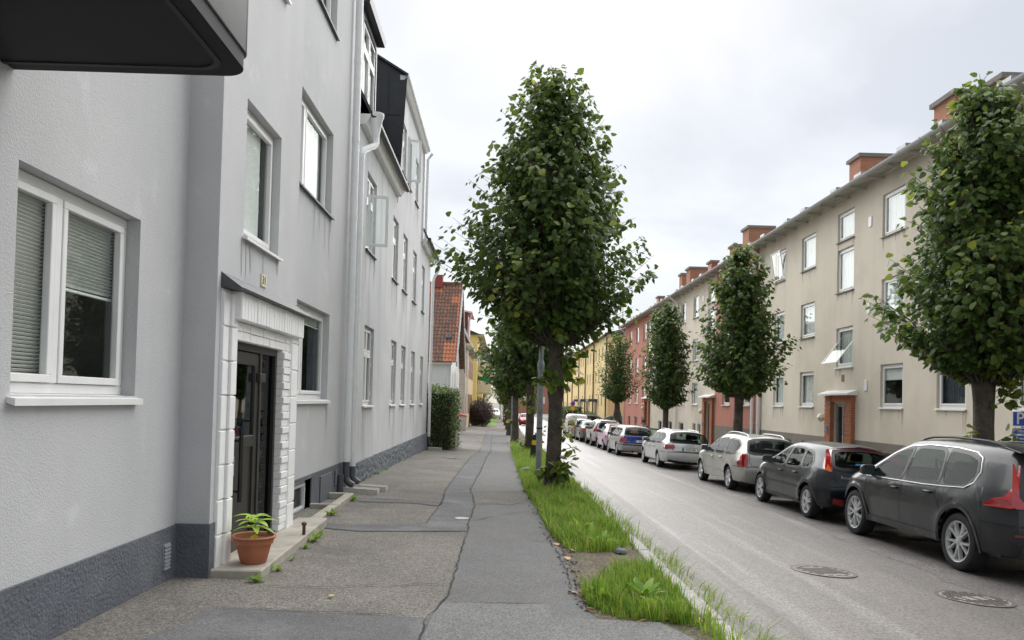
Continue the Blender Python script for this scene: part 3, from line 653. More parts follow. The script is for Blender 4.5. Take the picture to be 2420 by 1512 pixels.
# roof: mansard slopes, ridge, gable block cheeks
def slope(name,pts,mt,par,th=.05):
    n=(Vector(pts[1])-Vector(pts[0])).cross(Vector(pts[2])-Vector(pts[0])).normalized()
    if n.z<0: n=-n
    return MB().hexa([Vector(p)-n*th for p in pts],pts).build(name,mt,par)
ro=slope('roof',[(XL+.22,13.9,6.66),(XL+.22,19.0,6.66),(-3.75,19.0,9.1),(-3.75,13.9,9.1)],M_black,ob)
slope('roof_slope',[(XL+.22,24.72,6.66),(XL+.22,28.15,6.66),(-3.75,28.15,9.1),(-3.75,24.72,9.1)],M_black,ro)
slope('roof_slope',[(-3.7,13.9,9.08),(-3.7,28.15,9.08),(-7.2,28.15,10.6),(-7.2,13.9,10.6)],M_black,ro)
slope('roof_slope',[(XL+.20,18.9,9.50),(XL+.20,24.8,9.50),(-3.5,24.8,10.1),(-3.5,18.9,10.1)],M_black,ro); slope('roof_slope',[(-3.48,18.9,10.09),(-3.48,24.8,10.09),(-7.2,24.8,11.3),(-7.2,18.9,11.3)],M_black,ro)
ck=MB().quad((XL+.01,19.0-.005,6.3),(XL+.16,18.995,9.48),(-3.5,18.995,10.05),(-4.6,18.995,10.3),(-4.6,18.995,6.3)).build('cheek',M_black,ro)
MB().quad((XL+.01,24.705,6.5),(XL+.01,24.705,9.5),(-4.6,24.705,9.95),(-4.6,24.705,6.5)).build('cheek',M_black,ro)
for x in (-3.0,-3.45,-3.9): MB().box(x-.01,x+.01,18.97,18.99,6.7,9.55).build('standing_seam',M_black,ck)
for z in (7.5,8.5): MB().box(-4.5,XL,18.975,18.99,z-.01,z+.01).build('standing_seam',M_black,ck)
# eaves: white boxed soffits and fascia
def eave(y0,y1,z,par=ro):
    MB().hexa([(XL-.02,y0,z-.14),(XL+.10,y0,z-.12),(XL+.10,y1,z-.12),(XL-.02,y1,z-.14)],[(XL-.02,y0,z+.06),(XL+.22,y0,z+.06),(XL+.22,y1,z+.06),(XL-.02,y1,z+.06)]).build('eave_soffit',M_white,par)
    MB().tube([(XL+.25,y0,z+.05),(XL+.25,y1,z+.05)],.06,10).build('gutter',M_white if z>8 else M_black,par,smooth=True)
eave(13.92,18.95,6.56); eave(24.75,28.05,6.56)
MB().hexa([(XL-.02,18.99,9.38),(XL+.08,18.99,9.38),(XL+.08,24.75,9.38),(XL-.02,24.75,9.38)],[(XL-.02,18.99,9.50),(XL+.19,18.99,9.48),(XL+.19,24.75,9.48),(XL-.02,24.75,9.50)]).build('eave_soffit',M_white,ro)
MB().tube([(XL+.12,24.78,6.5),(XL+.12,24.78,9.2),(XL+.26,24.78,9.4)],.045,10).build('downpipe',M_white,ro,smooth=True)
MB().box(XL-.005,XL+.05,24.62,24.74,6.5,9.4).build('corner_board',M_white,ro)
# tall dormer next to the tall downpipe
dm=MB().box(-4.4,XL-.02,13.98,14.16,6.72,8.70).box(-4.4,XL-.02,15.52,15.62,6.72,8.70).box(XL-.14,XL-.02,14.16,15.52,6.72,7.02).box(XL-.14,XL-.02,14.16,15.52,8.52,8.70).build('dormer',M_black,ob)
MB().hexa([(-4.5,13.9,8.70),(XL+.12,13.9,8.66),(XL+.12,15.72,8.66),(-4.5,15.72,8.70)],[(-4.5,13.9,8.98),(XL+.14,13.9,8.80),(XL+.14,15.75,8.80),(-4.5,15.75,8.98)]).build('dormer_roof',M_black,dm)
w=window(ob,1,XL-.02,14.16,15.52,7.02,8.52,splits=(14.84,),transom=8.0,rec=.03,fw=.06,fill=[('white',14.2,15.0,7.05,8.45)])
MB().box(-4.3,-4.2,14.16,15.52,6.72,8.7).build('dormer_backing',M_room,dm)
# hopper and second downpipe
pp=downpipe(ob,XL+.10,13.62,-.16,5.78,.058,.24)
MB().tube([(XL+.10,13.62,5.74),(XL+.12,13.66,5.86),(XL+.26,14.0,6.06),(XL+.28,14.04,6.12),(XL+.28,14.04,6.25)],.058,14).build('elbow',M_pipe_w,pp,smooth=True)
MB().lathe([(.06,6.22),(.065,6.3),(.12,6.58),(.135,6.6),(.135,6.66),(.125,6.66),(.06,6.3)],(XL+.28,14.04,0),seg=18).build('hopper',M_pipe_w,pp,smooth=True)
p3=downpipe(ob,XL+.09,28.02,gz(XL,28)+.03,5.75,.055,.10)
MB().tube([(XL+.09,28.02,5.7),(XL+.12,28.04,5.9),(XL+.25,28.12,6.15),(XL+.27,28.14,6.25)],.055,12).build('elbow',M_pipe_w,p3,smooth=True)
MB().lathe([(.056,6.2),(.06,6.28),(.12,6.5),(.13,6.56),(.12,6.56),(.05,6.3)],(XL+.27,28.14,0),seg=16).build('hopper',M_pipe_w,p3,smooth=True)
# ---------------------------------------------------------------- small things at the foot of the wall
st=empty('doorstep',(-2.2,8,gz(-2.2,8))); Par.roots.append(st); tag(st,'worn concrete doorstep slab in front of the white brick porch','step')
MB().hexa([(-2.45,6.53,-.35),(-1.99,6.55,-.35),(-2.10,9.50,-.35),(-2.45,9.45,-.35)],[(-2.45,6.53,-.025),(-1.99,6.55,-.028),(-2.10,9.50,-.035),(-2.45,9.45,-.03)]).build('slab',M_conc,st,bev=.012)
MB().box(XD-.02,XB+.0,DY0-.01,DY1+.01,-.4,-.02).build('threshold',M_conc,st)
o=MB().lathe([(.018,0),(.018,.10),(.026,.102),(.03,.115),(.022,.13),(.006,.135)],seg=14).build('iron_stop',mat('rusty_iron',(.10,.05,.035),.6,var=.3,vs=20),smooth=True); px,py=G(718,1263); 
r=ray(718,1263); tt=(-.03-H)/r.z; o.location=(r.x*tt,r.y*tt,-.031); tag(o,'short rusty iron door stop peg standing on the doorstep','peg')
# flower pot
r=ray(588,1336); tt=(-.027-H)/r.z; pot=empty('flower_pot',(r.x*tt,r.y*tt+.12,-.0268)); tag(pot,'terracotta flower pot with a young pale green leafy plant on the doorstep','flower pot')
M_terra=mat('terracotta',(.40,.145,.075),.75,var=.14,vs=9,bump=.15,bs=50)
MB().lathe([(.105,0),(.11,.004),(.135,.10),(.15,.165),(.152,.168),(.166,.172),(.172,.215),(.185,.218),(.195,.232),(.185,.245),(.166,.24),(.160,.20)],seg=36).build('pot',M_terra,pot,smooth=True)
MB().lathe([(.005,.205),(.161,.204)],seg=24).build('soil',M_soil,pot)
plm=leaf_mat('potted_leaf',[(0,(.22,.42,.06)),(.6,(.38,.58,.10)),(1,(.50,.66,.16))],.4)
MB().tube([(0,0,.2),(.01,.0,.28),(.0,.01,.38)],[.008,.007,.005],8).build('stem',plm,pot,smooth=True)
def broad_leaf(ln,wd,droop,curl=.25):
    v=[];f=[]; n=6
    for i in range(n+1):
        t=i/n; w=wd*math.sin(math.pi*min(1,t*.93+.04))**.8*(1-.25*t); x=ln*t; z=.25*ln*t-droop*t*t
        v+=[(x,-w,z+curl*w),(x,0,z),(x,w,z+curl*w)]
    for i in range(n):
        a=i*3; f+=[(a,a+1,a+4,a+3),(a+1,a+2,a+5,a+4)]
    return v,f
rl=random.Random(4)
def leaf_obj(name,par,mt,loc,az,ln,wd,droop,tint,pitch=0):
    v,f=broad_leaf(ln,wd,droop); me=bpy.data.meshes.new(name); me.from_pydata(v,[],f); me.materials.append(mt)
    me.polygons.foreach_set('use_smooth',[True]*len(f)); at=me.attributes.new('tint','FLOAT','POINT'); at.data.foreach_set('value',[tint]*len(v))
    o=link(name,me,par); o.location=loc; o.rotation_euler=(0,-pitch,az); return o
for k in range(15):
    lvl=k//5; leaf_obj('leaf',pot,plm,(0,0,.39-.045*lvl),k*2.399,rl.uniform(.13,.19)+.02*lvl,rl.uniform(.03,.042),rl.uniform(.06,.11),rl.uniform(.3,1),.35-.12*lvl)
leaf_obj('leaf',pot,leaf_mat('yellow_leaf',[(0,(.65,.48,.03)),(1,(.7,.55,.05))],.3),(.02,-.04,.25),-1.4,.09,.035,.06,.5,-.6)
MB().lathe([(.028,0),(.034,.006),(.034,.04),(.028,.046)],(.14,.02,.25),seg=14).build('soil_gauge',mat('gauge_grey',(.10,.10,.11),.35,var=0),pot,smooth=True)
# light well: concrete edging and gravel
lw=empty('light_well',(-2.45,11,gz(-2.45,11))); Par.roots.append(lw); tag(lw,'mossy concrete edging of the gravel light well below the basement window','light well')
e0,e1=G(745,1236),G(836,1180)
zt0=gz(*e0)+.10
MB().hexa([(e0[0]-.13,e0[1],-.6),(e0[0],e0[1]-.02,-.6),(e1[0],e1[1],-.6),(e1[0]-.13,e1[1],-.6)],[(e0[0]-.13,e0[1],gz(*e0)+.03),(e0[0],e0[1]-.02,gz(*e0)+.02),(e1[0],e1[1],gz(*e1)+.10),(e1[0]-.13,e1[1],gz(*e1)+.10)]).build('edging',M_conc,lw,bev=.012)
ya=e0[1]+.62*(e1[1]-e0[1]); 
for y,tp in ((e0[1]+.5*(e1[1]-e0[1]),.07),(e1[1]-.12,.10)):
    MB().box(XL+.02,e0[0]-.10,y,y+.09,-.6,gz(-2.5,y)+tp).build('cross_wall',M_conc,lw,bev=.01)
gv=MB().box(XL+.02,e0[0]-.12,e0[1]+.08,e1[1]-.03,-.6,gz(-2.5,12)-.05)
rg=random.Random(9)
for k in range(420):
    x=rg.uniform(XL+.04,e0[0]-.14); y=rg.uniform(e0[1]+.1,e1[1]-.05); r_=rg.uniform(.010,.022); z=gz(-2.5,12)-.045
    gv.hexa([(x-r_,y-r_*.8,z),(x+r_*.7,y-r_,z),(x+r_,y+r_*.7,z),(x-r_*.6,y+r_,z)],[(x-r_*.5,y-r_*.4,z+r_*1.2),(x+r_*.4,y-r_*.5,z+r_),(x+r_*.5,y+r_*.4,z+r_*1.3),(x-r_*.3,y+r_*.5,z+r_)])
g_=gv.build('gravel',M_gravel,lw); g_['kind']='stuff'
# splash blocks
def splash(y,x0,x1,label,gut):
    z=gz(-2.4,y); o=empty('splash_block',((x0+x1)/2,y,z)); tag(o,label,'splash block','concrete splash blocks under the downpipes'); w=.135
    mb=MB(); n=9; d=(x1-x0)/2
    pr=[(-w,-.03),(-w,.085),(-w*.8,.09)]+[(-w*.8+w*1.6*i/n,.09-.06*math.sin(math.pi*i/n)) for i in range(1,n)]+[(w*.8,.09),(w,.085),(w,-.03)]
    mb.hexa([(-d,a,b+.015) for a,b in pr],[(d,a,b-.01) for a,b in pr]); mb.build('trough',M_conc_l,o,smooth=True); return o
splash(13.12,-2.62,-2.05,'pale concrete splash block under the downpipe beside the light well',0)
splash(13.62,-2.60,-1.98,'pale concrete splash block with a browner trough beside the rough dark plinth',0)
o=splash(28.0,-2.62,-2.12,'pale concrete splash block by the hedge at the house corner',0)
# ================================================================== LEFT: white house with clay tile roof
def brick_mat(name,c1,c2,mortar,sx=.25,sz=.075):
    m=bpy.data.materials.new(name); m.use_nodes=True; nt=m.node_tree; N=nt.nodes; L=nt.links; b=N['Principled BSDF']; b.inputs['Roughness'].default_value=.9
    g=N.new('ShaderNodeNewGeometry'); s=N.new('ShaderNodeSeparateXYZ'); L.new(g.outputs['Position'],s.inputs[0])
    a=N.new('ShaderNodeMath'); L.new(s.outputs[0],a.inputs[0]); L.new(s.outputs[1],a.inputs[1]); c=N.new('ShaderNodeCombineXYZ'); L.new(a.outputs[0],c.inputs[0]); L.new(s.outputs[2],c.inputs[1])
    t=N.new('ShaderNodeTexBrick'); t.inputs['Scale'].default_value=1; t.inputs['Brick Width'].default_value=sx; t.inputs['Row Height'].default_value=sz; t.inputs['Mortar Size'].default_value=.008
    t.inputs['Color1'].default_value=(*c1,1); t.inputs['Color2'].default_value=(*c2,1); t.inputs['Mortar'].default_value=(*mortar,1); L.new(c.outputs[0],t.inputs['Vector'])
    L.new(t.outputs[0],b.inputs['Base Color']); MATS[name]=m; return m
M_chim=brick_mat('chimney_brick',(.44,.17,.085),(.36,.13,.065),(.33,.25,.20))
M_tile=[mat('tile_brown',(.20,.115,.085),.85,var=.4,vs=7,blotch=[(9,(.11,.075,.06),.45,.65),(22,(.36,.31,.26),.62,.72)]),mat('tile_rust',(.26,.12,.08),.85,var=.35,vs=7,blotch=(8,(.14,.09,.07),.5,.7)),mat('tile_orange',(.47,.18,.095),.8,var=.2,vs=6)]
M_wwall=mat('white_render',(.74,.735,.71),.9,var=.05,vs=1,streak=.2,streak_col=(.55,.54,.5))
wh=empty('white_house',(-3,49,gz(-3,49))); Par.roots.append(wh); tag(wh,'white wooden and rendered house with steep red clay tile roof','house')
Y0,Y1,XG=44.6,53.6,-3.0; ZE,ZA,YA=3.75,8.85,48.95
mb=MB(); mb.quad((XG,Y0,-1.4),(XG,Y1,-1.4),(XG,Y1,ZE),(XG,YA,ZA-.15),(XG,Y0,ZE)); mb.quad((XG,Y0,-1.4),(XG,Y0,1.72),(-11,Y0,1.72),(-11,Y0,-1.4)); mb.quad((XG,Y1,-1.4),(XG,Y1,ZE),(-11,Y1,ZE),(-11,Y1,-1.4))
mb.build('wall',M_wwall,wh)
uw=MB().box(-11,XG+.03,Y0-.05,Y0+.1,1.72,3.62).build('upper_wall',M_white,wh)
for i in range(12): MB().box(-3.06-i*.17,-3.03-i*.17,Y0-.075,Y0-.05,1.74,3.60).build('batten',M_white,uw)
MB().box(XG+.0,XG+.07,Y0-.06,Y1,1.66,1.74).build('string_course',M_white,uw)
MB().box(XG-.01,XG+.02,Y0,Y1,1.75,3.6).build('gable_boarding',M_white,uw)
MB().box(-11,XG+.05,Y0-.09,Y0-.05,1.62,1.72).build('ledge',M_white,uw)
MB().box(-11,XG+.1,Y0-.35,Y0,3.48,3.66).build('eave_board',mat('cream_paint',(.68,.64,.54),.6,var=.05),wh)
MB().tube([(XG-.12,Y0-.12,1.5),(XG-.12,Y0-.12,3.5)],.05,8).build('drain_spout',M_white,wh,smooth=True)
ar=[(-4.9,-1.2)]+[(-4.35-.55*math.cos(math.pi*k/10),.62+.42*math.sin(math.pi*k/10)) for k in range(11)]+[(-3.8,-1.2)]
prism('arched_porch',ar,'y',Y0-.012,Y0+.3,M_room,wh)
MB().box(XG-.05,XG+.14,Y0+.0,Y1,-1.4,-.15).build('base_course',M_conc_l,wh)
rf=MB().quad((-2.62,Y0-.42,ZE-.14),(-2.62,YA,ZA-.06),(-11,YA,ZA-.06),(-11,Y0-.42,ZE-.14)).quad((-2.62,Y1+.42,ZE-.14),(-2.62,YA,ZA-.06),(-11,YA,ZA-.06),(-11,Y1+.42,ZE-.14)).build('roof',M_tile[0],wh)
def tile_mesh(mt):
    mb=MB(); n=6; w=.20; ln=.36
    for j,(l,) in enumerate(((0,),(ln,))):
        for i in range(n+1):
            t=i/n; mb.v.append((t*w*1.06,l,.040*math.sin(t*2*math.pi+.5)+.024-.035*(l/ln)+.012))
    for i in range(n): mb.f.append((i,i+1,i+n+2,i+n+1)); mb.m.append(0)
    for i in range(n):
        a=mb.v[i]; b=mb.v[i+1]; mb.quad(a,b,(b[0],b[1],b[2]-.04),(a[0],a[1],a[2]-.04))
    return mb.mesh('roof_tile',mt,smooth=True)
tms=[tile_mesh(m_) for m_ in M_tile]; sl=Vector((0,YA-(Y0-.42),ZA-ZE+.08)); sln=sl.length; sl.normalize(); ang=math.atan2(sl.z,sl.y); rt=random.Random(12)
nr=int(sln/.325)
for r_ in range(nr+1):
    for c_ in range(12):
        x=-2.84-c_*.2; bott=r_<4; 
        org=(c_<1 and rt.random()<.95) or (r_<5 and c_<4) or (15<r_<18 and c_<3) or (r_>18 and c_>5)
        k=2 if org else (1 if rt.random()<.35 else 0)
        o=link('roof_tile',tms[k],rf); d=sl*(r_*.325); o.location=(x,Y0-.42+d.y,ZE-.12+d.z+.01); o.rotation_euler=(ang,0,0)
nrm=Vector((0,-math.sin(ang),math.cos(ang)))
for r_ in range(10): MB().tube([(-2.62-r_*.3,YA,ZA+.02),(-2.62-r_*.3-.31,YA,ZA+.02)],[.11,.10],8).build('ridge_tile',M_tile[1],rf,smooth=True)
for (ya,za,yb,zb2) in ((Y0-.5,ZE-.25,YA,ZA+.05),(Y1+.5,ZE-.25,YA,ZA+.05)):
    MB().hexa([(-2.66,ya,za-.14),(-2.58,ya,za-.14),(-2.58,yb,zb2-.2),(-2.66,yb,zb2-.2)],[(-2.66,ya,za+.14),(-2.58,ya,za+.14),(-2.58,yb,zb2+.06),(-2.66,yb,zb2+.06)]).build('verge_board',M_zinc,rf)
MB().box(-3.25,-2.85,47.55-.0,47.75,7.0,7.0).v
sk=MB(); p0=Vector((-2.98,Y0-.42,ZE-.12))+sl*1.95+nrm*.05
for (dx,dw) in ((0,.12),(.17,.12)): a=p0+Vector((-dx-.2,0,0)); sk.hexa([a,a+Vector((dw,0,0)),a+Vector((dw,0,0))+sl*.3,a+sl*.3],[q+nrm*.05 for q in (a,a+Vector((dw,0,0)),a+Vector((dw,0,0))+sl*.3,a+sl*.3)])
sk.build('skylight',M_black,rf)
prism('chimney',[(-4.5,YA-.4),(-3.9,YA-.4),(-3.9,YA+.4),(-4.5,YA+.4)],'z',ZA-.3,ZA+.5,mat('red_chimney_sheet',(.30,.06,.045),.6,var=.1),rf)
for (a,b,c,d) in ((45.6,46.3,.2,1.35),(48.4,49.2,.2,1.4),(51,51.8,.2,1.4),(48.3,49.3,2.1,3.3),(46.2,46.8,2.2,3.1)):
    w=MB().box(XG+.012,XG+.05,a,b,c,d).build('window',mat('dark_red_frame',(.28,.05,.045),.5,var=.05) if d<2 else M_white,wh); MB().box(XG+.045,XG+.055,a+.08,b-.08,c+.08,d-.08).build('pane',M_glass,w)
# ================================================================== LEFT: beige house with red dormer
bh_=empty('beige_house',(-3,66,gz(-3,66))); Par.roots.append(bh_); tag(bh_,'cream panelled house with dark red roof and red dormer beyond the white house','house')
XW=-2.95; M_cream=mat('cream_wall',(.60,.56,.48),.9,var=.06,vs=1.5,streak=.2); M_yel2=mat('sand_wall',(.66,.50,.30),.9,var=.05)
mb=MB(); mb.quad((XW,62,-1.8),(XW,62,6.0),(-3.75,62,8.1),(-12,62,8.1),(-12,62,-1.8)); mb.build('end_wall',M_cream,bh_)
MB().quad((XW,62,-1.8),(XW,78,-1.8),(XW,78,6.0),(XW,62,6.0)).quad((XW,78,-1.8),(XW,78,6),(-12,78,6),(-12,78,-1.8)).build('wall',M_yel2,bh_)
for k in range(6): MB().box(-6,XW+.01,61.985,62.0,-.6+k*1.1,-.575+k*1.1).build('panel_joint',M_conc,bh_)
M_rroof=mat('red_roof_sheet',(.22,.035,.035),.55,var=.12,vs=2)
rf=MB().hexa([(-2.55,61.7,5.85),(-2.55,78.3,5.85),(-3.75,78.3,8.3),(-3.75,61.7,8.3)],[(-2.5,61.7,5.95),(-2.5,78.3,5.95),(-3.7,78.3,8.4),(-3.7,61.7,8.4)]).build('roof',M_rroof,bh_)
MB().hexa([(-2.48,61.6,5.68),(-2.48,61.7,5.68),(-3.75,61.7,8.2),(-3.75,61.6,8.2)],[(-2.44,61.6,5.98),(-2.44,61.7,5.98),(-3.7,61.7,8.5),(-3.7,61.6,8.5)]).build('verge_board',M_white,rf)
MB().box(-2.95,-2.42,61.7,78.3,5.68,5.86).build('eave_soffit',M_conc_l,rf)
dd=MB().box(-5,-2.98,64.5,69.5,6.6,8.9).build('dormer',M_rroof,bh_); MB().hexa([(-5,64.2,9.2),(-2.6,64.2,8.75),(-2.6,69.8,8.75),(-5,69.8,9.2)],[(-5,64.2,9.3),(-2.58,64.2,8.87),(-2.58,69.8,8.87),(-5,69.8,9.3)]).build('dormer_roof',M_white,dd)
MB().tube([(-2.66,64.2,8.6),(-2.8,64.3,8.3),(-2.9,64.4,8.1),(-2.9,64.4,6.8)],.06,8).build('downpipe',M_white,dd,smooth=True)
MB().tube([(-2.8,61.9,-1.2),(-2.8,61.9,5.4),(-2.55,61.8,5.75)],.06,8).build('downpipe',M_white,bh_,smooth=True)
for a in (63.2,65.4,68,70.5,73,75.5):
    for c in (.3,3.4):
        w=MB().box(XW+.005,XW+.04,a,a+.95,c,c+1.7).build('window',mat('red_brown_frame',(.25,.09,.06),.5,var=.05),bh_); MB().box(XW+.035,XW+.045,a+.1,a+.85,c+.1,c+1.6).build('pane',M_glass,w)
# ================================================================== LEFT: yellow block with balconies
yb_=empty('balcony_block',(-3,105,gz(-3,105))); Par.roots.append(yb_); tag(yb_,'yellow apartment block with white balconies, one with a green awning, beyond the cream house','building')
M_yel=mat('yellow_render',(.86,.64,.25),.9,var=.05,vs=1,streak=.15)
mb=MB(); wall_x(mb,1,-3.1,94,128,-2.5,9.6,[]); mb.quad((-3.1,94,-2.5),(-3.1,94,9.6),(-14,94,9.6),(-14,94,-2.5)); mb.quad((-3.1,128,-2.5),(-3.1,128,9.6),(-14,128,9.6),(-14,128,-2.5)); mb.build('wall',M_yel,yb_)
MB().hexa([(-14,93.6,9.5),(-2.7,93.6,9.5),(-2.7,128.4,9.5),(-14,128.4,9.5)],[(-8,93.6,11.4),(-7.5,93.6,11.4),(-7.5,128.4,11.4),(-8,128.4,11.4)]).build('roof',M_black,yb_)
MB().box(-3.4,-2.3,93.7,128,9.35,9.6).build('eave_soffit',M_conc_l,yb_)
M_balc=mat('cream_balcony',(.70,.66,.58),.7,var=.05)
for yk,y in enumerate((97,104,111,119)):
    for zk,z in enumerate((-.2,2.6,5.4)):
        b=MB().box(-3.1,-1.5,y,y+3.6,z-.15,z).box(-1.56,-1.5,y,y+3.6,z,z+1.0).box(-3.1,-1.56,y,y+.06,z,z+1.0).box(-3.1,-1.56,y+3.54,y+3.6,z,z+1.0).build('balcony',M_balc if zk else mat('wooden_balcony',(.20,.10,.05),.8,var=.2),yb_)
        MB().box(-3.09,-3.05,y+.5,y+3,z+.1,z+2.2).build('balcony_door',M_room,b)
        if (yk,zk)==(0,1): MB().hexa([(-3.1,y,z+1.55),(-1.5,y,z+1.15),(-1.5,y+3.6,z+1.15),(-3.1,y+3.6,z+1.55)],[(-3.1,y,z+1.95),(-1.5,y,z+1.75),(-1.5,y+3.6,z+1.75),(-3.1,y+3.6,z+1.95)]).build('awning',mat('green_awning',(.0,.22,.13),.8,var=.1),b)
        if zk==2: MB().box(-3.1,-1.7,y,y+3.6,z+2.6,z+2.8).build('balcony_roof',M_black,b)
struct(strip('lawn',-8,-.55,.02,mat('lawn_grass',(.13,.24,.035),.95,var=.25,vs=8,bump=.5,bs=60),[76,80,90,100,115,130]))
# ================================================================== RIGHT: long apartment row, four sections
XR=11.8; ZR=[1.55,4.22,6.87]; WH=1.33; ZEV=8.72
def rwin(par,yc,w,z,h=WH,sillw=True,tilt=None,fill=None,far=False):
    y0,y1=yc-w/2,yc+w/2
    if fill is None:
        k=RW.random(); fill=[('white',y0+.05,y1-.05,z+.03,z+h-.03)] if k<.5 else [('roller',y0+.05,y1-.05,z+h*RW.uniform(.3,.7),z+h-.03)] if k<.72 else [('white',y0+.05,y0+w*.3,z+.03,z+h-.03),('white',y1-w*.25,y1-.05,z+.03,z+h-.03)] if k<.93 else [('dark',y0+.05,y1-.05,z+.03,z+h-.03)]
    return window(par,-1,XR,y0,y1,z,z+h,rec=.07,fw=.075,sill=(.06,.04),sillm=M_white if sillw else M_rplinth,fill=fill,far=far)
def rsection(name,label,y0,y1,mt,cols,stair,base,plinth_top,pl_mat,door_y):
    root=empty(name,(XR,(y0+y1)/2,gz(XR,(y0+y1)/2))); Par.roots.append(root); tag(root,label,'building','apartment row across the street')
    far=y0>35; ops=[]; ws=[]
    for (yc,w) in cols:
        for z in ZR: ops.append((yc-w/2,yc+w/2,z,z+WH)); ws.append((yc,w,z,WH))
    if stair is not None:
        for z,h in ((2.93,1.38),(5.56,1.5),(7.35,1.0)): ops.append((stair-.65,stair+.65,z,z+h)); ws.append((stair,1.3,z,h))
    if door_y is not None: ops.append((door_y-.55,door_y+.55,gz(XR,door_y)-.02,1.66))
    bw=[(yc-w/2,yc+w/2,a,b) for (yc,w,a,b) in base]; ops+=bw
    mb=MB(); wall_x(mb,-1,XR,y0,y1,-2.2,8.85,ops,depth=.10,room=.8); mb.quad((XR,y0,-2.2),(XR,y0,8.85),(XR+10,y0,8.85),(XR+10,y0,-2.2)); mb.quad((XR,y1,-2.2),(XR,y1,8.85),(XR+10,y1,8.85),(XR+10,y1,-2.2))
    mb.build('wall',[mt,M_room],root)
    if plinth_top is not None:
        segs=[(y0+.002,y1-.002)]
        if door_y is not None: segs=[(y0+.002,door_y-1.06),(door_y+1.06,y1-.002)]
        for a,b in segs:
            mb=MB(); wall_x(mb,-1,XR-.02,a,b,-2.2,plinth_top,[o for o in bw if a<o[0] and o[1]<b],depth=.1,room=.11)
            mb.quad((XR-.02,a,plinth_top),(XR-.02,b,plinth_top),(XR+.01,b,plinth_top+.004),(XR+.01,a,plinth_top+.004)); mb.build('plinth',[pl_mat,M_room],root)
    for (yc,w,z,h) in ws:
        drips(root,-1,XR,yc-w/2,yc+w/2,z-.03,M_stain_b if mt is M_beige else mat('salmon_drip_stain',(.38,.155,.115),.95,var=.1),7,.55)
        rwin(root,yc,w,z,h,sillw=(z<3),far=False if y0<36 else True)
    for o in bw: window(root,-1,XR,o[0],o[1],o[2],o[3],rec=.06,fw=.06,far=True,sill=None,fmat=M_white if o[3]-o[2]>.6 else M_zinc)
    # eave: soffit, rafters ends, gutter, roof slope
    rf=MB().hexa([(XR-.62,y0,8.80),(XR+7,y0,11.0),(XR+7,y1,11.0),(XR-.62,y1,8.80)],[(XR-.64,y0,8.88),(XR+7,y0,11.1),(XR+7,y1,11.1),(XR-.64,y1,8.88)]).build('roof',M_zinc,root)
    MB().hexa([(XR-.60,y0+.003,8.775),(XR+.0,y0+.003,8.86),(XR+.0,y1-.003,8.86),(XR-.60,y1-.003,8.775)],[(XR-.60,y0+.003,8.80),(XR,y0+.003,8.90),(XR,y1-.003,8.90),(XR-.60,y1-.003,8.80)]).build('soffit',M_soffit,rf)
    y=y0+.5
    while y<y1-.2:
        MB().box(XR-.5,XR-.002,y,y+.07,8.70,8.775).build('rafter_end',M_soffit,rf); y+=1.2
    gt=MB(); n=6
    pr=[(XR-.68+.075*math.cos(math.pi+math.pi*k/n),8.80+.075*math.sin(math.pi+math.pi*k/n)) for k in range(n+1)]
    gt.hexa([(x,y0,z) for x,z in pr],[(x,y1,z) for x,z in pr]); gt.build('gutter',M_rgutter,rf,smooth=True)
    y=y0+.3
    while y<y1:
        MB().box(XR-.58,XR-.2,y,y+.5,8.93,9.03).build('snow_guard',M_zinc,rf) if int(y*2)%3==0 else None; y+=.9
    return root,rf
def rdoor(root,dy):
    zg=gz(XR,dy); sr=MB().box(XR-.10,XR-.004,dy-1.04,dy+1.04,1.72,1.93).build('door_surround',M_brick,root)
    bh=.078; n=int((1.93-zg)/bh)
    for k in range(n):
        z=zg+.02+k*bh; p=.012 if k%2 else 0
        for (a,b) in ((dy-1.05,dy-.57),(dy+.57,dy+1.05)): brick(XR-.14-p,XR+.16,a+p*.5,b,z+.005,z+bh-.005,sr,mt=M_brick,bev=.004)
    MB().box(XR-.11,XR+.15,dy-1.035,dy-.585,zg-.05,1.93).box(XR-.11,XR+.15,dy+.585,dy+1.035,zg-.05,1.93).build('mortar',M_mortar,sr)
    MB().hexa([(XR-.34,dy-1.2,1.94),(XR+.02,dy-1.2,1.94),(XR+.02,dy+1.2,1.94),(XR-.34,dy+1.2,1.94)],[(XR-.34,dy-1.2,2.0),(XR+.0,dy-1.2,2.12),(XR+.0,dy+1.2,2.12),(XR-.34,dy+1.2,2.0)]).build('canopy',M_white,sr)
    d=MB(); xd=XR+.09
    for a,b,c,e in ((-.56,-.44,zg,1.66),(.44,.56,zg,1.66),(-.44,.44,1.55,1.66),(-.44,.44,zg,zg+.35),(-.04,.04,zg+.35,1.55)): d.box(xd-.03,xd+.03,dy+a,dy+b,c,e)
    d=d.build('door',M_galv,root); MB().box(xd+.0,xd+.01,dy-.44,dy+.44,zg+.35,1.55).build('door_pane',M_glass,d)
    MB().tube([(xd-.07,dy-.1,zg+.9),(xd-.07,dy-.1,zg+1.3)],.015,8).build('handle',M_white,d)
    MB().box(XR-.165,XR-.14,dy+.72,dy+.92,zg+1.35,zg+1.6).build('intercom',mat('blue_grey_panel',(.10,.16,.25),.4,var=.05),sr)
    lam=MB().lathe([(.02,-.16),(.10,-.10),(.14,0),(.10,.10),(.03,.15)],(XR-.14,dy+1.35,1.15),seg=14).build('globe_lamp',mat('opal_glass',(.75,.72,.62),.3,var=.02),root,smooth=True)
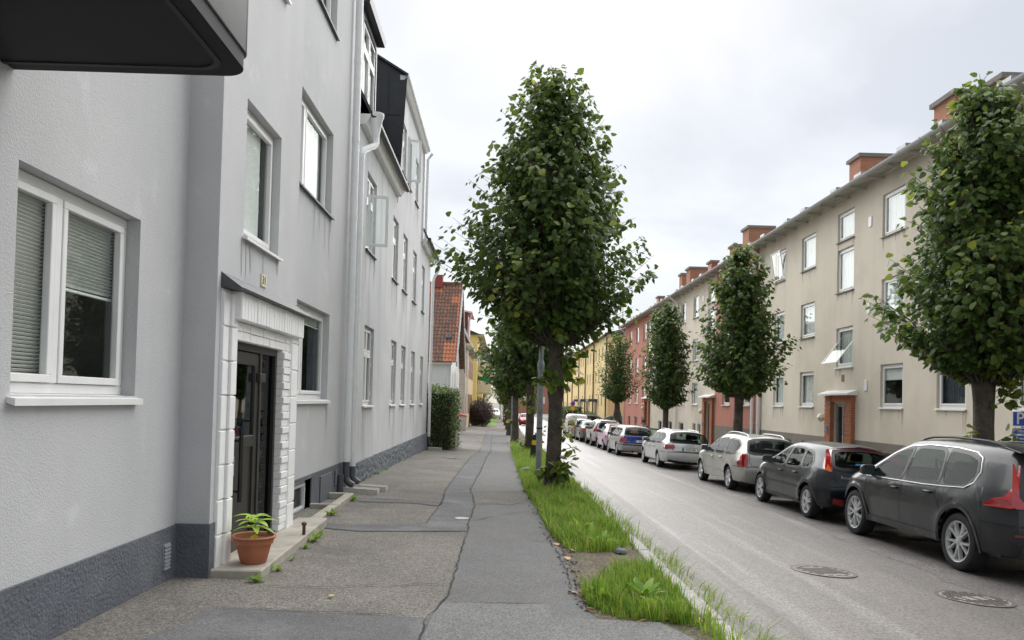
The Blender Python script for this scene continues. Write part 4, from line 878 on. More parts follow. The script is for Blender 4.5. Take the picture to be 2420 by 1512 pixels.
s1,rf1=rsection('beige_apartment_block','beige rendered apartment block with brick framed door and brown grey plinth',4.0,35.3,M_beige,[(32.68,1.2),(29.63,1.36),(23.15,1.36),(20.05,1.34),(16.9,1.34),(13.2,1.36),(9.8,1.36)],26.4,[(31.6,1.1,-.25,.2),(29.5,1.0,-.30,.2),(23.0,1.7,-.42,.22),(20.0,1.4,-.4,.2)],.45,M_rplinth,26.55)
rdoor(s1,26.55)
s2,rf2=rsection('salmon_apartment_section','narrow salmon red section of the apartment row beside the twin white downpipes',35.302,42.4,M_red,[(36.95,1.1),(40.3,1.3)],None,[(36.6,1.0,-.3,.15)],.42,M_rplinth,None)
s3,rf3=rsection('cream_apartment_section','cream section of the apartment row with white basement windows and brick door frame',42.402,61.0,M_beige,[(46.9,1.35),(50.2,1.3),(53.6,1.3),(57.2,1.3)],43.5,[(45.7,.7,-.62,.4),(46.9,.7,-.62,.4),(50.3,1.3,-.7,.35),(53.6,1.2,-.7,.35),(57,1.2,-.75,.3)],None,None,43.5)
rdoor(s3,43.5)
s4,rf4=rsection('salmon_end_section','salmon red end section of the apartment row beside the side street',61.002,74.0,M_red,[(63.8,1.3),(67.3,1.35),(70.8,1.35)],61.95,[(64,1.0,-.55,.43),(67.4,1.1,-.6,.42),(70.8,1.2,-.6,.42)],None,None,61.95)
rdoor(s4,61.95)
# open windows
tw=casement(s1,Vector((XR-.52,25.78,3.05)),(0,1,0),1.24,1.25,M_white,tilt=(.60,0,.80))
tw2=casement(s1,Vector((XR-.03,32.12,6.93)),(0,1,0),1.12,1.2,M_white,tilt=(-.16,0,.985))
# vents
for (y,z) in ((34.1,2.6),(34.05,7.6),(24.6,7.55),(24.65,4.75),(24.75,2.25),(48.6,2.0),(45.2,7.8)):
    v_=MB().box(XR-.03,XR-.002,y-.1,y+.1,z-.17,z+.17).build('vent_grille',M_white,s1 if y<35 else s3,bev=.006)
MB().box(XR-.015,XR-.002,26.35,26.55,2.42,2.66).build('number_plate',mat('brown_plate',(.22,.10,.06),.6,var=.1),s1)
# chimneys
def chimney(root,x0,x1,y0,y1,z0,z1,mt=None):
    c=MB().box(x0,x1,y0,y1,z0,z1).build('chimney',mt or M_chim,root); MB().box(x0-.09,x1+.09,y0-.09,y1+.09,z1,z1+.13).build('chimney_cap',M_rplinth,c); return c
def chim_px(root,xa,xb,yt,Y,z0,dy=.7,mt=None):
    a=onY(xa,yt+6,Y); b=onY(xb,yt,Y); chimney(root,a[0]+.09,b[0]-.09,Y,Y+dy,z0,a[1]-.10,mt)
chim_px(rf1,2028,2111,358,27.9,9.0,.9); chim_px(rf1,2250,2340,208,20.0,9.0,1.0); chim_px(rf1,2362,2450,170,18.0,9.0,1.0)
chim_px(rf2,1766,1833,528,38.5,9.0,1.0); chim_px(rf2,1731,1768,572,41.8,9.0,.8)
chim_px(rf3,1628,1680,625,49.5,9.0,1.0); chim_px(rf3,1609,1640,640,52.5,9.0,.8)
chim_px(rf3,1678,1700,610,45.5,9.0,.8,mat('red_chimney_sheet2',(.36,.07,.05),.6,var=.1)); chim_px(rf4,1554,1572,694,62.5,9.0,.8,mat('red_chimney_sheet2',(.36,.07,.05),.6))
# twin downpipes and others on the row
def rpipe(root,y,zt,r=.065):
    zg=gz(XR,y); p=MB().tube([(XR-.10,y,zg+.75),(XR-.10,y,zt-.55),(XR-.16,y,zt-.40),(XR-.52,y,zt-.14),(XR-.62,y,zt-.08),(XR-.64,y,zt)],r,10).build('downpipe',M_white,root,smooth=True)
    MB().tube([(XR-.10,y,zg),(XR-.10,y,zg+.78)],r-.006,10).build('pipe_foot',M_black,p,smooth=True)
    for z in np.arange(zg+1.6,zt-.8,1.8): MB().tube([(XR-.10,y,z),(XR-.10,y,z+.07)],r+.012,10).build('collar',M_white,p)
rpipe(s1,34.85,8.75,.085); rpipe(s2,35.75,8.75,.085); rpipe(s3,53.0-1.6,8.75); rpipe(s4,73.6,8.75)
# ================================================================== RIGHT: yellow blocks beyond the side street
M_ylw=mat('pale_yellow_render',(.88,.69,.36),.9,var=.05,vs=.8,streak=.15)
M_brn=mat('brown_pipe',(.075,.035,.03),.5,var=.1); M_wpale=mat('pale_window_frame',(.66,.60,.45),.6,var=.05)
yr=empty('yellow_block',(XR,105,gz(XR,105))); Par.roots.append(yr); tag(yr,'yellow three storey apartment block with brown downpipes and dark door canopies','building')
ops=[]; wy=[87.5+i*3.05 for i in range(13)]
for i,y in enumerate(wy):
    for z in ((1.1,3.9,6.7)): ops.append((y-.55,y+.55,z,z+1.45))
drs=[96.0,105.6,114.8]; ops=[o for o in ops if not (o[2]<2 and any(abs((o[0]+o[1])/2-d)<2.2 for d in drs))]+[(d-.9,d+.9,-1.7,1.6) for d in drs]
mb=MB(); wall_x(mb,-1,XR,85.5,128,-3,9.25,ops,depth=.1,room=.4); mb.quad((XR,85.5,-3),(XR,85.5,9.25),(XR+11,85.5,9.25),(XR+11,85.5,-3)); mb.quad((XR,128,-3),(XR,128,9.25),(XR+11,128,9.25),(XR+11,128,-3)); mb.build('wall',[M_ylw,M_room],yr)
for o in ops:
    if o[2]>0: window(yr,-1,XR,o[0],o[1],o[2],o[3],splits=((o[0]+o[1])/2,),rec=.05,fw=.07,fmat=M_wpale,far=True,fill=[('roller',o[0]+.05,o[1]-.05,o[2]+.05,o[3]-.05)])
for d in drs:
    c=MB().box(XR-1.1,XR,d-1.5,d+1.5,1.65,2.0).build('door_canopy',M_flash,yr); MB().box(XR+.02,XR+.08,d-.88,d+.88,-1.7,1.58).build('door',mat('brown_door',(.09,.06,.045),.5,var=.15),yr)
    MB().box(XR-.02,XR+.0,d-1.1,d-.92,-1.8,1.6).box(XR-.02,XR,d+.92,d+1.1,-1.8,1.6).build('door_frame',M_conc_l,yr)
for y in (86.2,98.2,107.8,117,127.5): MB().tube([(XR-.12,y,-2.2),(XR-.12,y,8.9),(XR-.4,y,9.2)],.08,8).build('downpipe',M_brn,yr,smooth=True)
MB().hexa([(XR-.5,85.2,9.2),(XR+11.5,85.2,9.2),(XR+11.5,128.3,9.2),(XR-.5,128.3,9.2)],[(XR-.5,85.2,9.35),(XR+5,85.2,10.6),(XR+5,128.3,10.6),(XR-.5,128.3,9.35)]).build('roof',M_black,yr)
MB().box(XR-.03,XR-.005,85.5,128,-3,-.75).build('plinth',M_rplinth,yr)
y2=empty('low_yellow_block',(XR+.4,148,gz(XR,148))); Par.roots.append(y2); tag(y2,'lower pale yellow block with a small red dormer at the end of the street','building')
ops=[(134+i*2.6-.5,134+i*2.6+.5,z,z+1.4) for i in range(14) for z in (.2,3.2)]
mb=MB(); wall_x(mb,-1,XR+.4,131,172,-3,6.6,ops,depth=.1,room=.4); mb.quad((XR+.4,131,-3),(XR+.4,131,6.6),(XR+11,131,6.6),(XR+11,131,-3)); mb.build('wall',[M_ylw,M_room],y2)
for o in ops: window(y2,-1,XR+.4,o[0],o[1],o[2],o[3],rec=.05,fw=.09,fmat=M_white,far=True)
MB().hexa([(XR-.1,130.7,6.5),(XR+11,130.7,6.5),(XR+11,172,6.5),(XR-.1,172,6.5)],[(XR+4,130.7,10),(XR+6,130.7,10),(XR+6,172,10),(XR+4,172,10)]).build('roof',M_tile[1],y2)
MB().box(XR+1.0,XR+3.5,135,140,7.2,9.2).build('dormer',M_rroof,y2)
for y in (132,141,150): MB().tube([(XR+.28,y,-2.4),(XR+.28,y,6.5)],.08,8).build('downpipe',M_brn,y2)
# far end of the street
fh=empty('far_red_house',(5,235,gz(5,235))); Par.roots.append(fh); tag(fh,'distant salmon house closing the end of the street','house')
MB().box(1,17,235,245,-3,7).build('wall',M_red,fh); prism('roof',[(234,7),(246,7),(240,11)],'x',.5,17.5,M_tile[0],fh)
for x in (3,6,9,12): MB().box(x,x+1.3,234.95,235,1,3).build('window',M_white,fh)
fp=MB().tube([(17.5,90,-1),(17.5,90,9),(17.5,90,19.5)],[.10,.08,.04],8).build('flag_pole',M_white,smooth=True); tag(fp,'tall thin white flag pole rising behind the salmon end section','flag pole')
r=ray(1473,700); fp.location.x=r.x/r.y*90-17.5
# ================================================================== TREES, GRASS, PLANTS
def np_mesh(name,V,Fq,mt,tint=None,smooth=True):
    """V (n,3), Fq list of index arrays of equal length"""
    V=np.asarray(V,dtype=np.float32); Fq=np.asarray(Fq,dtype=np.int32); k=Fq.shape[1]
    me=bpy.data.meshes.new(name); me.vertices.add(len(V)); me.vertices.foreach_set('co',V.ravel())
    me.loops.add(Fq.size); me.loops.foreach_set('vertex_index',Fq.ravel()); me.polygons.add(len(Fq))
    me.polygons.foreach_set('loop_start',np.arange(len(Fq),dtype=np.int32)*k); me.polygons.foreach_set('loop_total',np.full(len(Fq),k,dtype=np.int32))
    if smooth: me.polygons.foreach_set('use_smooth',np.ones(len(Fq),dtype=bool))
    me.update(); me.validate(); me.materials.append(mt)
    if tint is not None: a=me.attributes.new('tint','FLOAT','POINT'); a.data.foreach_set('value',np.asarray(tint,dtype=np.float32))
    return me
# lime leaf: heart shaped, folded along the rib, drooping tip (length 1 along +y)
LV=np.array([(0,0,0),(-.36,.0,-.05),(-.50,.34,-.10),(-.33,.72,-.12),(0,1.06,-.16),(.33,.72,-.12),(.50,.34,-.10),(.36,.0,-.05),(0,.42,.03)])
LF=np.array([(0,8,2,1),(8,4,3,2),(0,7,6,8),(8,6,5,4)])
LV6=np.array([(0,0,0),(-.42,.35,-.10),(0,1.0,-.14),(.42,.35,-.10)]); LF6=np.array([(0,3,2,1)])
def frames(tipdir,nrm):
    y=tipdir/np.linalg.norm(tipdir,axis=1,keepdims=True); z=nrm-(nrm*y).sum(1,keepdims=True)*y; z/=np.linalg.norm(z,axis=1,keepdims=True)+1e-9
    x=np.cross(y,z); return x,y,z
def leaves_mesh(name,P,T,Nn,size,tint,mt,simple=False,curl=None,rng=None):
    lv,lf=(LV6,LF6) if simple else (LV,LF); x,y,z=frames(T,Nn); n=len(P)
    cz=np.ones(n) if rng is None else rng.uniform(.2,3.6,n)
    V=P[:,None,:]+size[:,None,None]*(lv[None,:,0,None]*x[:,None,:]+lv[None,:,1,None]*y[:,None,:]+(lv[None,:,2]*cz[:,None])[:,:,None]*z[:,None,:])
    Fq=(lf[None]+(np.arange(n)*len(lv))[:,None,None]).reshape(-1,4)
    return np_mesh(name,V.reshape(-1,3),Fq,mt,np.repeat(tint,len(lv)),smooth=False)
leaf_protos=[]
for k in range(4):
    rr_=np.random.default_rng(k); leaf_protos.append(leaves_mesh('leaf',np.zeros((1,3)),np.array([[0,1.,0]]),np.array([[0,0,1.]]),np.ones(1),np.array([.25+.2*k]),M_leaf,rng=rr_))
def make_tree(X,Y,prof,zsplit,rt,leaf,nshoot,per,seed,label,group=None,singles=0,simple=False,knob=None,name='lime_tree',lm=None,rs_=.92,cs=0):
    """pollarded lime: knobbly trunk, limbs, upright shoots with leaves; prof = (height above trunk foot, crown radius)"""
    rng=np.random.default_rng(seed); z0=gz(X,Y); root=empty(name,(X,Y,z0)); tag(root,label,'tree',group)
    lm=lm or M_leaf
    zb_=prof[0][0]; zt_=prof[-1][0]
    # trunk
    mb=MB(); n=26; seg=18; ph=rng.uniform(0,6.3,8); top=zb_+(zt_-zb_)*.45
    lean=rng.uniform(-.03,.03,2)
    for i in range(n+1):
        t=i/n; z=top*t-.15; r=rt*(1.0-.35*t)+rt*.35*math.exp(-z/.16)*(z>-.2)
        if knob: r*=1+sum(a*math.exp(-((z-zz)/w)**2) for zz,a,w in knob)
        for k in range(seg):
            a=2*math.pi*k/seg; rr=r*(1+.05*math.sin(5*a+ph[0]+z*1.2)+.035*math.sin(9*a+ph[1]-z*2)+.04*math.sin(2*a+ph[2]+z*3)+rng.uniform(-.02,.02))
            mb.v.append((rr*math.cos(a)+lean[0]*z+.03*math.sin(z*1.3+ph[3]),rr*math.sin(a)+lean[1]*z,z))
    for i in range(n):
        for k in range(seg): a=i*seg+k; b=i*seg+(k+1)%seg; mb.f.append((a,b,b+seg,a+seg)); mb.m.append(0)
    tr=mb.build('trunk',M_bark,root,smooth='all')
    # shoots
    zs=np.array([p[0] for p in prof]); rs=np.array([p[1] for p in prof])*rs_
    zz=np.linspace(zb_,zt_,200); wgt=np.interp(zz,zs,rs)**1.1+.03; wgt/=wgt.sum()
    ez=rng.choice(zz,nshoot,p=wgt); R_=np.interp(ez,zs,rs); az=rng.uniform(0,2*np.pi,nshoot)
    lob=1+.15*np.sin(3*az+ph[4]+ez*1.9)+.13*np.sin(5*az-ez*3.3+ph[5])+.17*(rng.random(nshoot)<.10)
    fr=rng.choice([0,1],nshoot,p=[.42,.58]); rad=R_*lob*np.where(fr,rng.uniform(.78,1.06,nshoot),rng.uniform(.15,.8,nshoot))
    E_=np.stack([rad*np.cos(az),rad*np.sin(az),ez+rng.uniform(-.05,.12,nshoot)],1)
    s_=np.stack([rad*.22*np.cos(az+.2),rad*.22*np.sin(az+.2),np.maximum(ez-rng.uniform(.3,1.0,nshoot)-.35*rad,zb_-.15)],1)
    E_[:,0]+=cs; s_ex=0
    m_=np.stack([cs*.7+rad*.66*np.cos(az+.08),rad*.66*np.sin(az+.08),ez*.72+s_[:,2]*.28-.02],1)
    tw=MB(); br=[]
    for i in range(nshoot):
        if i%(1 if not simple else 3)==0: tw.tube([s_[i],m_[i],E_[i]],[.014,.008,.003],4,cap=False)
    for k in range(7):
        a=k*2.4+ph[6]; zt2=top+(zt_-top)*rng.uniform(.35,.7); r2=np.interp(zt2,zs,rs)*.45
        tw.tube([(lean[0]*top*.6,lean[1]*top*.6,top*.62),(r2*.5*math.cos(a),r2*.5*math.sin(a),top*.9),(r2*math.cos(a),r2*math.sin(a),zt2)],[rt*.42,rt*.26,rt*.09],6)
    o=tw.build('limbs',M_bark,root,smooth='all'); o['kind']='stuff'
    # leaves along the shoots
    n=nshoot*per; idx=np.repeat(np.arange(nshoot),per); t=(rng.uniform(.16,1.03,n))**.72
    a_=(1-t)[:,None]; P=a_**2*s_[idx]+2*a_*t[:,None]*m_[idx]+t[:,None]**2*E_[idx]
    off=rng.normal(0,1,(n,3)); off/=np.linalg.norm(off,axis=1,keepdims=True); P=P+off*rng.uniform(.03,.13,n)[:,None]
    outw=P*np.array([1,1,0]); outw/=np.linalg.norm(outw,axis=1,keepdims=True)+1e-6
    T=outw*rng.uniform(.2,1.0,n)[:,None]+off*.55+np.array([0,0,-.45])*rng.uniform(.2,1.6,n)[:,None]
    Nn=np.array([0,0,1.0])*rng.uniform(.3,1.0,n)[:,None]+outw*rng.uniform(.1,.9,n)[:,None]+rng.normal(0,.35,(n,3))
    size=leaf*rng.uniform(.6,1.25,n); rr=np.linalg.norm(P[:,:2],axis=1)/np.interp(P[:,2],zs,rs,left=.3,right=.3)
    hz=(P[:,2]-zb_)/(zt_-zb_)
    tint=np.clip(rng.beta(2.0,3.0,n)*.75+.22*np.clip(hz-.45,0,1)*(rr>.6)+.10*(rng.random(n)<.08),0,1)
    keep=np.ones(n,bool)
    if singles:
        score=rr+(-P[:,1])*.6/rs.max()+rng.uniform(0,.5,n); pick=np.argsort(-score)[:singles]; keep[pick]=False
        x,y,z=frames(T[pick],Nn[pick])
        for j,i in enumerate(pick):
            q=link('leaf',leaf_protos[int(rng.integers(0,4))],root); s=float(size[i])
            M=Matrix(((x[j][0]*s,y[j][0]*s,z[j][0]*s,P[i][0]),(x[j][1]*s,y[j][1]*s,z[j][1]*s,P[i][1]),(x[j][2]*s,y[j][2]*s,z[j][2]*s,P[i][2]),(0,0,0,1))); q.matrix_local=M
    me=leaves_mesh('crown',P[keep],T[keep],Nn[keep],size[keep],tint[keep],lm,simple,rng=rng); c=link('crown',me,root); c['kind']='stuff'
    return root
def sprout(root,pts,leaf,n,seed,name='sprout',mt=None,spread=.16):
    """leafy sprouts growing out of a trunk; pts in the tree's own frame (start, end)"""
    rng=np.random.default_rng(seed); tw=MB(); P=[];T=[]
    for (a,b) in pts:
        a=np.array(a);b=np.array(b); tw.tube([a,(a+b)/2+np.array([0,0,.03]),b],[.008,.006,.003],5,cap=False)
        t=rng.uniform(.25,1,n)[:,None]; off=rng.normal(0,1,(n,3)); off/=np.linalg.norm(off,axis=1,keepdims=True)
        P.append(a*(1-t)+b*t+off*rng.uniform(.02,spread,n)[:,None]); T.append(off*.8+(b-a)[None]*1.2+np.array([0,0,-.35]))
    P=np.concatenate(P);T=np.concatenate(T); k=len(P); Nn=np.array([0,0,1.])+rng.normal(0,.45,(k,3))
    o=link(name,leaves_mesh(name,P,T,Nn,leaf*rng.uniform(.6,1.2,k),rng.uniform(.25,.95,k),mt or M_leaf,rng=rng),root); o['kind']='stuff'
    s=tw.build('sprout_twigs',M_twig,o); s['kind']='stuff'; return o
GL='limes on the grass verge'; GRR='limes on the far sidewalk'
t1x,t1y=G(1300,1160)
f1=lambda L_,X,Y:[(z-gz(X,Y),r) for z,r in L_]
t1=make_tree(t1x,t1y,f1([(2.75,.55),(3.1,1.15),(3.5,1.6),(4.0,1.88),(4.5,1.82),(5.2,1.62),(6.0,1.35),(6.8,1.02),(7.6,.74),(8.15,.28)],t1x,t1y),0,.152,.118,1200,12,11,'tall pruned lime tree with leafy trunk sprouts on the grass verge beside the lamp post',singles=300,cs=-.16,rs_=1.0,knob=[(1.95,.22,.10),(2.6,.1,.4)])
pz=lambda y:1.45+(949-y)/118.8-gz(t1x,t1y)
sprout(t1,[((.1,-.12,pz(1115)),(-.35,-.3,pz(1100))),((.1,-.15,pz(1110)),(.30,-.35,pz(1105))),((.1,-.1,pz(1120)),(.1,-.42,pz(1095))),((.12,0,pz(1110)),(.42,-.1,pz(1085)))],.165,15,1)
sprout(t1,[((-.1,-.12,pz(905)),(-.35,-.3,pz(888))),((.0,-.15,pz(905)),(.05,-.45,pz(890))),((.1,-.1,pz(900)),(.45,-.2,pz(895))),((.1,0,pz(880)),(.4,.1,pz(860))),((.12,0,pz(850)),(.38,-.1,pz(840)))],.17,14,2)
sprout(t1,[((.15,0,pz(1040)),(.42,-.1,pz(1010))),((.14,0,pz(1070)),(.5,-.15,pz(1050))),((.14,0,pz(1000)),(.38,.05,pz(985)))],.15,8,3)
sprout(t1,[((.15,0,pz(820)),(.85,-.2,pz(770))),((.12,0,pz(850)),(.75,.1,pz(815)))],.16,6,4,spread=.1)
def ltree(x,y,prof,seed,label,**k):
    X,Y=G(x,y); return make_tree(X,Y,prof,0,k.pop('rt',.17),k.pop('leaf',.16),k.pop('ns',520),k.pop('per',10),seed,label,GL,simple=k.pop('simple',False),**k)
t2=ltree(1247,1070,[(2.9,.5),(3.2,1.5),(3.8,2.05),(4.6,2.1),(5.6,1.6),(6.6,1.1),(7.2,.4)],21,'second pruned lime tree on the verge, behind the orange marker post',knob=[(2.2,.18,.15)])
sprout(t2,[((0,-.15,2.0),(-.25,-.4,2.0)),((0,-.15,2.2),(.2,-.45,2.3)),((0,-.15,1.9),(.15,-.4,1.7))],.17,14,5)
sprout(t2,[((0,-.2,.3),(.5,-.3,.6)),((.1,0,.3),(-.4,-.3,.45)),((.1,0,.3),(.6,.2,.9))],.16,12,6)
t3=make_tree(.72,40.2,[(2.6,.5),(3.0,1.3),(3.8,1.7),(5,1.6),(6.2,1.0),(7,.4)],0,.18,.16,400,9,23,'third pruned lime tree on the verge, behind the grey cabinet',GL)
sprout(t3,[((0,-.15,1.7),(-.5,-.4,1.75)),((0,-.15,1.2),(-.3,-.3,1.2))],.17,8,7)
t4=ltree(1206,1029,[(2.6,.5),(3.0,1.2),(3.7,1.55),(5,1.5),(6.2,1.0),(7,.4)],24,'broad trunked lime tree on the verge beside the striped reflector post',rt=.26,ns=420)
for k,(X,Y) in enumerate(((.6,66),(.5,82),(.4,100))): make_tree(X,Y,[(2.4,.5),(3.0,1.3),(4,1.6),(5.2,1.4),(6.4,.9),(7,.4)],0,.18,.2,300,9,30+k,'distant pruned lime tree on the verge beyond the striped reflector post',GL,simple=True)
tr1=make_tree(8.6,13.6,f1([(2.15,.5),(2.5,1.3),(2.95,1.85),(3.5,1.95),(4.2,1.7),(5.0,1.4),(5.8,1.3),(6.5,1.1),(7.1,.7),(7.45,.25)],8.6,13.6),0,.20,.12,1120,12,41,'large pruned lime tree on the far sidewalk behind the dark grey SUV',GRR,singles=300,rs_=.83,knob=[(2.6,.12,.2)])
z_=lambda y:1.45+(977-y)/133.-gz(8.6,13.6)
sprout(tr1,[((.15,-.1,z_(925)),(.42,-.2,z_(890))),((.15,-.1,z_(940)),(.42,-.3,z_(915))),((.1,-.1,z_(960)),(.32,-.3,z_(945)))],.15,14,8)
sprout(tr1,[((-.1,-.1,z_(1060)),(-.45,-.3,z_(1022))),((.1,-.1,z_(1050)),(.42,-.3,z_(1022)))],.15,9,9)
make_tree(8.6,27.7,f1([(1.95,.4),(2.3,1.2),(2.9,1.6),(3.7,1.62),(4.6,1.3),(5.6,1.0),(6.5,.85),(7.0,.5),(7.35,.2)],8.6,27.7),0,.19,.14,760,10,42,'pruned lime tree on the far sidewalk in front of the narrow salmon section',GRR,rs_=1.0)
make_tree(8.6,40.2,f1([(1.45,.4),(1.8,1.0),(2.5,1.35),(3.6,1.3),(4.8,1.1),(5.9,.95),(6.5,.6),(6.85,.25)],8.6,40.2),0,.17,.135,650,10,43,'narrow pruned lime tree on the far sidewalk in front of the cream section',GRR,rs_=1.0)
make_tree(8.6,57.2,f1([(1.75,.5),(2.2,1.3),(3.0,1.55),(4.0,1.4),(5.2,1.2),(6.2,.95),(6.9,.4)],8.6,57.2),0,.24,.14,650,10,44,'pruned lime tree with knobbly trunk on the far sidewalk before the salmon end section',GRR,rs_=1.02,simple=True,knob=[(1.9,.35,.2)])
for k,(X,Y,h) in enumerate(((-9,150,9),(-4,170,11),(3,190,10),(9,210,12),(15,195,11),(-14,190,12))):
    make_tree(X,Y,[(1.5,.8),(2.5,2.6),(4.5,3.2),(h-3,2.6),(h-1,1.5),(h,.4)],0,.25,.3,200,10,60+k,'round green tree standing at the end of the street beyond the distant cars','trees at the end of the street',simple=True,name='street_tree')
# ---------------------------------------------------------------- grass
def blades(name,P,hgt,wid,seed,lean=(0,0),mt=M_grass,tint=(.0,1.0)):
    rng=np.random.default_rng(seed); n=len(P); az=rng.uniform(0,6.283,n); hn=1+.45*np.sin(P[:,0]*7.3+1)*np.sin(P[:,1]*4.1)+.3*np.sin(P[:,0]*15+P[:,1]*11); h=hgt*rng.uniform(.4,1.35,n)*np.clip(hn,.45,1.8); w=wid*rng.uniform(.6,1.3,n)
    d=np.stack([np.cos(az),np.sin(az)],1)*rng.uniform(.15,.75,n)[:,None]*h[:,None]+np.array(lean)*h[:,None]
    side=np.stack([-np.sin(az),np.cos(az),np.zeros(n)],1)*w[:,None]*.5
    B=np.column_stack([P,[gz(float(a),float(b))-.01 for a,b in P]]); Mid=B+np.column_stack([d*.3,h*.6]); Tp=B+np.column_stack([d,h*.92])
    V=np.stack([B-side,B+side,Mid+side*.75,Mid-side*.75,Tp+side*.06,Tp-side*.06],1).reshape(-1,3); b=np.arange(n)[:,None]*6
    Fq=np.concatenate([b+np.array([[0,1,2,3]]),b+np.array([[3,2,4,5]])])
    o=link(name,np_mesh(name,V,Fq,mt,np.repeat(rng.uniform(*tint,n),6))); o['kind']='stuff'; return o
edge=sorted([(p[1],p[0]) for p in EDGE])
ex=lambda y: lerpt(y,edge)
rg=np.random.default_rng(3)
def inpoly(P,poly):
    x,y=P[:,0],P[:,1]; c=np.zeros(len(P),bool)
    for (x1,y1),(x2,y2) in zip(poly,poly[1:]+poly[:1]): c^=((y1>y)!=(y2>y))&(x<(x2-x1)*(y-y1)/(y2-y1+1e-12)+x1)
    return c
def region(poly,dens):
    xs=[p[0] for p in poly]; ys=[p[1] for p in poly]; a=(max(xs)-min(xs))*(max(ys)-min(ys)); n=int(a*dens)
    P=np.column_stack([rg.uniform(min(xs),max(xs),n),rg.uniform(min(ys),max(ys),n)]); return P[inpoly(P,poly)]
def clump(P,sc=2.5,th=.0,seed=0):
    v=np.sin(P[:,0]*sc*1.7+seed)+np.sin(P[:,1]*sc+seed*2)+np.sin((P[:,0]+P[:,1])*sc*2.3+1); return P[v+rg.normal(0,.9,len(P))>th]
front=gp([(1374,1404),(1400,1375),(1445,1352),(1500,1345),(1545,1352),(1590,1390),(1626,1440),(1640,1480),(1560,1470),(1470,1462),(1420,1452),(1388,1432)])
gA=clump(region(front,3200),3,-1.5,1); o=blades('grass',gA,.145,.010,1); tag(o,'tuft of long green grass at the end of the verge','grass',kind='stuff')
mainp=gp([(1345,1304),(1300,1262),(1272,1212),(1240,1162),(1225,1120)])+[(ex(20),20)]+[(KX0+.02,20)]+[(KX0+.03,9.4)]+gp([(1510,1306),(1490,1302),(1420,1306)])
gB=clump(region(mainp,2600),2.2,-1.6,5); o=blades('grass',gB,.155,.011,2); st_=rg.permutation(len(gB))[:260]; o2=blades('grass_stalks',gB[st_],.30,.006,12,tint=(.9,1.0)); tag(o2,'pale dry stalks standing above the verge grass','grass',kind='stuff')
tag(o,'long green grass covering the verge around the lime tree','grass',kind='stuff')
far=[(ex(20)+.02,20),(.42,26),(.45,34),(.5,36.5),(KX0+.1,36.5),(KX0+.1,20)]
o=blades('grass',clump(region(far,1100),1.5,-1.2),.17,.016,3); tag(o,'green grass on the far part of the verge','grass',kind='stuff')
gut=[(KX1-.02,4.6),(KX1+.20,4.8),(KX1+.22,7),(KX1+.16,9.5),(KX1+.10,12),(KX1+.05,16),(KX1-.02,16)]
o=blades('grass',clump(region(gut,1500),4,.1,2),.16,.009,4,lean=(.35,-.1),tint=(.45,1)); tag(o,'thin pale grass growing in the gutter along the kerb','grass',kind='stuff')
o=blades('grass',region([(KX0-.1,4.6),(KX0+.1,4.6),(KX0+.06,6.0),(KX0-.12,6.1)],1200),.15,.01,5,tint=(.4,1)); tag(o,'small grass fringe along the near kerb stone','grass',kind='stuff')
sp=np.concatenate([np.column_stack([rg.uniform(XL+.03,XL+.10,260),rg.uniform(14.2,27,260)]),])
o=blades('grass',clump(sp,1.3,.8,3),.06,.012,6,tint=(.5,1)); tag(o,'tiny grass sprouting at the foot of the rough plinth','grass',kind='stuff')
fg=[(7.95,14),(8.3,14),(8.3,60),(7.95,60)]
o=blades('grass',clump(region(fg,140),.6,.5,4),.12,.02,7); tag(o,'sparse grass by the far kerb under the trees','grass',kind='stuff')
# weeds: rosettes
def weed(x,y,size,n,label,group,z=None,flower=None):
    X,Y=G(x,y); me_v=[];me_f=[];ti=[]; rr=random.Random(int(x*3+y))
    for k in range(n):
        v,f=broad_leaf(size*rr.uniform(.6,1.1),size*.17*rr.uniform(.7,1.2),size*rr.uniform(.1,.5)); a=k*2.4+rr.uniform(-.3,.3); p=rr.uniform(.2,1.0); b=len(me_v); t=rr.random()
        for (px,py,pz_) in v:
            qx,qz=px*math.cos(p)-pz_*math.sin(p),px*math.sin(p)+pz_*math.cos(p); me_v.append((qx*math.cos(a)-py*math.sin(a),qx*math.sin(a)+py*math.cos(a),qz)); ti.append(t)
        me_f+=[tuple(i+b for i in q) for q in f]
    me=bpy.data.meshes.new('weed'); me.from_pydata(me_v,[],me_f); me.materials.append(M_weed); me.polygons.foreach_set('use_smooth',[True]*len(me_f))
    at=me.attributes.new('tint','FLOAT','POINT'); at.data.foreach_set('value',ti); o=link('weed',me); o.location=(X,Y,gz(X,Y) if z is None else z); tag(o,label,'weed',group); return o
for (x,y,s,n) in ((742,1280,.13,16),(752,1270,.12,14),(722,1296,.09,12),(655,1350,.09,12),(605,1376,.10,14),(690,1325,.06,10)): weed(x,y,s,n,'low bright green weed growing along the doorstep edge','weeds along the doorstep')
for (x,y,s,n) in ((783,1218,.14,14),(834,1184,.12,12)): weed(x,y,s,n,'bright green weed beside the light well edging','weeds by the light well')
for (x,y,s,n) in ((848,1141,.10,10),(872,1128,.12,12),(893,1120,.12,12),(915,1110,.1,10)): weed(x,y,s,n,'small weed at the foot of the rough dark plinth','weeds at the rough plinth')
for (x,y,s,n) in ((1425,1425,.22,14),(1455,1415,.2,14),(1520,1420,.25,16),(1545,1440,.2,14),(1590,1450,.16,12),(1610,1460,.16,14)): weed(x,y,s,n,'broad leaved weed in the near grass tuft','weeds in the near grass tuft')
for (x,y,s,n) in ((1375,1262,.3,14),(1395,1280,.26,14),(1350,1270,.2,12),(1420,1290,.25,12)): weed(x,y,s,n,'broad leaved weed in the long verge grass','weeds in the verge grass')
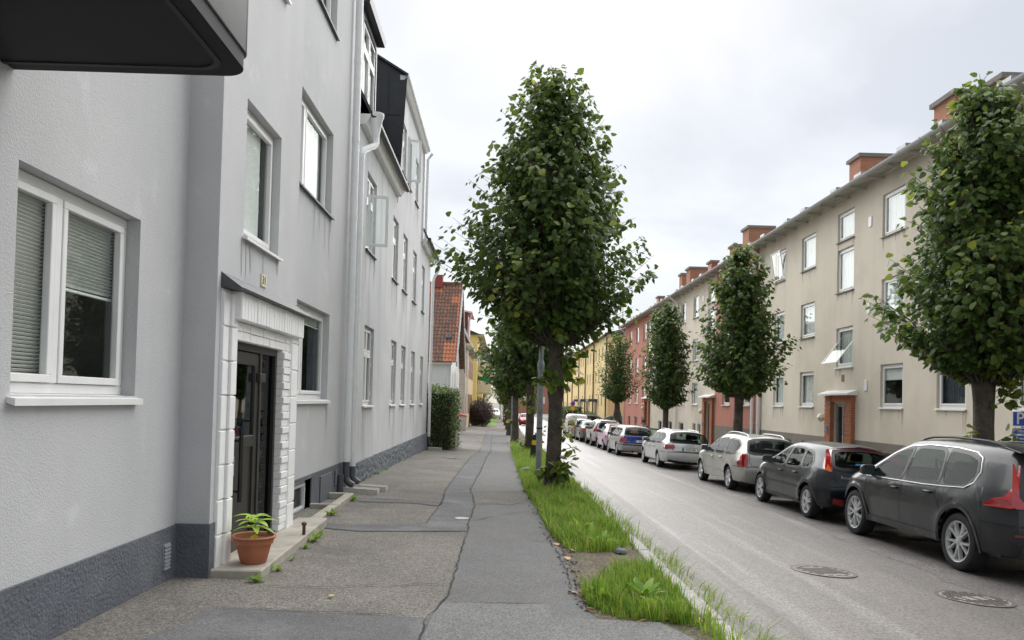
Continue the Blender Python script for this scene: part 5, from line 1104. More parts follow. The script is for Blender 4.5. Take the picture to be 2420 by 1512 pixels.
# fallen leaves
M_fall=leaf_mat('fallen_leaf',[(0,(.40,.17,.06)),(.6,(.50,.28,.12)),(1,(.60,.42,.20))],.1)
fm=leaves_mesh('fallen_leaf',np.zeros((1,3)),np.array([[0,1.,0]]),np.array([[0,0,1.]]),np.full(1,.075),np.array([.5]),M_fall)
fy=leaves_mesh('fallen_leaf',np.zeros((1,3)),np.array([[0,1.,0]]),np.array([[0,0,1.]]),np.full(1,.05),np.array([.5]),leaf_mat('yellow_fallen',[(0,(.7,.5,.05)),(1,(.75,.55,.1))],.1))
for k,(x,y) in enumerate(((1360,1406),(1322,1290),(1356,1303),(1640,1468),(1568,1466),(1600,1472),(1526,1470),(786,1411),(1383,1443),(1336,1323),(1470,1310))):
    X,Y=G(x,y); o=link('fallen_leaf',fy if k==7 else fm); o.location=(X,Y,gz(X,Y)+.02); o.rotation_euler=(.3*math.sin(k),.4*math.cos(k*2),k*1.3)
    tag(o,'small yellow leaf on the coarse sidewalk asphalt' if k==7 else 'curled brown leaf lying at the edge of the verge','leaf',None if k==7 else 'fallen leaves along the verge')
# ---------------------------------------------------------------- hedge, bushes
def bush(name,label,cat,box,n,leaf,mt,seed,ell=False,core=True,group=None):
    (x0,x1,y0,y1,h)=box; rng=np.random.default_rng(seed); cx,cy=(x0+x1)/2,(y0+y1)/2; z0=gz(cx,cy); root=empty(name,(cx,cy,z0)); tag(root,label,cat,group)
    hx,hy=(x1-x0)/2,(y1-y0)/2
    if ell:
        d=rng.normal(0,1,(n,3)); d/=np.linalg.norm(d,axis=1,keepdims=True); lob=1+.10*np.sin(4*np.arctan2(d[:,1],d[:,0])+d[:,2]*3)+.06*np.sin(9*d[:,0]+7*d[:,2])
        rr=rng.uniform(.72,1.06,n)*lob; P=d*rr[:,None]*np.array([hx,hy,h/2])+np.array([0,0,h*.5]); P=P[P[:,2]>.02]; d=d[:len(P)]
    else:
        u=rng.uniform(-1,1,(n,3)); ax=rng.choice([0,1,2],n,p=[.33,.33,.34]); sg=rng.choice([-1,1],n); u[np.arange(n),ax]=sg*rng.uniform(.86,1.0,n)
        u[:,2]=np.where(ax==2,np.abs(u[:,2]),u[:,2]); P=u*np.array([hx,hy,h/2])+np.array([0,0,h/2]); P+=rng.normal(0,.05,P.shape)+np.sin(P[:,[1,2,0]]*3.1)*.06+np.sin(P[:,[2,0,1]]*7.3+1)*.035; P[:,2]+=(rng.random(n)<.06)*rng.uniform(0,.22,n)
        P=P[P[:,2]>.05]
    n=len(P); d=P-np.array([0,0,h/2]); d/=np.linalg.norm(d,axis=1,keepdims=True)
    T=d+rng.normal(0,.7,(n,3)); Nn=d*.6+np.array([0,0,.6])+rng.normal(0,.4,(n,3))
    me=leaves_mesh('foliage',P,T,Nn,leaf*rng.uniform(.6,1.3,n),rng.beta(2,2.4,n),mt,simple=True,rng=rng); o=link('foliage',me,root); o['kind']='stuff'
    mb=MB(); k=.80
    if core:  # solid dark core added inside to block see-through; only the tubes are stalks
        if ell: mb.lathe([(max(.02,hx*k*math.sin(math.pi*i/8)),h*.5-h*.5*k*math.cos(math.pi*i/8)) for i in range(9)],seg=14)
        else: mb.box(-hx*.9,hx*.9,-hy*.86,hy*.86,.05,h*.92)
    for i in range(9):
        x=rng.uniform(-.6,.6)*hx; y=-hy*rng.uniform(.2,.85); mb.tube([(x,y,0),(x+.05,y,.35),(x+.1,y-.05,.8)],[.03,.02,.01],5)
    mb.build('core_and_stems',mat('hedge_core_'+mt.name,(.035,.04,.02),.95,var=.4,vs=6),root); return root
h0=G(1022,1068); h1=G(1066,1064)
bush('hedge','tall leafy green hedge block between the grey house corner and the white house','hedge',(-4.9,h1[0]+.12,h1[1]-.1,h1[1]+2.6,2.25),15000,.075,M_hedge,5)
gx=h1[0]+.16; p_=MB().box(gx,gx+.07,h1[1]-.12,h1[1]-.05,gz(gx,h1[1]),gz(gx,h1[1])+.75).build('fence_post',M_conc_l); tag(p_,'short pale concrete post at the hedge corner','post')
bush('barberry_bush','rounded dark purple barberry bush by the lawn','bush',(-3.2,-.75,71,74,2.5),7000,.10,M_purple,6,ell=True)
bush('clipped_hedge','long clipped dark green hedge in front of the yellow block','hedge',(8.1,11.2,106,109,2.5),5000,.10,M_hedge,7)
bush('clipped_hedge','clipped rounded green hedge block beside the no parking sign','hedge',(7.95,9.6,96,99,2.2),4000,.10,M_hedge,8)
bush('shrub','loose green shrub before the doors of the yellow block','bush',(8.3,11.3,86.5,89.5,1.9),5000,.11,M_hedge,9,ell=True)
# ================================================================== CARS
def crom(P,n=6):
    """Catmull-Rom resample of control points"""
    P=[Vector((a,b)) for a,b in P]; Q=[P[0]*2-P[1]]+P+[P[-1]*2-P[-2]]; o=[]
    for i in range(1,len(Q)-2):
        for k in range(n):
            t=k/n; a,b,c,d=Q[i-1],Q[i],Q[i+1],Q[i+2]
            o.append(.5*((2*b)+(c-a)*t+(2*a-5*b+4*c-d)*t*t+(3*b-a-3*c+d)*t**3))
    o.append(P[-1]); return [(v.x,v.y) for v in o]
def chaikin(P,it=2):
    for _ in range(it): P=[q for a,b in zip(P,P[1:]+P[:1]) for q in ((a[0]*.88+b[0]*.12,a[1]*.88+b[1]*.12),(a[0]*.12+b[0]*.88,a[1]*.12+b[1]*.88))]
    return P
def grow(P,d):
    a=sum(p[0]*q[1]-q[0]*p[1] for p,q in zip(P,P[1:]+P[:1])); s=1 if a>0 else -1; o=[]
    for i,p in enumerate(P):
        u=Vector(p)-Vector(P[i-1]); v=Vector(P[(i+1)%len(P)])-Vector(p)
        if u.length<1e-6 or v.length<1e-6: o.append(p); continue
        u.normalize(); v.normalize(); n=Vector((u.y+v.y,-u.x-v.x)); n=n.normalized() if n.length>1e-6 else Vector((u.y,-u.x)); o.append((p[0]+n.x*d*s,p[1]+n.y*d*s))
    return o
def paint(name,col,metal=.35,rough=.35,dirt=.0): return mat(name,col,rough,var=.06,vs=2,metal=metal*.6,spec=.35,coat=.16,blotch=(3,tuple(v*.8+.022 for v in col),.55,.75) if dirt else None)
M_cglass=glass_mat('car_glass',(.16,.19,.18),1.5,.14,.015)
M_cint=mat('car_interior',(.02,.02,.022),.8,var=.1)
M_tyre=mat('tyre_rubber',(.018,.018,.019),.85,var=.25,vs=12,bump=.2,bs=60)
M_trim=mat('black_trim',(.012,.012,.013),.45,var=.1)
M_seam=mat('panel_gap',(.006,.006,.007),.8,var=0)
M_chrome=mat('chrome',(.40,.41,.42),.25,var=0,metal=1)
M_alloy=mat('alloy_rim',(.52,.53,.54),.35,var=.06,metal=.6)
M_lens=mat('red_lens',(.36,.008,.012),.15,var=.05,coat=1); M_lensd=mat('dark_red_lens',(.20,.008,.012),.15,var=.05,coat=1); M_lenso=mat('amber_lens',(.75,.18,.03),.2,var=.03,coat=1)
M_plate=mat('plate_white',(.78,.78,.76),.4,var=.02); M_plb=mat('plate_blue',(.02,.08,.40),.4,var=0); M_ink=mat('plate_ink',(.01,.01,.012),.5,var=0)
TPL={}
TPL['suv']=dict(L=4.69,W=1.90,H=1.655,yr=-1.36,yf=1.505,wr=.368,sill=.30,
 rear=[(.33,-2.20),(.42,-2.31),(.60,-2.345),(.78,-2.33),(.95,-2.29),(1.12,-2.23),(1.3,-2.11),(1.48,-1.97),(1.575,-1.93)],
 top=[(-1.93,1.575),(-1.5,1.62),(-.6,1.655),(.1,1.635),(.45,1.565),(.95,1.30),(1.28,1.115),(1.5,1.06),(1.9,.985),(2.2,.87)],
 front=[(.28,2.2),(.4,2.32),(.6,2.345),(.75,2.31),(.87,2.2)],
 wins=[[(1.10,1.02),(.62,1.34),(.40,1.455),(.13,1.515),(.11,1.02)],[(.03,1.02),(.05,1.52),(-.68,1.52),(-.84,1.05)],[(-.92,1.055),(-.76,1.515),(-1.2,1.49),(-1.45,1.43),(-1.55,1.24),(-1.44,1.09)]],
 rglass=[(-.62,1.13),(.62,1.13),(.54,1.46),(-.54,1.46)],doors=[[(1.20,.42),(1.16,.75),(1.12,1.01)],[(.07,.40),(.08,.75),(.07,1.01)],[(-.78,.95),(-.88,1.04)],[(-.78,.95),(-.95,.72)]],handles=[(.22,.90),(-.66,.93)],belt=1.04,shoulder=.90,mir=1.0)
TPL['hatch']=dict(L=4.15,W=1.70,H=1.43,yr=-1.28,yf=1.335,wr=.312,sill=.24,
 rear=[(.28,-1.92),(.4,-2.04),(.58,-2.075),(.66,-2.05),(.72,-1.99),(.92,-1.94),(1.1,-1.80),(1.3,-1.58),(1.365,-1.53)],
 top=[(-1.53,1.365),(-1.0,1.41),(-.3,1.43),(.2,1.375),(.6,1.19),(1.0,.99),(1.4,.905),(1.75,.80),(1.97,.69)],
 front=[(.22,1.95),(.38,2.05),(.55,2.07),(.69,1.97)],
 wins=[[(.86,.92),(.48,1.13),(.22,1.255),(-.0,1.305),(-.03,.92)],[(-.10,.92),(-.07,1.31),(-.66,1.295),(-.86,.94)],[(-.93,.95),(-.75,1.285),(-1.1,1.22),(-1.32,1.05),(-1.25,.96)]],
 rglass=[(-.60,.98),(.60,.98),(.50,1.29),(-.50,1.29)],doors=[[(.98,.34),(.95,.65),(.88,.91)],[(-.06,.32),(-.06,.65),(-.06,.91)],[(-.82,.86),(-.92,.94)],[(-.82,.86),(-.93,.62)]],handles=[(.08,.80),(-.70,.82)],belt=.93,shoulder=.76,mir=.78)
TPL['estate']=dict(L=4.7,W=1.76,H=1.50,yr=-1.35,yf=1.37,wr=.32,sill=.24,
 rear=[(.28,-2.22),(.42,-2.33),(.62,-2.35),(.72,-2.31),(.90,-2.27),(1.0,-2.23),(1.2,-2.08),(1.38,-1.92),(1.43,-1.88)],
 top=[(-1.88,1.43),(-1.3,1.475),(-.4,1.50),(.15,1.46),(.65,1.24),(1.1,1.03),(1.55,.94),(1.95,.83),(2.22,.70)],
 front=[(.22,2.2),(.4,2.33),(.58,2.35),(.70,2.22)],
 wins=[[(.98,.96),(.55,1.20),(.30,1.315),(.08,1.365),(.05,.96)],[(-.02,.96),(.01,1.37),(-.66,1.375),(-.84,.97)],[(-.91,.975),(-.74,1.375),(-1.45,1.345),(-1.75,1.20),(-1.72,1.0)]],
 rglass=[(-.64,1.02),(.64,1.02),(.56,1.36),(-.56,1.36)],doors=[[(1.05,.34),(1.02,.65),(.98,.95)],[(.01,.32),(.01,.65),(.01,.95)],[(-.80,.9),(-.90,.97)],[(-.80,.9),(-.94,.66)]],handles=[(.16,.82),(-.66,.84)],belt=.97,shoulder=.80,mir=.9)
TPL['small']=dict(L=3.55,W=1.63,H=1.49,yr=-1.16,yf=1.14,wr=.29,sill=.24,
 rear=[(.28,-1.62),(.4,-1.75),(.6,-1.775),(.78,-1.74),(.95,-1.66),(1.1,-1.52),(1.3,-1.28),(1.38,-1.15)],
 top=[(-1.15,1.38),(-.7,1.46),(-.1,1.49),(.3,1.42),(.7,1.18),(.98,1.0),(1.25,.95),(1.5,.86),(1.66,.70)],
 front=[(.22,1.62),(.38,1.74),(.55,1.77),(.70,1.66)],
 wins=[[(.80,.97),(.45,1.2),(.2,1.33),(-.2,1.37),(-.30,.97)],[(-.38,.98),(-.28,1.36),(-.75,1.30),(-.85,1.0)]],
 rglass=[(-.42,1.08),(.42,1.08),(.36,1.27),(-.36,1.27)],doors=[[(.86,.34),(.85,.65),(.82,.96)],[(-.36,.34),(-.34,.65),(-.33,.97)]],handles=[(-.2,.85)],belt=.98,shoulder=.78,mir=.78)
TPL['sedan']=dict(L=4.5,W=1.74,H=1.43,yr=-1.3,yf=1.36,wr=.31,sill=.23,
 rear=[(.28,-2.12),(.42,-2.23),(.62,-2.25),(.85,-2.22),(.98,-2.14)],
 top=[(-2.14,.98),(-1.75,1.03),(-1.5,1.07),(-1.0,1.33),(-.5,1.42),(0,1.42),(.35,1.33),(.8,1.09),(1.05,.98),(1.5,.90),(1.9,.78),(2.1,.68)],
 front=[(.22,2.1),(.4,2.23),(.56,2.25),(.68,2.1)],
 wins=[[(.9,.94),(.5,1.17),(.25,1.27),(.05,1.30),(.03,.94)],[(-.04,.94),(-.02,1.30),(-.55,1.28),(-.85,1.14),(-.95,.96)]],
 rglass=[],doors=[[(1.0,.34),(.95,.65),(.9,.93)],[(0,.32),(0,.65),(0,.93)]],handles=[(.14,.8),(-.66,.82)],belt=.95,shoulder=.78,mir=.85)
TPL['van']=dict(L=4.4,W=1.79,H=1.82,yr=-1.25,yf=1.43,wr=.32,sill=.26,
 rear=[(.3,-2.12),(.42,-2.19),(.7,-2.2),(1.1,-2.18),(1.5,-2.12),(1.74,-2.04)],
 top=[(-2.04,1.74),(-1.5,1.81),(-.5,1.82),(.3,1.76),(.7,1.6),(1.2,1.2),(1.5,1.07),(1.8,.97),(2.05,.82)],
 front=[(.24,2.08),(.4,2.18),(.6,2.2),(.82,2.05)],
 wins=[[(1.15,1.06),(.75,1.42),(.5,1.55),(.2,1.58),(.15,1.06)]],
 rglass=[(-.62,1.15),(.62,1.15),(.57,1.6),(-.57,1.6)],doors=[[(1.2,.36),(1.15,.7),(1.15,1.05)],[(.12,.36),(.12,.8),(.12,1.6)],[(-1.0,.6),(-1.0,1.6)]],handles=[(.25,.95)],belt=1.06,shoulder=.9,mir=1.05)
class Car:
    def __init__(s,tpl,name,label,pm,loc,sc=(1,1,1),yaw=0,hi=True,**ov):
        T={k:v for k,v in TPL[tpl].items()}; T.update(ov); kx,ky,kz=sc; s.hi=hi
        s.W=T['W']*kx; s.yr=T['yr']*ky; s.yf=T['yf']*ky; s.wr=T['wr']*min(1.0,kz) if 'wr' not in ov else ov['wr']; s.sill=T['sill']; s.T=T; s.ky,s.kz,s.kx=ky,kz,kx
        s.rear=crom([(y*ky,z*kz) for z,y in T['rear']]); s.top=crom([(y*ky,z*kz) for y,z in T['top']]); s.front=crom([(y*ky,z*kz) for z,y in T['front']])
        s.rz=[(z,y) for y,z in s.rear]; s.fz=[(z,y) for y,z in s.front]; s.tz=sorted(s.top)
        s.H=max(z for y,z in s.top); b=T['belt']*kz; s.belt=b
        s.wp=[(.15,.90),(.32,.955),(.5,.99),(.66,1.0),(b-.12,.985),(b-.03,.965),(b+.03,.945),(s.H-.25,.80),(s.H,.66)] if tpl!='van' else [(.15,.92),(.4,.98),(.7,1),(b,.985),(s.H-.3,.93),(s.H,.84)]
        s.sh=T['shoulder']*kz; s.ra=s.wr+.055; s.zc=s.wr
        s.root=empty(name,(0,0,0)); tag(s.root,label,'car'); s.pm=pm
        x,y=loc; d=.0494 if x<8 else 0; yc=y
        s.root.location=(x,yc,gz(x,yc)+.002); s.root.rotation_euler=(-math.atan((gz(x,yc-1.4)-gz(x,yc+1.4))/2.8),math.atan(d),yaw)
    zt=lambda s,y: lerpt(y,s.tz)
    yR=lambda s,z: lerpt(z,s.rz)
    yF=lambda s,z: lerpt(z,s.fz)
    def w(s,y,z):
        v=s.W/2*lerpt(z,s.wp)
        a=max(0,y-s.yR(z)); b=max(0,s.yF(z)-y) if z<s.fz[-1][0]+.02 else max(0,s.tz[-1][0]-y)
        if a<.75: v*=1-.15*(1-a/.75)**2.4
        if b<1.0: v*=1-.27*(1-b/1.0)**2.4
        d=max(0,s.zt(y)-z); r=.12
        if d<r: q=1-d/r; v-=.085*(1-math.sqrt(max(0,1-q*q)))
        v+=.010*math.exp(-((z-s.sh)/.045)**2)-.012*math.exp(-((z-.48)/.10)**2)*(1 if s.yr+.4<y<s.yf-.4 else 0)
        for yc in (s.yr,s.yf):
            rho=math.hypot(y-yc,z-s.zc); v+=.022*math.exp(-((rho-s.ra-.03)/.045)**2)
        return v
    def zb(s,y):
        for yc in (s.yr,s.yf):
            if abs(y-yc)<s.ra: return s.zc+math.sqrt(s.ra**2-(y-yc)**2)
        e=0
        if y<s.yr-s.ra: e=s.rz[0][0]-s.sill
        if y>s.yf+s.ra: e=s.fz[0][0]-s.sill
        return s.sill+e
    def body(s):
        y0,y1=s.rear[0][0],s.front[0][0]; n=46 if s.hi else 26
        st={y0+(y1-y0)*i/n for i in range(n+1)}
        for yc in (s.yr,s.yf):
            st={y for y in st if abs(y-yc)>s.ra+.03}|{yc-s.ra-.002,yc+s.ra+.002}
            for k in range(0,15): st.add(yc+s.ra*.9999*math.sin(math.pi*(k/14-.5)))
        st=sorted(st); t0,t1=s.top[0][0],s.top[-1][0]
        vr=[0,.04,.1,.17,.25,.33,.41,.49,.56,.62,.68,.74,.80,.85,.89,.92,.945,.965,.98,.992,1] if s.hi else [0,.08,.2,.35,.5,.62,.74,.84,.91,.96,.985,1]
        g=[]
        for y in st:
            u=(y-y0)/(y1-y0); yt=t0+u*(t1-t0); zb,zt=s.zb(y),s.zt(yt); col=[]
            for v in vr:
                z=zb+(zt-zb)*v; yy=y+(yt-y)*v
                zr=s.rear[0][1]+(s.rear[-1][1]-s.rear[0][1])*v; lr=y0+(t0-y0)*v; zf=s.front[0][1]+(s.front[-1][1]-s.front[0][1])*v; lf=y1+(t1-y1)*v
                yy+=(1-u)**6*(s.yR(zr)-lr)+u**6*(s.yF(zf)-lf); col.append((yy,z))
            g.append(col)
        mb=MB(); nv=len(vr)
        for sg in (-1,1):
            b=len(mb.v)
            for col in g:
                for (y,z) in col: mb.v.append((sg*s.w(y,z),y,z))
            for i in range(len(g)-1):
                for j in range(nv-1):
                    a=b+i*nv+j; q=(a,a+nv,a+nv+1,a+1); mb.f.append(q if sg<0 else q[::-1]); mb.m.append(0)
        path=[g[0][j] for j in range(nv)]+[g[i][-1] for i in range(1,len(g))]+[g[-1][j] for j in range(nv-2,-1,-1)]
        kind=[0]*nv+[1]*(len(g)-1)+[2]*(nv-1); ts=[-1,-.93,-.8,-.6,-.3,0,.3,.6,.8,.93,1]; b=len(mb.v)
        for i,(y,z) in enumerate(path):
            n=s.nrm(path,i); c=s.crown(y,z,kind[i]); hw=s.w(y,z)
            for t in ts: mb.v.append((t*hw,y+n.x*c*(1-t*t),z+n.y*c*(1-t*t)))
        k=len(ts)
        for i in range(len(path)-1):
            for j in range(k-1): a=b+i*k+j; mb.f.append((a,a+1,a+k+1,a+k)); mb.m.append(0)
        me=bpy.data.meshes.new('body'); me.from_pydata(mb.v,[],mb.f); me.materials.append(s.pm)
        bm=bmesh.new(); bm.from_mesh(me); bmesh.ops.remove_doubles(bm,verts=bm.verts,dist=.0006); bmesh.ops.recalc_face_normals(bm,faces=bm.faces); bm.to_mesh(me); bm.free()
        me.polygons.foreach_set('use_smooth',[True]*len(me.polygons)); me.set_sharp_from_angle(angle=R(50))
        s.bodyo=link('body',me,s.root)
        # underbody and wheel wells
        ub=MB(); ub.box(-s.W/2+.12,s.W/2-.12,s.rear[0][0]+.12,s.front[0][0]-.12,s.sill+.0,s.sill+.06)
        for yc in (s.yr,s.yf):
            for sg in (-1,1):
                A=[(yc+(s.ra+.004)*math.cos(t_),s.zc+(s.ra+.004)*math.sin(t_)) for t_ in np.linspace(-.1,math.pi+.1,17)]; xo,xi=sg*(s.W/2-.03),sg*(s.W/2-.36)
                for p,q in zip(A,A[1:]): ub.quad((xo,*p),(xo,*q),(xi,*q),(xi,*p))
                ub.quad(*[(xi,*p) for p in A])
        ub.build('underbody',M_trim,s.bodyo)
        return s
    def nrm(s,path,i):
        a=Vector(path[max(0,i-1)]); b=Vector(path[min(len(path)-1,i+1)]); d=(b-a).normalized(); return Vector((-d.y,d.x)) if True else None
    def crown(s,y,z,k): return (.085 if z<s.belt else .055) if k==0 else .10 if k==2 else .032
    def side(s,y,z,off,sg): return (sg*(s.w(y,z)+off),y,z)
    def rear_pt(s,x,z,off=0):
        y=s.yR(z); dz=.01; d=Vector((s.yR(z+dz)-s.yR(z-dz),2*dz)).normalized(); n=Vector((-d.y,d.x)); hw=s.w(y,z); t=min(1,abs(x)/hw); c=s.crown(y,z,0)*(1-t*t)+off
        return (x,y+n.x*c,z+n.y*c)
    def top_pt(s,x,y,off=0):
        z=s.zt(y); dy=.02; d=Vector((2*dy,s.zt(y+dy)-s.zt(y-dy))).normalized(); n=Vector((-d.y,d.x)); hw=s.w(y,z); t=min(1,abs(x)/hw); c=s.crown(y,z,1)*(1-t*t)+off
        return (x,y+n.x*c,z+n.y*c)
    def fill(s,poly,fn,name,mt,par=None,maxe=.07,th=.0):
        P=[Vector((a,b,0)) for a,b in poly]; bm=bmesh.new(); vs=[bm.verts.new(p) for p in P]
        for t in geometry.tessellate_polygon([P]):
            try: bm.faces.new([vs[i] for i in t])
            except ValueError: pass
        for _ in range(5):
            es=[e for e in bm.edges if e.calc_length()>maxe]
            if not es: break
            bmesh.ops.subdivide_edges(bm,edges=es,cuts=1); bmesh.ops.triangulate(bm,faces=[f for f in bm.faces if len(f.verts)>3])
        for v in bm.verts: v.co=Vector(fn(v.co.x,v.co.y))
        bmesh.ops.recalc_face_normals(bm,faces=bm.faces)
        me=bpy.data.meshes.new(name); bm.to_mesh(me); bm.free(); me.materials.append(mt); me.polygons.foreach_set('use_smooth',[True]*len(me.polygons)); return link(name,me,par or s.root)
    def S(s,poly): return [(y*s.ky,z*s.kz) for y,z in poly]
    def side_poly(s,poly,name,mt,off=.006,sides=(-1,1),par=None,maxe=.08):
        o=[]
        for sg in sides: o.append(s.fill(poly,lambda a,b:s.side(a,b,off,sg),name,mt,par,maxe))
        return o
    def rear_poly(s,poly,name,mt,off=.006,par=None,maxe=.08): return s.fill(poly,lambda a,b:s.rear_pt(a,b,off),name,mt,par,maxe)
    def line(s,pts,fn,w,mt,name,par):
        mb=MB(); P=[]
        for a,b in zip(pts,pts[1:]):
            n=max(1,int(math.hypot(b[0]-a[0],b[1]-a[1])/.05)); P+=[(a[0]+(b[0]-a[0])*i/n,a[1]+(b[1]-a[1])*i/n) for i in range(n)]
        P.append(pts[-1])
        for i,p in enumerate(P):
            a=P[max(0,i-1)];b=P[min(len(P)-1,i+1)]; d=Vector((b[0]-a[0],b[1]-a[1])).normalized(); n=Vector((-d.y,d.x))*w/2
            mb.v+=[fn(p[0]+n.x,p[1]+n.y),fn(p[0]-n.x,p[1]-n.y)]
        for i in range(len(P)-1): mb.f.append((2*i,2*i+1,2*i+3,2*i+2)); mb.m.append(0)
        return mb.build(name,mt,par,smooth='all')
    def glass(s,trim=None,tw=.018):
        T=s.T; trim=trim or M_trim
        allp=[p for w_ in T['wins'] for p in w_]
        for w_ in T['wins']:
            P=chaikin(s.S(w_),2); 
            Q=grow(P,.012); s.cut(Q,0)
            for sg in (-1,1):
                fr=s.line(Q+Q[:2],lambda a,b:s.side(a,b,.006,sg),.042,M_trim,'window_surround',s.root)
                s.fill(P,lambda a,b:s.side(a,b,.003,sg),'side_window',M_cgl,fr,.10)
        if T['rglass']:
            P=chaikin([(x*s.kx,z*s.kz) for x,z in T['rglass']],2); Q=grow(P,.015); s.cut(Q,1); f=s.line(Q+Q[:2],lambda a,b:s.rear_pt(a,b,.007),.055,M_trim,'rear_surround',s.root); s.rgl=s.rear_poly(P,'rear_window',M_cgl,.004,f)
        yb=[p for p in s.top if .0<p[0]]
        ws=[(y,z) for y,z in s.top if s.belt+.10<z<s.H-.07 and y>0]
        if len(ws)>2:
            ya,ybb=ws[0][0],ws[-1][0]; P=[(-s.w(ya,s.zt(ya))*.9,ya),(s.w(ya,s.zt(ya))*.9,ya),(s.w(ybb,s.zt(ybb))*.93,ybb),(-s.w(ybb,s.zt(ybb))*.93,ybb)]
            s.cut(P,2); s.fill(P,lambda a,b:s.top_pt(a,b,.006),'windscreen',M_cgl,s.root,.10)
        s.interior()
    def cut(s,P,kind):
        """opens the body shell along a window outline; kind 0 side (y,z), 1 rear (x,z), 2 windscreen (x,y)"""
        me=s.bodyo.data; bm=bmesh.new(); bm.from_mesh(me)
        lo=Vector((min(p[0] for p in P),min(p[1] for p in P)))-Vector((.25,.25)); hi=Vector((max(p[0] for p in P),max(p[1] for p in P)))+Vector((.25,.25))
        key=(lambda c:(c.y,c.z)) if kind==0 else (lambda c:(c.x,c.z)) if kind==1 else (lambda c:(c.x,c.y))
        def near(c):
            k=key(c)
            if not (lo.x<k[0]<hi.x and lo.y<k[1]<hi.y): return False
            if kind==0: return abs(c.x)>.90*s.w(c.y,c.z)-.03
            if kind==1: return c.y<s.yR(c.z)+.16
            return c.z>s.zt(c.y)-.06
        for a,b in zip(P,P[1:]+P[:1]):
            d=Vector((b[0]-a[0],b[1]-a[1]))
            if d.length<1e-5: continue
            n=Vector((-d.y,d.x)).normalized()
            co,no=((0,a[0],a[1]),(0,n.x,n.y)) if kind==0 else ((a[0],0,a[1]),(n.x,0,n.y)) if kind==1 else ((a[0],a[1],0),(n.x,n.y,0))
            fs=[f for f in bm.faces if near(f.calc_center_median())]
            g_=fs+list({e for f in fs for e in f.edges})+list({v for f in fs for v in f.verts})
            bmesh.ops.bisect_plane(bm,geom=g_,plane_co=co,plane_no=no,dist=1e-5)
        def inside(k):
            c=False
            for (x1,y1),(x2,y2) in zip(P,P[1:]+P[:1]):
                if (y1>k[1])!=(y2>k[1]) and k[0]<(x2-x1)*(k[1]-y1)/(y2-y1+1e-12)+x1: c=not c
            return c
        dl=[f for f in bm.faces if near(f.calc_center_median()) and inside(key(f.calc_center_median()))]
        bmesh.ops.delete(bm,geom=dl,context='FACES'); bm.to_mesh(me); bm.free()
        me.polygons.foreach_set('use_smooth',[True]*len(me.polygons))
    def interior(s):
        fl=s.sill+.10; b=s.belt; y0=s.yR(b)+.12
        MB().box(-s.W*.42,s.W*.42,y0,s.yf-.55,fl,fl+.04).build('cabin_floor',M_cint,s.bodyo)
        MB().hexa([(-s.W*.40,s.yf-.85,b-.35),(s.W*.40,s.yf-.85,b-.35),(s.W*.40,s.yf-.35,b-.3),(-s.W*.40,s.yf-.35,b-.3)],[(-s.W*.40,s.yf-.80,b-.06),(s.W*.40,s.yf-.80,b-.06),(s.W*.40,s.yf-.35,b-.03),(-s.W*.40,s.yf-.35,b-.03)]).build('dashboard',M_cint,s.root,bev=.03)
        def seat(x,y,w,name):
            mb=MB(); mb.hexa([(x-w,y-.05,fl+.2),(x+w,y-.05,fl+.2),(x+w,y+.5,fl+.22),(x-w,y+.5,fl+.22)],[(x-w,y-.05,fl+.36),(x+w,y-.05,fl+.36),(x+w,y+.5,fl+.40),(x-w,y+.5,fl+.40)])
            t=b+.16; mb.hexa([(x-w,y-.10,fl+.25),(x+w,y-.10,fl+.25),(x+w,y+.04,fl+.25),(x-w,y+.04,fl+.25)],[(x-w*.85,y-.30,t),(x+w*.85,y-.30,t),(x+w*.85,y-.20,t),(x-w*.85,y-.20,t)])
            for dx in ((0,) if w<.4 else (-.38,.38)): mb.hexa([(x+dx-.12,y-.33,t+.02),(x+dx+.12,y-.33,t+.02),(x+dx+.12,y-.23,t+.02),(x+dx-.12,y-.23,t+.02)],[(x+dx-.11,y-.36,t+.17),(x+dx+.11,y-.36,t+.17),(x+dx+.11,y-.27,t+.17),(x+dx-.11,y-.27,t+.17)])
            mb.build(name,mat('seat_cloth',(.06,.06,.062),.9,var=.15),s.root,bev=.03,seg=2,smooth=True)
        ys=s.yf-1.75; seat(-.38*s.W/1.8,ys,.24,'seat'); seat(.38*s.W/1.8,ys,.24,'seat'); 
        if ys-.95>y0-.2: seat(0,ys-.85,.62*s.W/1.8,'rear_seat')
        p=MB(); p.tube([(-.38*s.W/1.8+.19*math.cos(a),ys+.62-.05*math.sin(a),b-.08+.19*math.sin(a)) for a in np.linspace(0,2*math.pi,17)],.016,6); p.build('steering_wheel',M_cint,s.root)
    def seams(s):
        for d in s.T['doors']:
            for sg in (-1,1): s.line(s.S(d),lambda a,b:s.side(a,b,.0035,sg),.009,M_seam,'door_seam',s.bodyo)
    def handles(s,mt=None):
        for (y,z) in s.T['handles']:
            y,z=y*s.ky,z*s.kz
            for sg in (-1,1):
                x=sg*(s.w(y,z)); MB().box(x-sg*.01,x+sg*.038,y-.085,y+.085,z-.014,z+.016).build('door_handle',mt or s.pm,s.root,bev=.008,smooth=True)
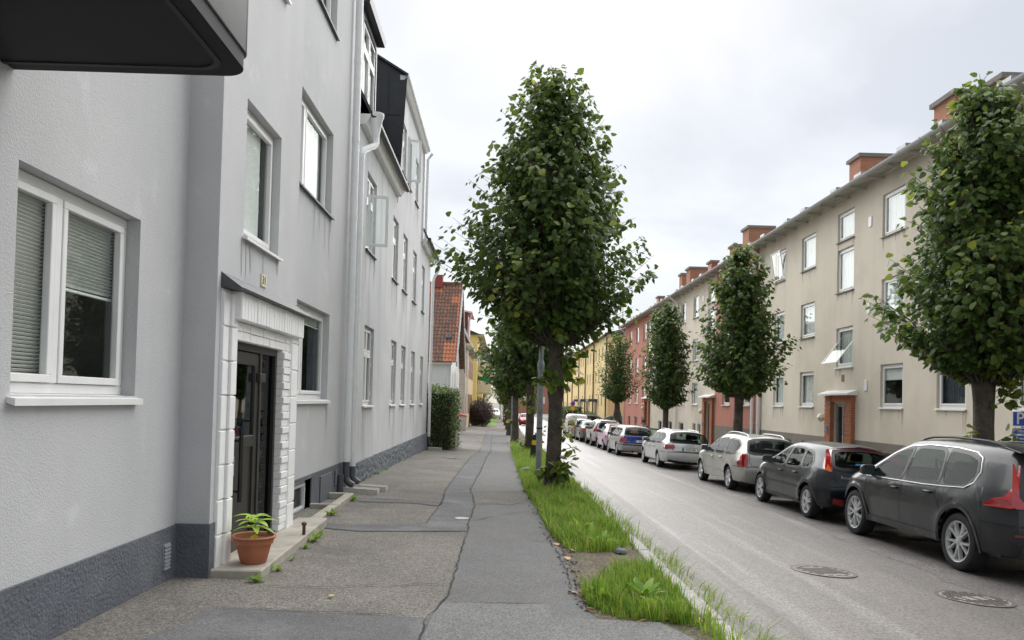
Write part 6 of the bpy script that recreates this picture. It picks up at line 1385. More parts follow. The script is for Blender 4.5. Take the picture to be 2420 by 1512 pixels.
    def mirrors(s,mt=None):
        y=s.T['mir']*s.ky; z=s.belt+.06
        for sg in (-1,1):
            x=sg*(s.w(y,z)+.10); o=MB().hexa([(x-.10,y+.10,z-.075),(x+.10,y+.10,z-.06),(x+.10,y-.05,z-.085),(x-.10,y-.05,z-.085)],[(x-.09,y+.08,z+.06),(x+.09,y+.08,z+.07),(x+.10,y-.05,z+.085),(x-.10,y-.05,z+.085)]).build('mirror',mt or s.pm,s.root,bev=.04,seg=3,smooth=True)
            MB().box(x-.085,x+.085,y-.056,y-.052,z-.065,z+.065).build('mirror_glass',mat('mirror_glass',(.55,.6,.6),.05,var=0,metal=1),o)
            MB().box(x-sg*.16,x-sg*.08,y-.02,y+.06,z-.09,z-.03).build('mirror_foot',M_trim,o,bev=.01)
    def wheels(s,n=5,style='double',rim=.72,mt=None,tw=.225):
        r=s.wr; rr=r*rim; h=tw/2; mt=mt or M_alloy
        ty=MB().lathe([(rr,-h*.80),(rr+.012,-h*.97),(r-.045,-h*1.04),(r-.014,-h*.90),(r,-h*.62),(r,h*.62),(r-.014,h*.9),(r-.045,h*1.04),(rr,h*.8),(rr-.01,0),(rr,-h*.8)],axis='x',seg=36,cap=False).mesh('tyre',M_tyre,smooth=True)
        hub=MB().lathe([(rr,h*.3),(rr-.004,-h*.2),(.03,-h*.2)],axis='x',seg=24,cap=False); hub.lathe([(rr*.62,-h*.3),(rr*.62,-h*.38),(.02,-h*.38)],axis='x',seg=24); hub=hub.mesh('wheel',M_trim)
        rm=MB().lathe([(rr,-h*.92),(rr+.006,-h*.95),(rr+.004,-h*.9),(rr-.018,-h*.86),(rr-.03,-h*.5),(rr-.012,-h*.2)],axis='x',seg=36,cap=False)
        rm.lathe([(.062,-h*.55),(.062,-h*.80),(.045,-h*.86),(.004,-h*.87)],axis='x',seg=16)
        for k in range(n):
            for dj in ((-.17,.17) if style=='double' else (-.26,.26) if style=='vee' else (0,)):
                a=2*math.pi*k/n+.3; a0=a+(dj*.25 if style!='vee' else dj*.1); a1=a+dj*(1 if style=='vee' else .95); w0,w1=(.020,.017) if style!='single' else (.05,.042)
                def pt(rad,an,off,d): return (d,rad*math.cos(an)-off*math.sin(an),rad*math.sin(an)+off*math.cos(an))
                r0,r1=.05,rr-.014
                rm.hexa([pt(r0,a0,-w0*1.2,-h*.45),pt(r0,a0,w0*1.2,-h*.45),pt(r1,a1,w1,-h*.55),pt(r1,a1,-w1,-h*.55)],[pt(r0,a0,-w0*.7,-h*.84),pt(r0,a0,w0*.7,-h*.84),pt(r1,a1,w1*.6,-h*.90),pt(r1,a1,-w1*.6,-h*.90)])
        rm=rm.mesh('rim',mt,smooth=True)
        for yc in (s.yr,s.yf):
            for sg in (-1,1):
                o=link('wheel',hub,s.root); o.location=(sg*(s.W/2-h-.018),yc,s.wr); o.rotation_euler=(random.Random(yc*7+sg).uniform(0,6),0,0 if sg<0 else math.pi)
                link('tyre',ty,o); link('rim',rm,o)
    def plate(s,txt,z,x0=0,w=.52):
        p=s.rear_pt(x0,z,.02); o=MB().box(-w/2,w/2,-.006,.006,-.055,.055).build('number_plate',M_plate,s.root,bev=.003); o.location=p
        d=Vector((s.yR(z+.05)-s.yR(z-.05),.1)); o.rotation_euler=(-math.atan2(d.x,d.y),0,0)
        MB().box(-w/2+.004,-w/2+.045,-.0085,-.006,-.05,.05).build('plate_band',M_plb,o)
        if txt:
            t=link('lettering',text_mesh(txt,.098,M_ink,.001,.002),o); t.location=(.02,-.009,0); t.rotation_euler=(R(90),0,0); t.scale=(.86,1,1)
        MB().box(-w/2-.012,w/2+.012,-.004,.004,-.067,.067).build('plate_holder',M_trim,o).location=(0,.006,0)
        return o
    def rear_text(s,txt,x,z,size,mt,sx=1.0):
        t=link('badge',text_mesh(txt,size,mt,.0015),s.bodyo); t.location=s.rear_pt(x,z,.009); d=Vector((s.yR(z+.05)-s.yR(z-.05),.1)); t.rotation_euler=(R(90)-math.atan2(d.x,d.y),0,0); t.scale=(sx,1,1); return t
    def lamp(s,side=None,rear=None,mt=None,extra=()):
        for sg in (-1,1):
            o=None
            if side: o=s.fill(chaikin(s.S(side),1),lambda a,b:s.side(a,b,.017,sg),'tail_light',mt or M_lens,s.root,.07)
            if rear:
                q=s.fill(chaikin([(sg*x*s.kx,z*s.kz) for x,z in rear],1),lambda a,b:s.rear_pt(a,b,.017),'tail_light' if o is None else 'lens',mt or M_lens,o or s.root,.07); o=o or q
            for (kind,poly,m_) in extra:
                if kind=='s': s.fill(chaikin(s.S(poly),1),lambda a,b:s.side(a,b,.021,sg),'lens',m_,o,.07)
                else: s.fill(chaikin([(sg*x*s.kx,z*s.kz) for x,z in poly],1),lambda a,b:s.rear_pt(a,b,.021),'lens',m_,o,.07)
    def rails(s,mt,y0,y1,h=.05,xf=.93,arch=False):
        for sg in (-1,1):
            P=[];n=12
            for i in range(n+1):
                y=(y0+(y1-y0)*i/n)*s.ky; z=s.zt(y); e=min(1,min(i,n-i)/1.5); P.append((sg*s.w(y,z)*xf,y,z+.0+h*e))
            MB().tube(P,.017,8).build('roof_rail',mt,s.root,smooth=True)
    def lower(s,mt,zt_,arch=True):
        """plastic cladding: sills, bumper bottoms and arch lips"""
        a,b=s.yr+s.ra+.03,s.yf-s.ra-.03
        s.side_poly([(a,s.sill+.004),(b,s.sill+.004),(b,zt_),(a,zt_)],'sill_cladding',mt,.010)
        z0=s.rear[0][1]+.005; P=[(-.78*s.W/2,z0),(.78*s.W/2,z0),(.80*s.W/2,zt_+.08),(-.80*s.W/2,zt_+.08)]; s.rear_poly(P,'bumper_cladding',mt,.010)
        if arch:
            for yc in (s.yr,s.yf):
                for sg in (-1,1):
                    pts=[(yc+(s.ra+.022)*math.cos(t_),s.zc+(s.ra+.022)*math.sin(t_)) for t_ in np.linspace(-.15,math.pi+.15,28)]
                    s.line(pts,lambda a_,b_:s.side(a_,b_,.008,sg),.045,mt,'arch_cladding',s.bodyo)
    def bumper_line(s,z,mt=None,w=.012):
        hw=s.W/2*.84; s.line([(-hw,z),(hw,z)],lambda a,b:s.rear_pt(a,b,.004),w,mt or M_seam,'bumper_seam',s.bodyo)
        for sg in (-1,1): s.line([(s.yr-s.ra-.02,z),(s.yR(z)+.03,z)],lambda a,b:s.side(a,b,.004,sg),w*.7,mt or M_seam,'bumper_seam',s.bodyo)
    def tailgate(s,x,z0,z1):
        for sg in (-1,1): s.line([(sg*x*.9,z0),(sg*x,z0+.12),(sg*x*.97,z1)],lambda a,b:s.rear_pt(a,b,.004),.009,M_seam,'tailgate_seam',s.bodyo)
        s.line([(-x*.9,z0),(x*.9,z0)],lambda a,b:s.rear_pt(a,b,.004),.009,M_seam,'tailgate_seam',s.bodyo)
    def wiper(s,z,x0=.05,x1=-.33):
        MB().tube([s.rear_pt(x0,z,.03),s.rear_pt((x0+x1)/2,z+.02,.035),s.rear_pt(x1,z+.02,.03)],[.014,.010,.006],6).build('rear_wiper',M_trim,s.root)
M_cgl=glass_mat('tinted_car_glass',(.50,.60,.56),1.5,.014,.015)
XC=5.80   # line of the cars' street side
def cx(Wd,side=XC): return side+Wd/2
# 1 dark grey SUV
P1=paint('graphite_paint',(.034,.035,.039),.45,.3,dirt=1)
c=Car('suv','parked_suv','dirty dark grey SUV with chrome window line and red boomerang tail lights',P1,(cx(1.90,5.84),9.82+1.36)).body(); c.glass(); c.seams(); c.handles(); c.mirrors(); c.wheels(5,'vee',.70)
c.lamp(side=[(-2.07,1.41),(-2.10,1.41),(-2.24,1.13),(-2.31,.90),(-1.86,.89),(-1.97,.99),(-2.11,1.03),(-2.17,1.16)],rear=[(.69,1.41),(.715,1.41),(.85,1.12),(.88,.90),(.46,.90),(.46,.95),(.79,.99)],extra=[('s',[(-2.20,.99),(-2.28,.94),(-1.84,.91),(-2.05,1.0)],M_lensd)])
cl=[(1.17,1.005),(.6,1.012),(-.5,1.022),(-1.0,1.04),(-1.42,1.065),(-1.56,1.14),(-1.60,1.28),(-1.50,1.46),(-1.35,1.525),(-.9,1.565),(-.2,1.575),(.25,1.535),(.6,1.40),(.95,1.19),(1.18,1.02)]
for sg in (-1,1): c.line(cl,lambda a,b:c.side(a,b,.013,sg),.011,M_chrome,'chrome_trim',c.root)
c.lower(mat('grey_cladding',(.035,.035,.037),.5,var=.2,vs=5,blotch=(6,(.11,.105,.10),.55,.75)),.40); c.rails(M_trim,-1.6,.35,.045); c.bumper_line(.70); c.tailgate(.66,.76,1.1); c.wiper(1.12)
c.rear_poly([(-.9*.95,.585),(.86,.585),(.86,.61),(-.86,.61)],'reflector',M_lensd,.010); c.plate('',.86); c.rear_text('XC60',-.52,.86,.085,M_chrome,1.2)
MB().hexa([(-.66,-1.80,1.60),(.66,-1.80,1.60),(.64,-2.06,1.545),(-.64,-2.06,1.545)],[(-.66,-1.80,1.622),(.66,-1.80,1.622),(.64,-2.07,1.560),(-.64,-2.07,1.560)]).build('spoiler',P1,c.root,bev=.006)
# 2 dark blue hatchback
P2=paint('dark_blue_paint',(.008,.012,.018),.4,.28)
c=Car('hatch','parked_hatchback','dark blue hatchback with tall red and amber tail lights and focus badge',P2,(cx(1.70,5.80),14.6+1.28)).body(); c.glass(); c.seams(); c.handles(); c.mirrors(M_trim); c.wheels(5,'double',.68,tw=.2)
c.lamp(side=[(-1.50,1.31),(-1.58,1.335),(-1.80,1.14),(-1.96,.93),(-1.74,.98),(-1.60,1.14)],rear=[(.57,1.33),(.64,1.31),(.79,.95),(.66,.91),(.60,1.12)],extra=[('s',[(-1.80,1.08),(-1.95,.935),(-1.76,.985)],M_lenso),('r',[(.69,1.06),(.78,.955),(.67,.92)],M_lenso)])
c.lower(M_trim,.30,False); c.bumper_line(.66); c.tailgate(.62,.70,.95); c.wiper(1.0); c.plate('',.80,0); c.rear_text('focus',-.42,.83,.085,M_chrome,1.15)
c.rear_poly([(-.66,.38),(-.42,.36),(-.42,.46),(-.66,.47)],'reflector',M_lens,.014); c.rear_poly([(.66,.38),(.42,.36),(.42,.46),(.66,.47)],'reflector',M_lens,.014)
c.side_poly(c.S([(1.0,.52),(-.9,.52),(-.9,.57),(1.0,.57)]),'rub_strip',M_trim,.008)
c.rear_poly([(-.5,1.31),(.5,1.31),(.48,1.335),(-.48,1.335)],'brake_light',M_lensd,.014)
MB().tube([c.rear_pt(.0,.95,.012)]+[c.rear_pt(.14,.99,.012)],.006,6).build('sticker_edge',M_trim,c.root)
c.rear_poly([(-.20,1.03),(-.02,1.03),(-.02,1.065),(-.20,1.065)],'window_sticker',mat('blue_sticker',(.03,.16,.32),.4,var=0),.014)
# 3 champagne estate
P3=paint('champagne_paint',(.40,.40,.37),.55,.32)
c=Car('estate','parked_estate','champagne silver estate car with roof rails and large round cornered tail lights',P3,(cx(1.76,5.86),19.85+1.35),sc=(1,1,.955)).body(); c.glass(); c.seams(); c.handles(M_chrome); c.mirrors(P3); c.wheels(5,'single',.68,tw=.205)
c.lamp(side=[(-1.98,.99),(-2.27,1.0),(-2.32,.68),(-2.02,.68)],rear=[(.66,1.0),(.82,1.0),(.83,.68),(.68,.68)],extra=[('s',[(-2.06,.86),(-2.26,.86),(-2.29,.74),(-2.08,.74)],M_lensd)])
c.rails(M_alloy,-1.62,.28,.06); c.bumper_line(.64); c.tailgate(.64,.66,1.0); c.wiper(1.04); c.plate('',.84)
c.side_poly(c.S([(1.05,.44),(-.98,.44),(-.98,.475),(1.05,.475)]),'rub_strip',M_chrome,.010)
# 4 silver estate WXD 023
P4=paint('bright_silver_paint',(.60,.61,.62),.5,.3)
c=Car('estate','parked_estate','bright silver estate car with plate WXD 023 and four ring emblem',P4,(cx(1.855,5.72),28.1+1.45),sc=(1.054,1.05,.925)).body(); c.glass(); c.seams(); c.handles(); c.mirrors(P4); c.wheels(10,'single',.68,tw=.215)
c.lamp(side=[(-2.02,.93),(-2.27,.93),(-2.33,.74),(-2.08,.78)],rear=[(.50,.92),(.82,.94),(.83,.76),(.50,.78)],extra=[('r',[(.58,.84),(.74,.85),(.74,.79),(.58,.79)],M_lensd)])
c.plate('WXD 023',.70); c.bumper_line(.60); c.tailgate(.60,.62,.99); c.rails(P4,-1.62,.3,.035); c.lower(M_trim,.27,False)
for i in range(4): 
    p=c.rear_pt(-.105+i*.07,.845,.012); rg_=MB(); rg_.tube([(.045*math.cos(a),0,.045*math.sin(a)) for a in np.linspace(0,2*math.pi,21)],.007,6); o=rg_.build('emblem_ring',M_chrome,c.bodyo,smooth=True); o.location=p
MB().box(-.035,.035,-2.50,-2.38,.30,.40).build('tow_bar',M_trim,c.root,bev=.01); MB().tube([(-.42,-2.42,.30),(-.42,-2.30,.30)],.035,12).build('exhaust',M_chrome,c.root,smooth=True)
c.rear_poly([(-.63*1.0,.63),(-.60,.63),(-.595,.70),(-.60,.76),(-.625,.77),(-.615,.70)],'rust_streak',mat('rust_stain',(.45,.22,.06),.8,var=.2),.008)
# 5 silver estate with blue tailgate, ULM 245, far side door open
P5=paint('grey_silver_paint',(.46,.465,.45),.5,.33); P5b=paint('deep_blue_paint',(.018,.045,.21),.4,.3)
c=Car('estate','parked_estate','silver estate car with a deep blue tailgate, plate ULM 245 and open door',P5,(cx(1.765,5.42),36.2+1.35),sc=(1.0,1.01,.95),wr=.31).body()
c.rear_poly([(-.70,.60),(.70,.60),(.685,.94),(-.685,.94)],'tailgate',P5b,.004); c.rear_poly([(-.60,1.305),(.60,1.305),(.58,1.345),(-.58,1.345)],'tailgate_top',P5b,.004); c.glass(); c.seams(); c.handles(); c.mirrors(P5); c.wheels(8,'single',.68,tw=.2)
c.lamp(side=[(-2.08,.90),(-2.28,.92),(-2.33,.66),(-2.05,.68)],rear=[(.58,.90),(.82,.92),(.83,.66),(.62,.66),(.54,.74)],extra=[('r',[(.72,.82),(.82,.83),(.83,.67),(.74,.67)],M_lensd)])
c.plate('ULM 245',.70,.10); c.bumper_line(.55,M_trim,.05); c.wiper(1.06,.0,.34)
c.rear_text('PEUGEOT',-.42,.90,.06,M_chrome,1.3)
li=[(-.035,-.045),(-.01,-.04),(0,-.015),(.012,-.045),(.035,-.045),(.025,-.005),(.04,.02),(.02,.045),(-.005,.05),(-.02,.035),(-.035,.04),(-.03,.015)]
pc=c.rear_pt(.16,.895,.016); MB().hexa([(pc[0]+a,pc[1],pc[2]+b) for a,b in li],[(pc[0]+a,pc[1]-.006,pc[2]+b) for a,b in li]).build('emblem',M_chrome,c.bodyo)
MB().tube([(.0,-1.2,1.40),(.05,-1.35,1.85)],.006,6).build('aerial',M_trim,c.root); MB().box(-.3,-.2,-2.36,-2.30,.2,.3).build('tow_bar',M_trim,c.root)
# the open far-side rear door of the same car
dr=MB(); dv=Vector((math.sin(R(62)),-math.cos(R(62)),0)); h0=Vector((.86,.02,.3))
def dp(a,z,o=0): q=h0+dv*a+Vector((dv.y,-dv.x,0))*o; return (q.x,q.y,z)
dr.hexa([dp(0,.32,-.04),dp(.95,.34,-.04),dp(.95,.34,.04),dp(0,.32,.04)],[dp(0,.95,-.03),dp(.98,.97,-.03),dp(.98,.97,.03),dp(0,.95,.03)])
for a0,a1,z0,z1 in ((0,.05,.95,1.36),(.05,.80,1.32,1.38)): dr.hexa([dp(a0,z0,-.02),dp(a1,z0,-.02),dp(a1,z0,.02),dp(a0,z0,.02)],[dp(a0,z1,-.02),dp(a1,z1,-.02),dp(a1,z1,.02),dp(a0,z1,.02)])
dr.hexa([dp(.93,.95,-.02),dp(.98,.95,-.02),dp(.98,.95,.02),dp(.93,.95,.02)],[dp(.76,1.36,-.02),dp(.82,1.36,-.02),dp(.82,1.36,.02),dp(.76,1.36,.02)])
dr=dr.build('open_door',mat('dark_green_paint',(.02,.045,.035),.35,var=.05),c.root)
MB().quad(dp(.05,.96),dp(.93,.96),dp(.77,1.33),dp(.05,1.33)).build('door_glass',glass_mat('green_door_glass',(.55,.7,.62),1.5,.1),dr)
# 6 pink small car with beige fabric roof
P6=paint('pale_pink_paint',(.66,.50,.60),.2,.35)
c=Car('small','parked_small_car','pale pink small car with a beige fabric roof',P6,(cx(1.63,5.50),41.6+1.16),sc=(1,1,.96)).body(); c.glass(); c.seams(); c.mirrors(M_trim); c.wheels(7,'single',.68,tw=.185)
for q in ([(-.62,1.0),(-.45,1.0),(-.40,1.36),(-.50,1.36)],[(.62,1.0),(.45,1.0),(.40,1.36),(.50,1.36)],[(-.45,1.0),(.45,1.0),(.45,1.05),(-.45,1.05)],[(-.42,1.29),(.42,1.29),(.4,1.36),(-.4,1.36)]): c.rear_poly(q,'fabric_roof',mat('beige_canvas',(.28,.235,.19),.9,var=.08),.004)
c.fill([(-.46,-1.13),(.46,-1.13),(.50,.25),(-.50,.25)],lambda a,b:c.top_pt(a,b,.006),'roof_fabric',mat('beige_canvas',(.28,.235,.19)),c.root,.1)
c.lamp(rear=[(.56,.86),(.66,.86),(.67,.68),(.57,.68)],side=[(-1.60,.86),(-1.68,.86),(-1.72,.68),(-1.62,.68)]); c.plate('',.52); c.bumper_line(.60)
# 7 silver SUV, older
P7=paint('silver_white_paint',(.58,.58,.565),.45,.33)
c=Car('suv','parked_suv','silver SUV with tall slim red tail lights and dark lower bumper',P7,(cx(1.89,5.45),46.6+1.36),sc=(1,1,.96)).body(); c.glass(); c.seams(); c.handles(); c.mirrors(P7); c.wheels(5,'double',.68)
c.lamp(side=[(-1.90,1.48),(-1.98,1.50),(-2.16,1.18),(-2.27,.92),(-1.92,.90),(-2.02,1.15)],rear=[(.60,1.48),(.66,1.48),(.84,1.10),(.87,.92),(.66,.94),(.74,1.1)]); c.lower(M_trim,.42); c.rails(M_trim,-1.6,.3); c.plate('',.80); c.wiper(1.16,.0,-.34)
c.rear_poly([(-.5,1.49),(.5,1.49),(.5,1.55),(-.5,1.55)],'spoiler',M_trim,.02); c.rear_poly([(-.80,.52),(-.55,.52),(-.55,.58),(-.80,.58)],'reflector',M_lens,.016); c.rear_poly([(.80,.52),(.55,.52),(.55,.58),(.80,.58)],'reflector',M_lens,.016)
# 8 dark grey sedan, 9 grey estate, 10 white van
P8=paint('mid_grey_paint',(.14,.15,.155),.45,.33)
c=Car('sedan','parked_sedan','mid grey saloon car parked between the silver SUV and the beige grey estate',P8,(cx(1.74,5.35),52.4+1.3),hi=False).body(); c.glass(); c.seams(); c.mirrors(P8); c.wheels(5,'single',.68); c.lamp(side=[(-2.0,.92),(-2.18,.93),(-2.22,.74),(-2.0,.76)],rear=[(.55,.92),(.78,.93),(.80,.76),(.55,.76)]); c.plate('',.6)
c.fill([(-.58,-1.42),(.58,-1.42),(.50,-.95),(-.50,-.95)],lambda a,b:c.top_pt(a,b,.008),'rear_window',M_cgl,c.root,.1)
P9=paint('beige_grey_paint',(.30,.28,.25),.45,.33)
c=Car('estate','parked_estate','beige grey estate car parked right behind the white van',P9,(cx(1.76,5.30),57.6+1.35),hi=False).body(); c.glass(); c.seams(); c.mirrors(P9); c.wheels(5,'single',.68); c.rails(M_trim,-1.6,.28); c.lamp(side=[(-2.05,.92),(-2.27,.93),(-2.32,.70),(-2.05,.72)],rear=[(.60,.92),(.80,.93),(.82,.72),(.62,.72)]); c.plate('',.8)
P10=paint('white_van_paint',(.78,.79,.80),.0,.35)
c=Car('van','parked_van','small white panel van at the head of the parked row',P10,(cx(1.79,5.35),63.6+1.25),hi=False,rglass=[]).body(); c.glass(); c.seams(); c.mirrors(M_trim); c.wheels(5,'single',.6,mt=M_galv); c.lamp(rear=[(.72,1.2),(.84,1.2),(.85,.85),(.74,.85)],side=[(-2.06,1.2),(-2.14,1.2),(-2.16,.85),(-2.06,.85)]); c.plate('',.85); c.lower(M_trim,.42,False)
c.root['category']='van'
# side street and distant cars
P11=paint('black_paint',(.015,.016,.018),.3,.3)
c=Car('suv','parked_suv','dark SUV standing in the side street behind the lime tree',P11,(11.2,77.3),yaw=R(80),hi=False).body(); c.glass(); c.wheels(5,'single',.68); c.seams()
c=Car('suv','parked_suv','black SUV nosing out of the side street beside the salmon end wall',P11,(9.4,79.8),yaw=R(-65),hi=False).body(); c.glass(); c.wheels(5,'single',.68); c.mirrors()
c=Car('estate','parked_estate','distant white estate car beyond the reflector posts',P10,(-.9,118),yaw=R(180),hi=False).body(); c.glass(); c.wheels(5,'single',.68)
c=Car('van','parked_van','distant white van far down the street',P10,(1.6,150),yaw=R(180),hi=False,rglass=[]).body(); c.glass(); c.wheels(5,'single',.68); c.root['category']='van'
c=Car('hatch','parked_hatchback','distant dark red hatchback far down the street',paint('dark_red_paint',(.25,.02,.02)),(3.0,92),yaw=R(180),hi=False).body(); c.glass(); c.wheels(5,'single',.68)
# ================================================================== STREET FURNITURE
lp=G(1272,1130); z0=gz(*lp); lamp=empty('lamp_post',(lp[0],lp[1],z0)); tag(lamp,'galvanised grey lamp post standing in the grass beside the near lime tree','lamp post')
MB().tube([(0,0,-.1),(0,0,2.55),(.006,0,2.58)],[.072,.068,.068],16).build('lower_pole',M_galv,lamp,smooth=True)
MB().lathe([(.069,2.5),(.084,2.54),(.084,2.68),(.058,2.76)],seg=16).build('collar',M_galv,lamp,smooth=True)
MB().tube([(0,0,2.7),(0,0,5.6)],[.055,.045],14).build('upper_pole',M_galv,lamp,smooth=True)
MB().tube([(0,0,1.15),(0,0,1.19)],.076,16).build('strap',M_trim,lamp)
MB().lathe([(.05,5.55),(.16,5.62),(.2,5.9),(.24,5.95),(.10,6.05),(.02,6.08)],seg=18).build('lamp_head',M_galv,lamp,smooth=True)
# road work markers
def marker(x,y,label,col,lean,h=.8):
    X,Y=G(x,y); o=empty('marker_post',(X,Y,gz(X,Y)),(0,lean,0)); tag(o,label,'marker post')
    mm=mat('marker_'+('orange' if col[0]>.3 else 'black'),col,.5,var=.05)
    pr=[(-.09,.0),(.09,.0),(.09,h-.06)]+[(.09*math.cos(a),h-.06+.07*math.sin(a)) for a in np.linspace(.3,math.pi-.3,6)]+[(-.09,h-.06)]
    MB().hexa([(a,-.02,b) for a,b in pr],[(a,.02,b) for a,b in pr]).build('panel',mm,o,bev=.006)
    ym=mat('marker_yellow',(.85,.50,.01),.45,var=.03)
    for z in (.08,.36): MB().box(-.085,.085,-.026,-.021,z+h*.25-.05,z+h*.25+.10).build('reflector',ym,o) if z>.1 or col[0]>.3 else None
    MB().box(-.14,.14,-.11,.11,-.02,.05).build('foot',M_trim,o,bev=.01); return o
marker(1257,1090,'black marker post with a yellow reflector leaning beside the lamp post',(.015,.016,.02),.12,.85)
marker(1275,1088,'orange marker post with yellow reflectors behind the near lime tree',(.80,.10,.02),-.02,.95)
# cabinet
X,Y=G(1218,1046); cb=empty('utility_cabinet',(X,Y,gz(X,Y))); tag(cb,'grey metal utility cabinet beside the third lime tree','cabinet')
MB().box(-.17,.17,-.13,.13,0,.92).build('casing',M_galv,cb,bev=.01); MB().box(-.19,.19,-.15,.15,.92,.98).build('lid',M_galv,cb,bev=.015); MB().box(-.15,.15,-.137,-.13,.1,.86).build('cabinet_door',M_galv,cb); MB().box(.02,.1,-.142,-.137,.5,.7).build('notice',M_white,cb)
def post(x,y,h,r,label,mt=M_galv,sign=None,group=None,name='sign_post',X=None,Yv=None):
    if X is None: X,Yv=G(x,y)
    o=empty(name,(X,Yv,gz(X,Yv))); tag(o,label,'post',group); MB().tube([(0,0,-.1),(0,0,h)],r,10).build('pole',mt,o,smooth=True); return o
post(1208,1040,3.4,.04,'tall thin grey steel pole beside the utility cabinet')
p=post(1191,1006,1.3,.045,'short dark reflector post with white bands at the sidewalk edge',M_pipe_d,name='reflector_post')
for z in (.75,1.05): MB().tube([(0,0,z),(0,0,z+.1)],.048,10).build('band',M_white,p)
for k,(x,y) in enumerate(((1186,996),(1182,993))): post(x,y,3.2,.045,'thin grey sign pole at the end of the lawn',group='thin poles by the lawn')
sp_=post(1180,990,2.9,.05,'distant grey post with a round sign back beyond the reflector post'); MB().lathe([(.02,0),(.30,.005),(.30,.02),(.02,.025)],axis='y',c=(0,0,2.6),seg=20).build('sign',M_galv,sp_)
# no parking sign
Xs=ray(1354,952); Xs=Xs.x/Xs.y*84; ns=empty('no_parking_sign',(Xs,84,gz(Xs,84))); tag(ns,'round blue and red no parking sign above a yellow plate by the hedge','sign')
hz=H-(952-950)/1817*84-gz(Xs,84)
MB().tube([(0,.03,-.1),(0,.03,hz+.2)],.035,8).build('pole',M_galv,ns)
MB().lathe([(.02,-.02),(.26,-.02),(.26,0),(.02,0)],axis='y',c=(0,0,hz),seg=28).build('disc',mat('sign_red',(.65,.02,.03),.4,var=0),ns); MB().lathe([(.02,-.026),(.205,-.026),(.205,-.02),(.02,-.02)],axis='y',c=(0,0,hz),seg=28).build('blue_field',mat('sign_blue',(.01,.09,.50),.4,var=0),ns)
cs=MB(); cs.hexa([(-.17,-.032,hz+.13),(-.13,-.032,hz+.17),(.17,-.032,hz-.13),(.13,-.032,hz-.17)],[(-.17,-.027,hz+.13),(-.13,-.027,hz+.17),(.17,-.027,hz-.13),(.13,-.027,hz-.17)]); cs.build('diagonal_bar',MATS['sign_red'],ns)
MB().box(-.2,.2,-.02,0,hz-.72,hz-.32).build('yellow_plate',mat('sign_yellow',(.85,.50,.03),.4,var=0),ns)
# parking sign (cut by the edge of the picture)
YS_=16.2; a=onY(2393,972,YS_); b=onY(2393,1007,YS_); pw=.46; M_sb=MATS['sign_blue']
pk_=empty('parking_sign',(a[0]+pw/2,YS_,gz(a[0],YS_))); tag(pk_,'blue parking sign with smaller blue plates beside the large lime tree','sign'); zf=gz(a[0],YS_)
MB().tube([(0,.03,-.1),(0,.03,a[1]-zf+.02)],.03,10).build('pole',M_galv,pk_,smooth=True)
def plate(z0,z1,name,txt,size,x=0,left=False):
    o=MB().box(-pw/2,pw/2,-.006,.006,z0-zf,z1-zf).build(name,M_white,pk_,bev=.003); MB().box(-pw/2+.012,pw/2-.012,-.008,-.006,z0-zf+.012,z1-zf-.012).build('field',M_sb,o)
    t=link('lettering',text_mesh(txt,size,M_plate,.0008,.004 if txt=='P' else .0015),o); t.location=(x,-.0095,(z0+z1)/2-zf); t.rotation_euler=(R(90),0,0)
zc_=onY(2393,1011,YS_)[1]; zd_=onY(2393,1026,YS_)[1]; ze_=onY(2393,1028,YS_)[1]; zf_=onY(2393,1041,YS_)[1]
plate(b[1],a[1],'sign_plate','P',.36,-.07); plate(zd_,zc_,'sign_plate','Tillstånd',.085); plate(zf_-.02,ze_,'sign_plate','P-service',.085)
# bicycle stand and grit box by the cream house
X,Y=G(1116,1001); bs=empty('bicycle_stand',(X-.1,Y,gz(X,Y))); tag(bs,'bent steel tube bicycle stand beside the cream house','bicycle stand')
for k in range(3): MB().tube([(-.25,k*.5,0),(-.25,k*.5,.65),(-.15,k*.5,.78),(.35,k*.5,.78),(.45,k*.5,.65),(.45,k*.5,0)],.03,8).build('hoop',M_galv,bs,smooth=True)
MB().tube([(-.25,0,.05),(-.25,1.0,.05)],.025,8).build('rail',M_galv,bs)
gb2=empty('grit_box',(-2.75,56.2,gz(-2.75,56.2))); tag(gb2,'pale grit box with a red lid against the white house','box'); MB().hexa([(-.22,-.3,0),(.22,-.3,0),(.22,.3,0),(-.22,.3,0)],[(-.26,-.36,1.05),(.26,-.36,1.05),(.26,.36,1.05),(-.26,.36,1.05)]).build('bin',M_conc_l,gb2,bev=.02); MB().hexa([(-.29,-.4,1.05),(.29,-.4,1.05),(.29,.4,1.05),(-.29,.4,1.05)],[(-.25,-.36,1.25),(.27,-.36,1.13),(.27,.36,1.13),(-.25,.36,1.25)]).build('lid',mat('red_plastic',(.55,.04,.03),.45,var=.05),gb2,bev=.02)
# a stone on the bare soil
X,Y=G(1478,1308); o=MB().lathe([(.05,-.01),(.075,.015),(.06,.045),(.02,.06)],seg=8).build('stone',M_rough,smooth=True); o.location=(X-.05,Y,gz(X,Y)); tag(o,'small dark stone on the bare soil beside the kerb','stone')
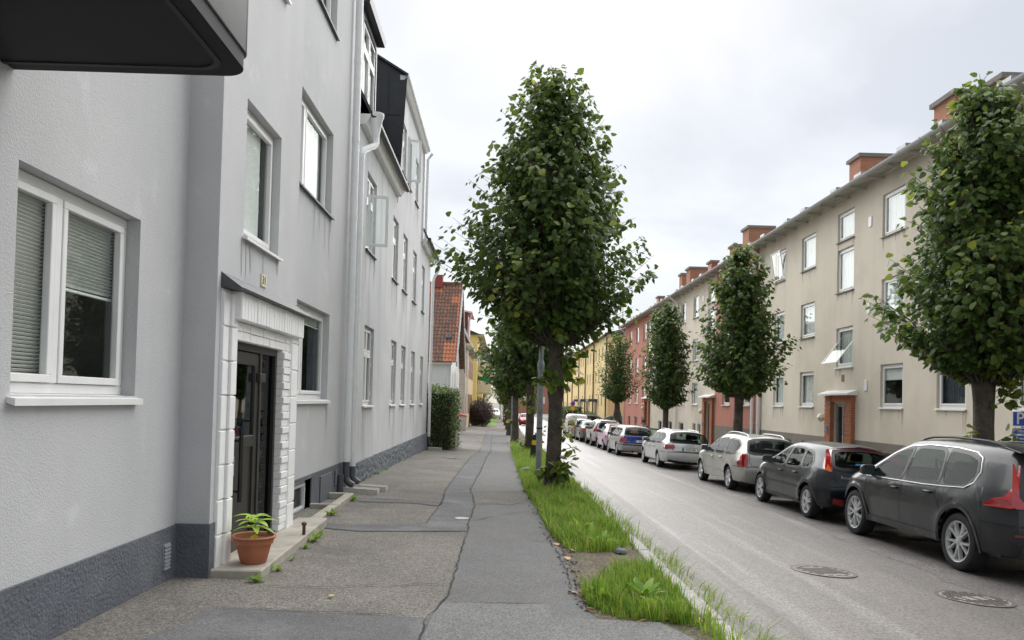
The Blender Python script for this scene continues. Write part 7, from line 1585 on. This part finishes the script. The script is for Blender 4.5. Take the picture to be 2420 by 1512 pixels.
# loose asphalt crumbs along the broken sidewalk edge
cr=MB(); rq=random.Random(2)
for k in range(260):
    i=rq.randrange(len(EDGE)-1); t=rq.random(); x=EDGE[i][0]+(EDGE[i+1][0]-EDGE[i][0])*t+rq.uniform(-.08,.12); y=EDGE[i][1]+(EDGE[i+1][1]-EDGE[i][1])*t; r_=rq.uniform(.006,.022); z=gz(x,y)
    cr.hexa([(x-r_,y-r_*.8,z),(x+r_*.7,y-r_,z),(x+r_,y+r_*.7,z),(x-r_*.6,y+r_,z)],[(x-r_*.5,y-r_*.4,z+r_*.9),(x+r_*.4,y-r_*.5,z+r_*.7),(x+r_*.5,y+r_*.4,z+r_),(x-r_*.3,y+r_*.5,z+r_*.8)])
o=cr.build('asphalt_crumbs',M_patchd); tag(o,'loose asphalt crumbs along the broken sidewalk edge','rubble',kind='stuff')
# ================================================================== PERSON by the open car door
def person(X,Y,label,yaw):
    root=empty('person',(X,Y,gz(X,Y)),(0,0,yaw)); tag(root,label,'person')
    def skin(name,verts,edges,rad,mt,par,sub=2):
        me=bpy.data.meshes.new(name); me.from_pydata(verts,edges,[]); o=link(name,me,par); o.modifiers.new('s','SKIN'); 
        for i,v in enumerate(me.skin_vertices[0].data): v.radius=(rad[i] if isinstance(rad[i],tuple) else (rad[i],rad[i])); v.use_root=(i==0)
        o.modifiers['s'].use_smooth_shade=True; sb=o.modifiers.new('d','SUBSURF'); sb.levels=sub; sb.render_levels=sub
        dg=bpy.context.evaluated_depsgraph_get(); dg.update(); m2=bpy.data.meshes.new_from_object(o.evaluated_get(dg)); o.modifiers.clear(); o.data=m2; m2.materials.clear(); m2.materials.append(mt); return o
    V=[(0,0,.98),(0,0,1.15),(0,0,1.34),(0,-.0,1.45),(0,-.02,1.54),(0,-.03,1.62),(0,-.035,1.70),
       (-.19,0,1.42),(-.24,-.03,1.18),(-.20,-.16,.98),(-.18,-.22,.94),(.19,0,1.42),(.25,-.03,1.18),(.21,-.15,.98),(.19,-.21,.94),
       (-.10,0,.90),(-.11,-.02,.50),(-.11,.02,.09),(-.11,-.10,.04),(.10,0,.90),(.11,-.02,.50),(.11,.02,.09),(.11,-.10,.04)]
    E_=[(0,1),(1,2),(2,3),(3,4),(4,5),(5,6),(3,7),(7,8),(8,9),(9,10),(3,11),(11,12),(12,13),(13,14),(0,15),(15,16),(16,17),(17,18),(0,19),(19,20),(20,21),(21,22)]
    Rr=[(.15,.11),(.15,.11),(.17,.12),(.10,.09),.055,.075,.07,.07,.052,.04,.03,.07,.052,.04,.03,.085,.06,.045,.035,.085,.06,.045,.035]
    sk=mat('skin',(.45,.27,.19),.6,var=.05); b=skin('body',V,E_,Rr,sk,root)
    jk=mat('navy_jacket',(.012,.025,.055),.8,var=.2,vs=6); VJ=[V[i] for i in (0,1,2,3,7,8,9,11,12,13)]; VJ[0]=(0,0,.90); EJ=[(0,1),(1,2),(2,3),(3,4),(4,5),(5,6),(3,7),(7,8),(8,9)]
    skin('jacket',VJ,EJ,[(.185,.14),(.18,.135),(.20,.145),(.12,.11),.09,.07,.055,.09,.07,.055],jk,root)
    skin('trousers',[(0,0,.98),(-.10,0,.90),(-.11,-.02,.50),(-.11,.02,.10),(.10,0,.90),(.11,-.02,.50),(.11,.02,.10)],[(0,1),(1,2),(2,3),(0,4),(4,5),(5,6)],[(.165,.12),.10,.078,.065,.10,.078,.065],mat('dark_trousers',(.02,.022,.03),.85,var=.1),root)
    MB().lathe([(.095,1.66),(.10,1.70),(.098,1.76),(.07,1.80),(.02,1.815)],(0,-.03,0),seg=18).build('cap',mat('dark_cap',(.05,.05,.055),.85,var=.1),root,smooth=True)
    MB().box(-.07,.07,-.17,-.11,1.69,1.705).build('cap_peak',MATS['dark_cap'],root,bev=.006)
    MB().lathe([(.035,0),(.045,.02),(.03,.05)],(.09,-.10,1.45),seg=10).build('collar_patch',M_white,root)
    MB().hexa([(-.012,-.115,1.60),(.012,-.115,1.60),(.01,-.14,1.60),(-.01,-.14,1.60)],[(-.008,-.10,1.66),(.008,-.10,1.66),(.006,-.11,1.66),(-.006,-.11,1.66)]).build('nose',sk,b)
    for x in (-.16,.16): MB().hexa([(x*.55-.04,-.16,.0),(x*.55+.06,-.16,.0),(x*.55+.06,.08,0),(x*.55-.04,.08,0)],[(x*.55-.03,-.14,.07),(x*.55+.05,-.14,.07),(x*.55+.05,.07,.1),(x*.55-.03,.07,.1)]).build('shoe',M_trim,root,bev=.015)
    return root
rp=ray(1520,1000); yy=40.3; person(rp.x/rp.y*yy,yy,'person in a dark blue jacket and cap standing beside the open car door',R(15))
# ---------------------------------------------------------------- parts modelled in world coordinates -> under their thing
for r_ in Par.roots:
    for c_ in r_.children: c_.location=Vector(c_.location)-Vector(r_.location)
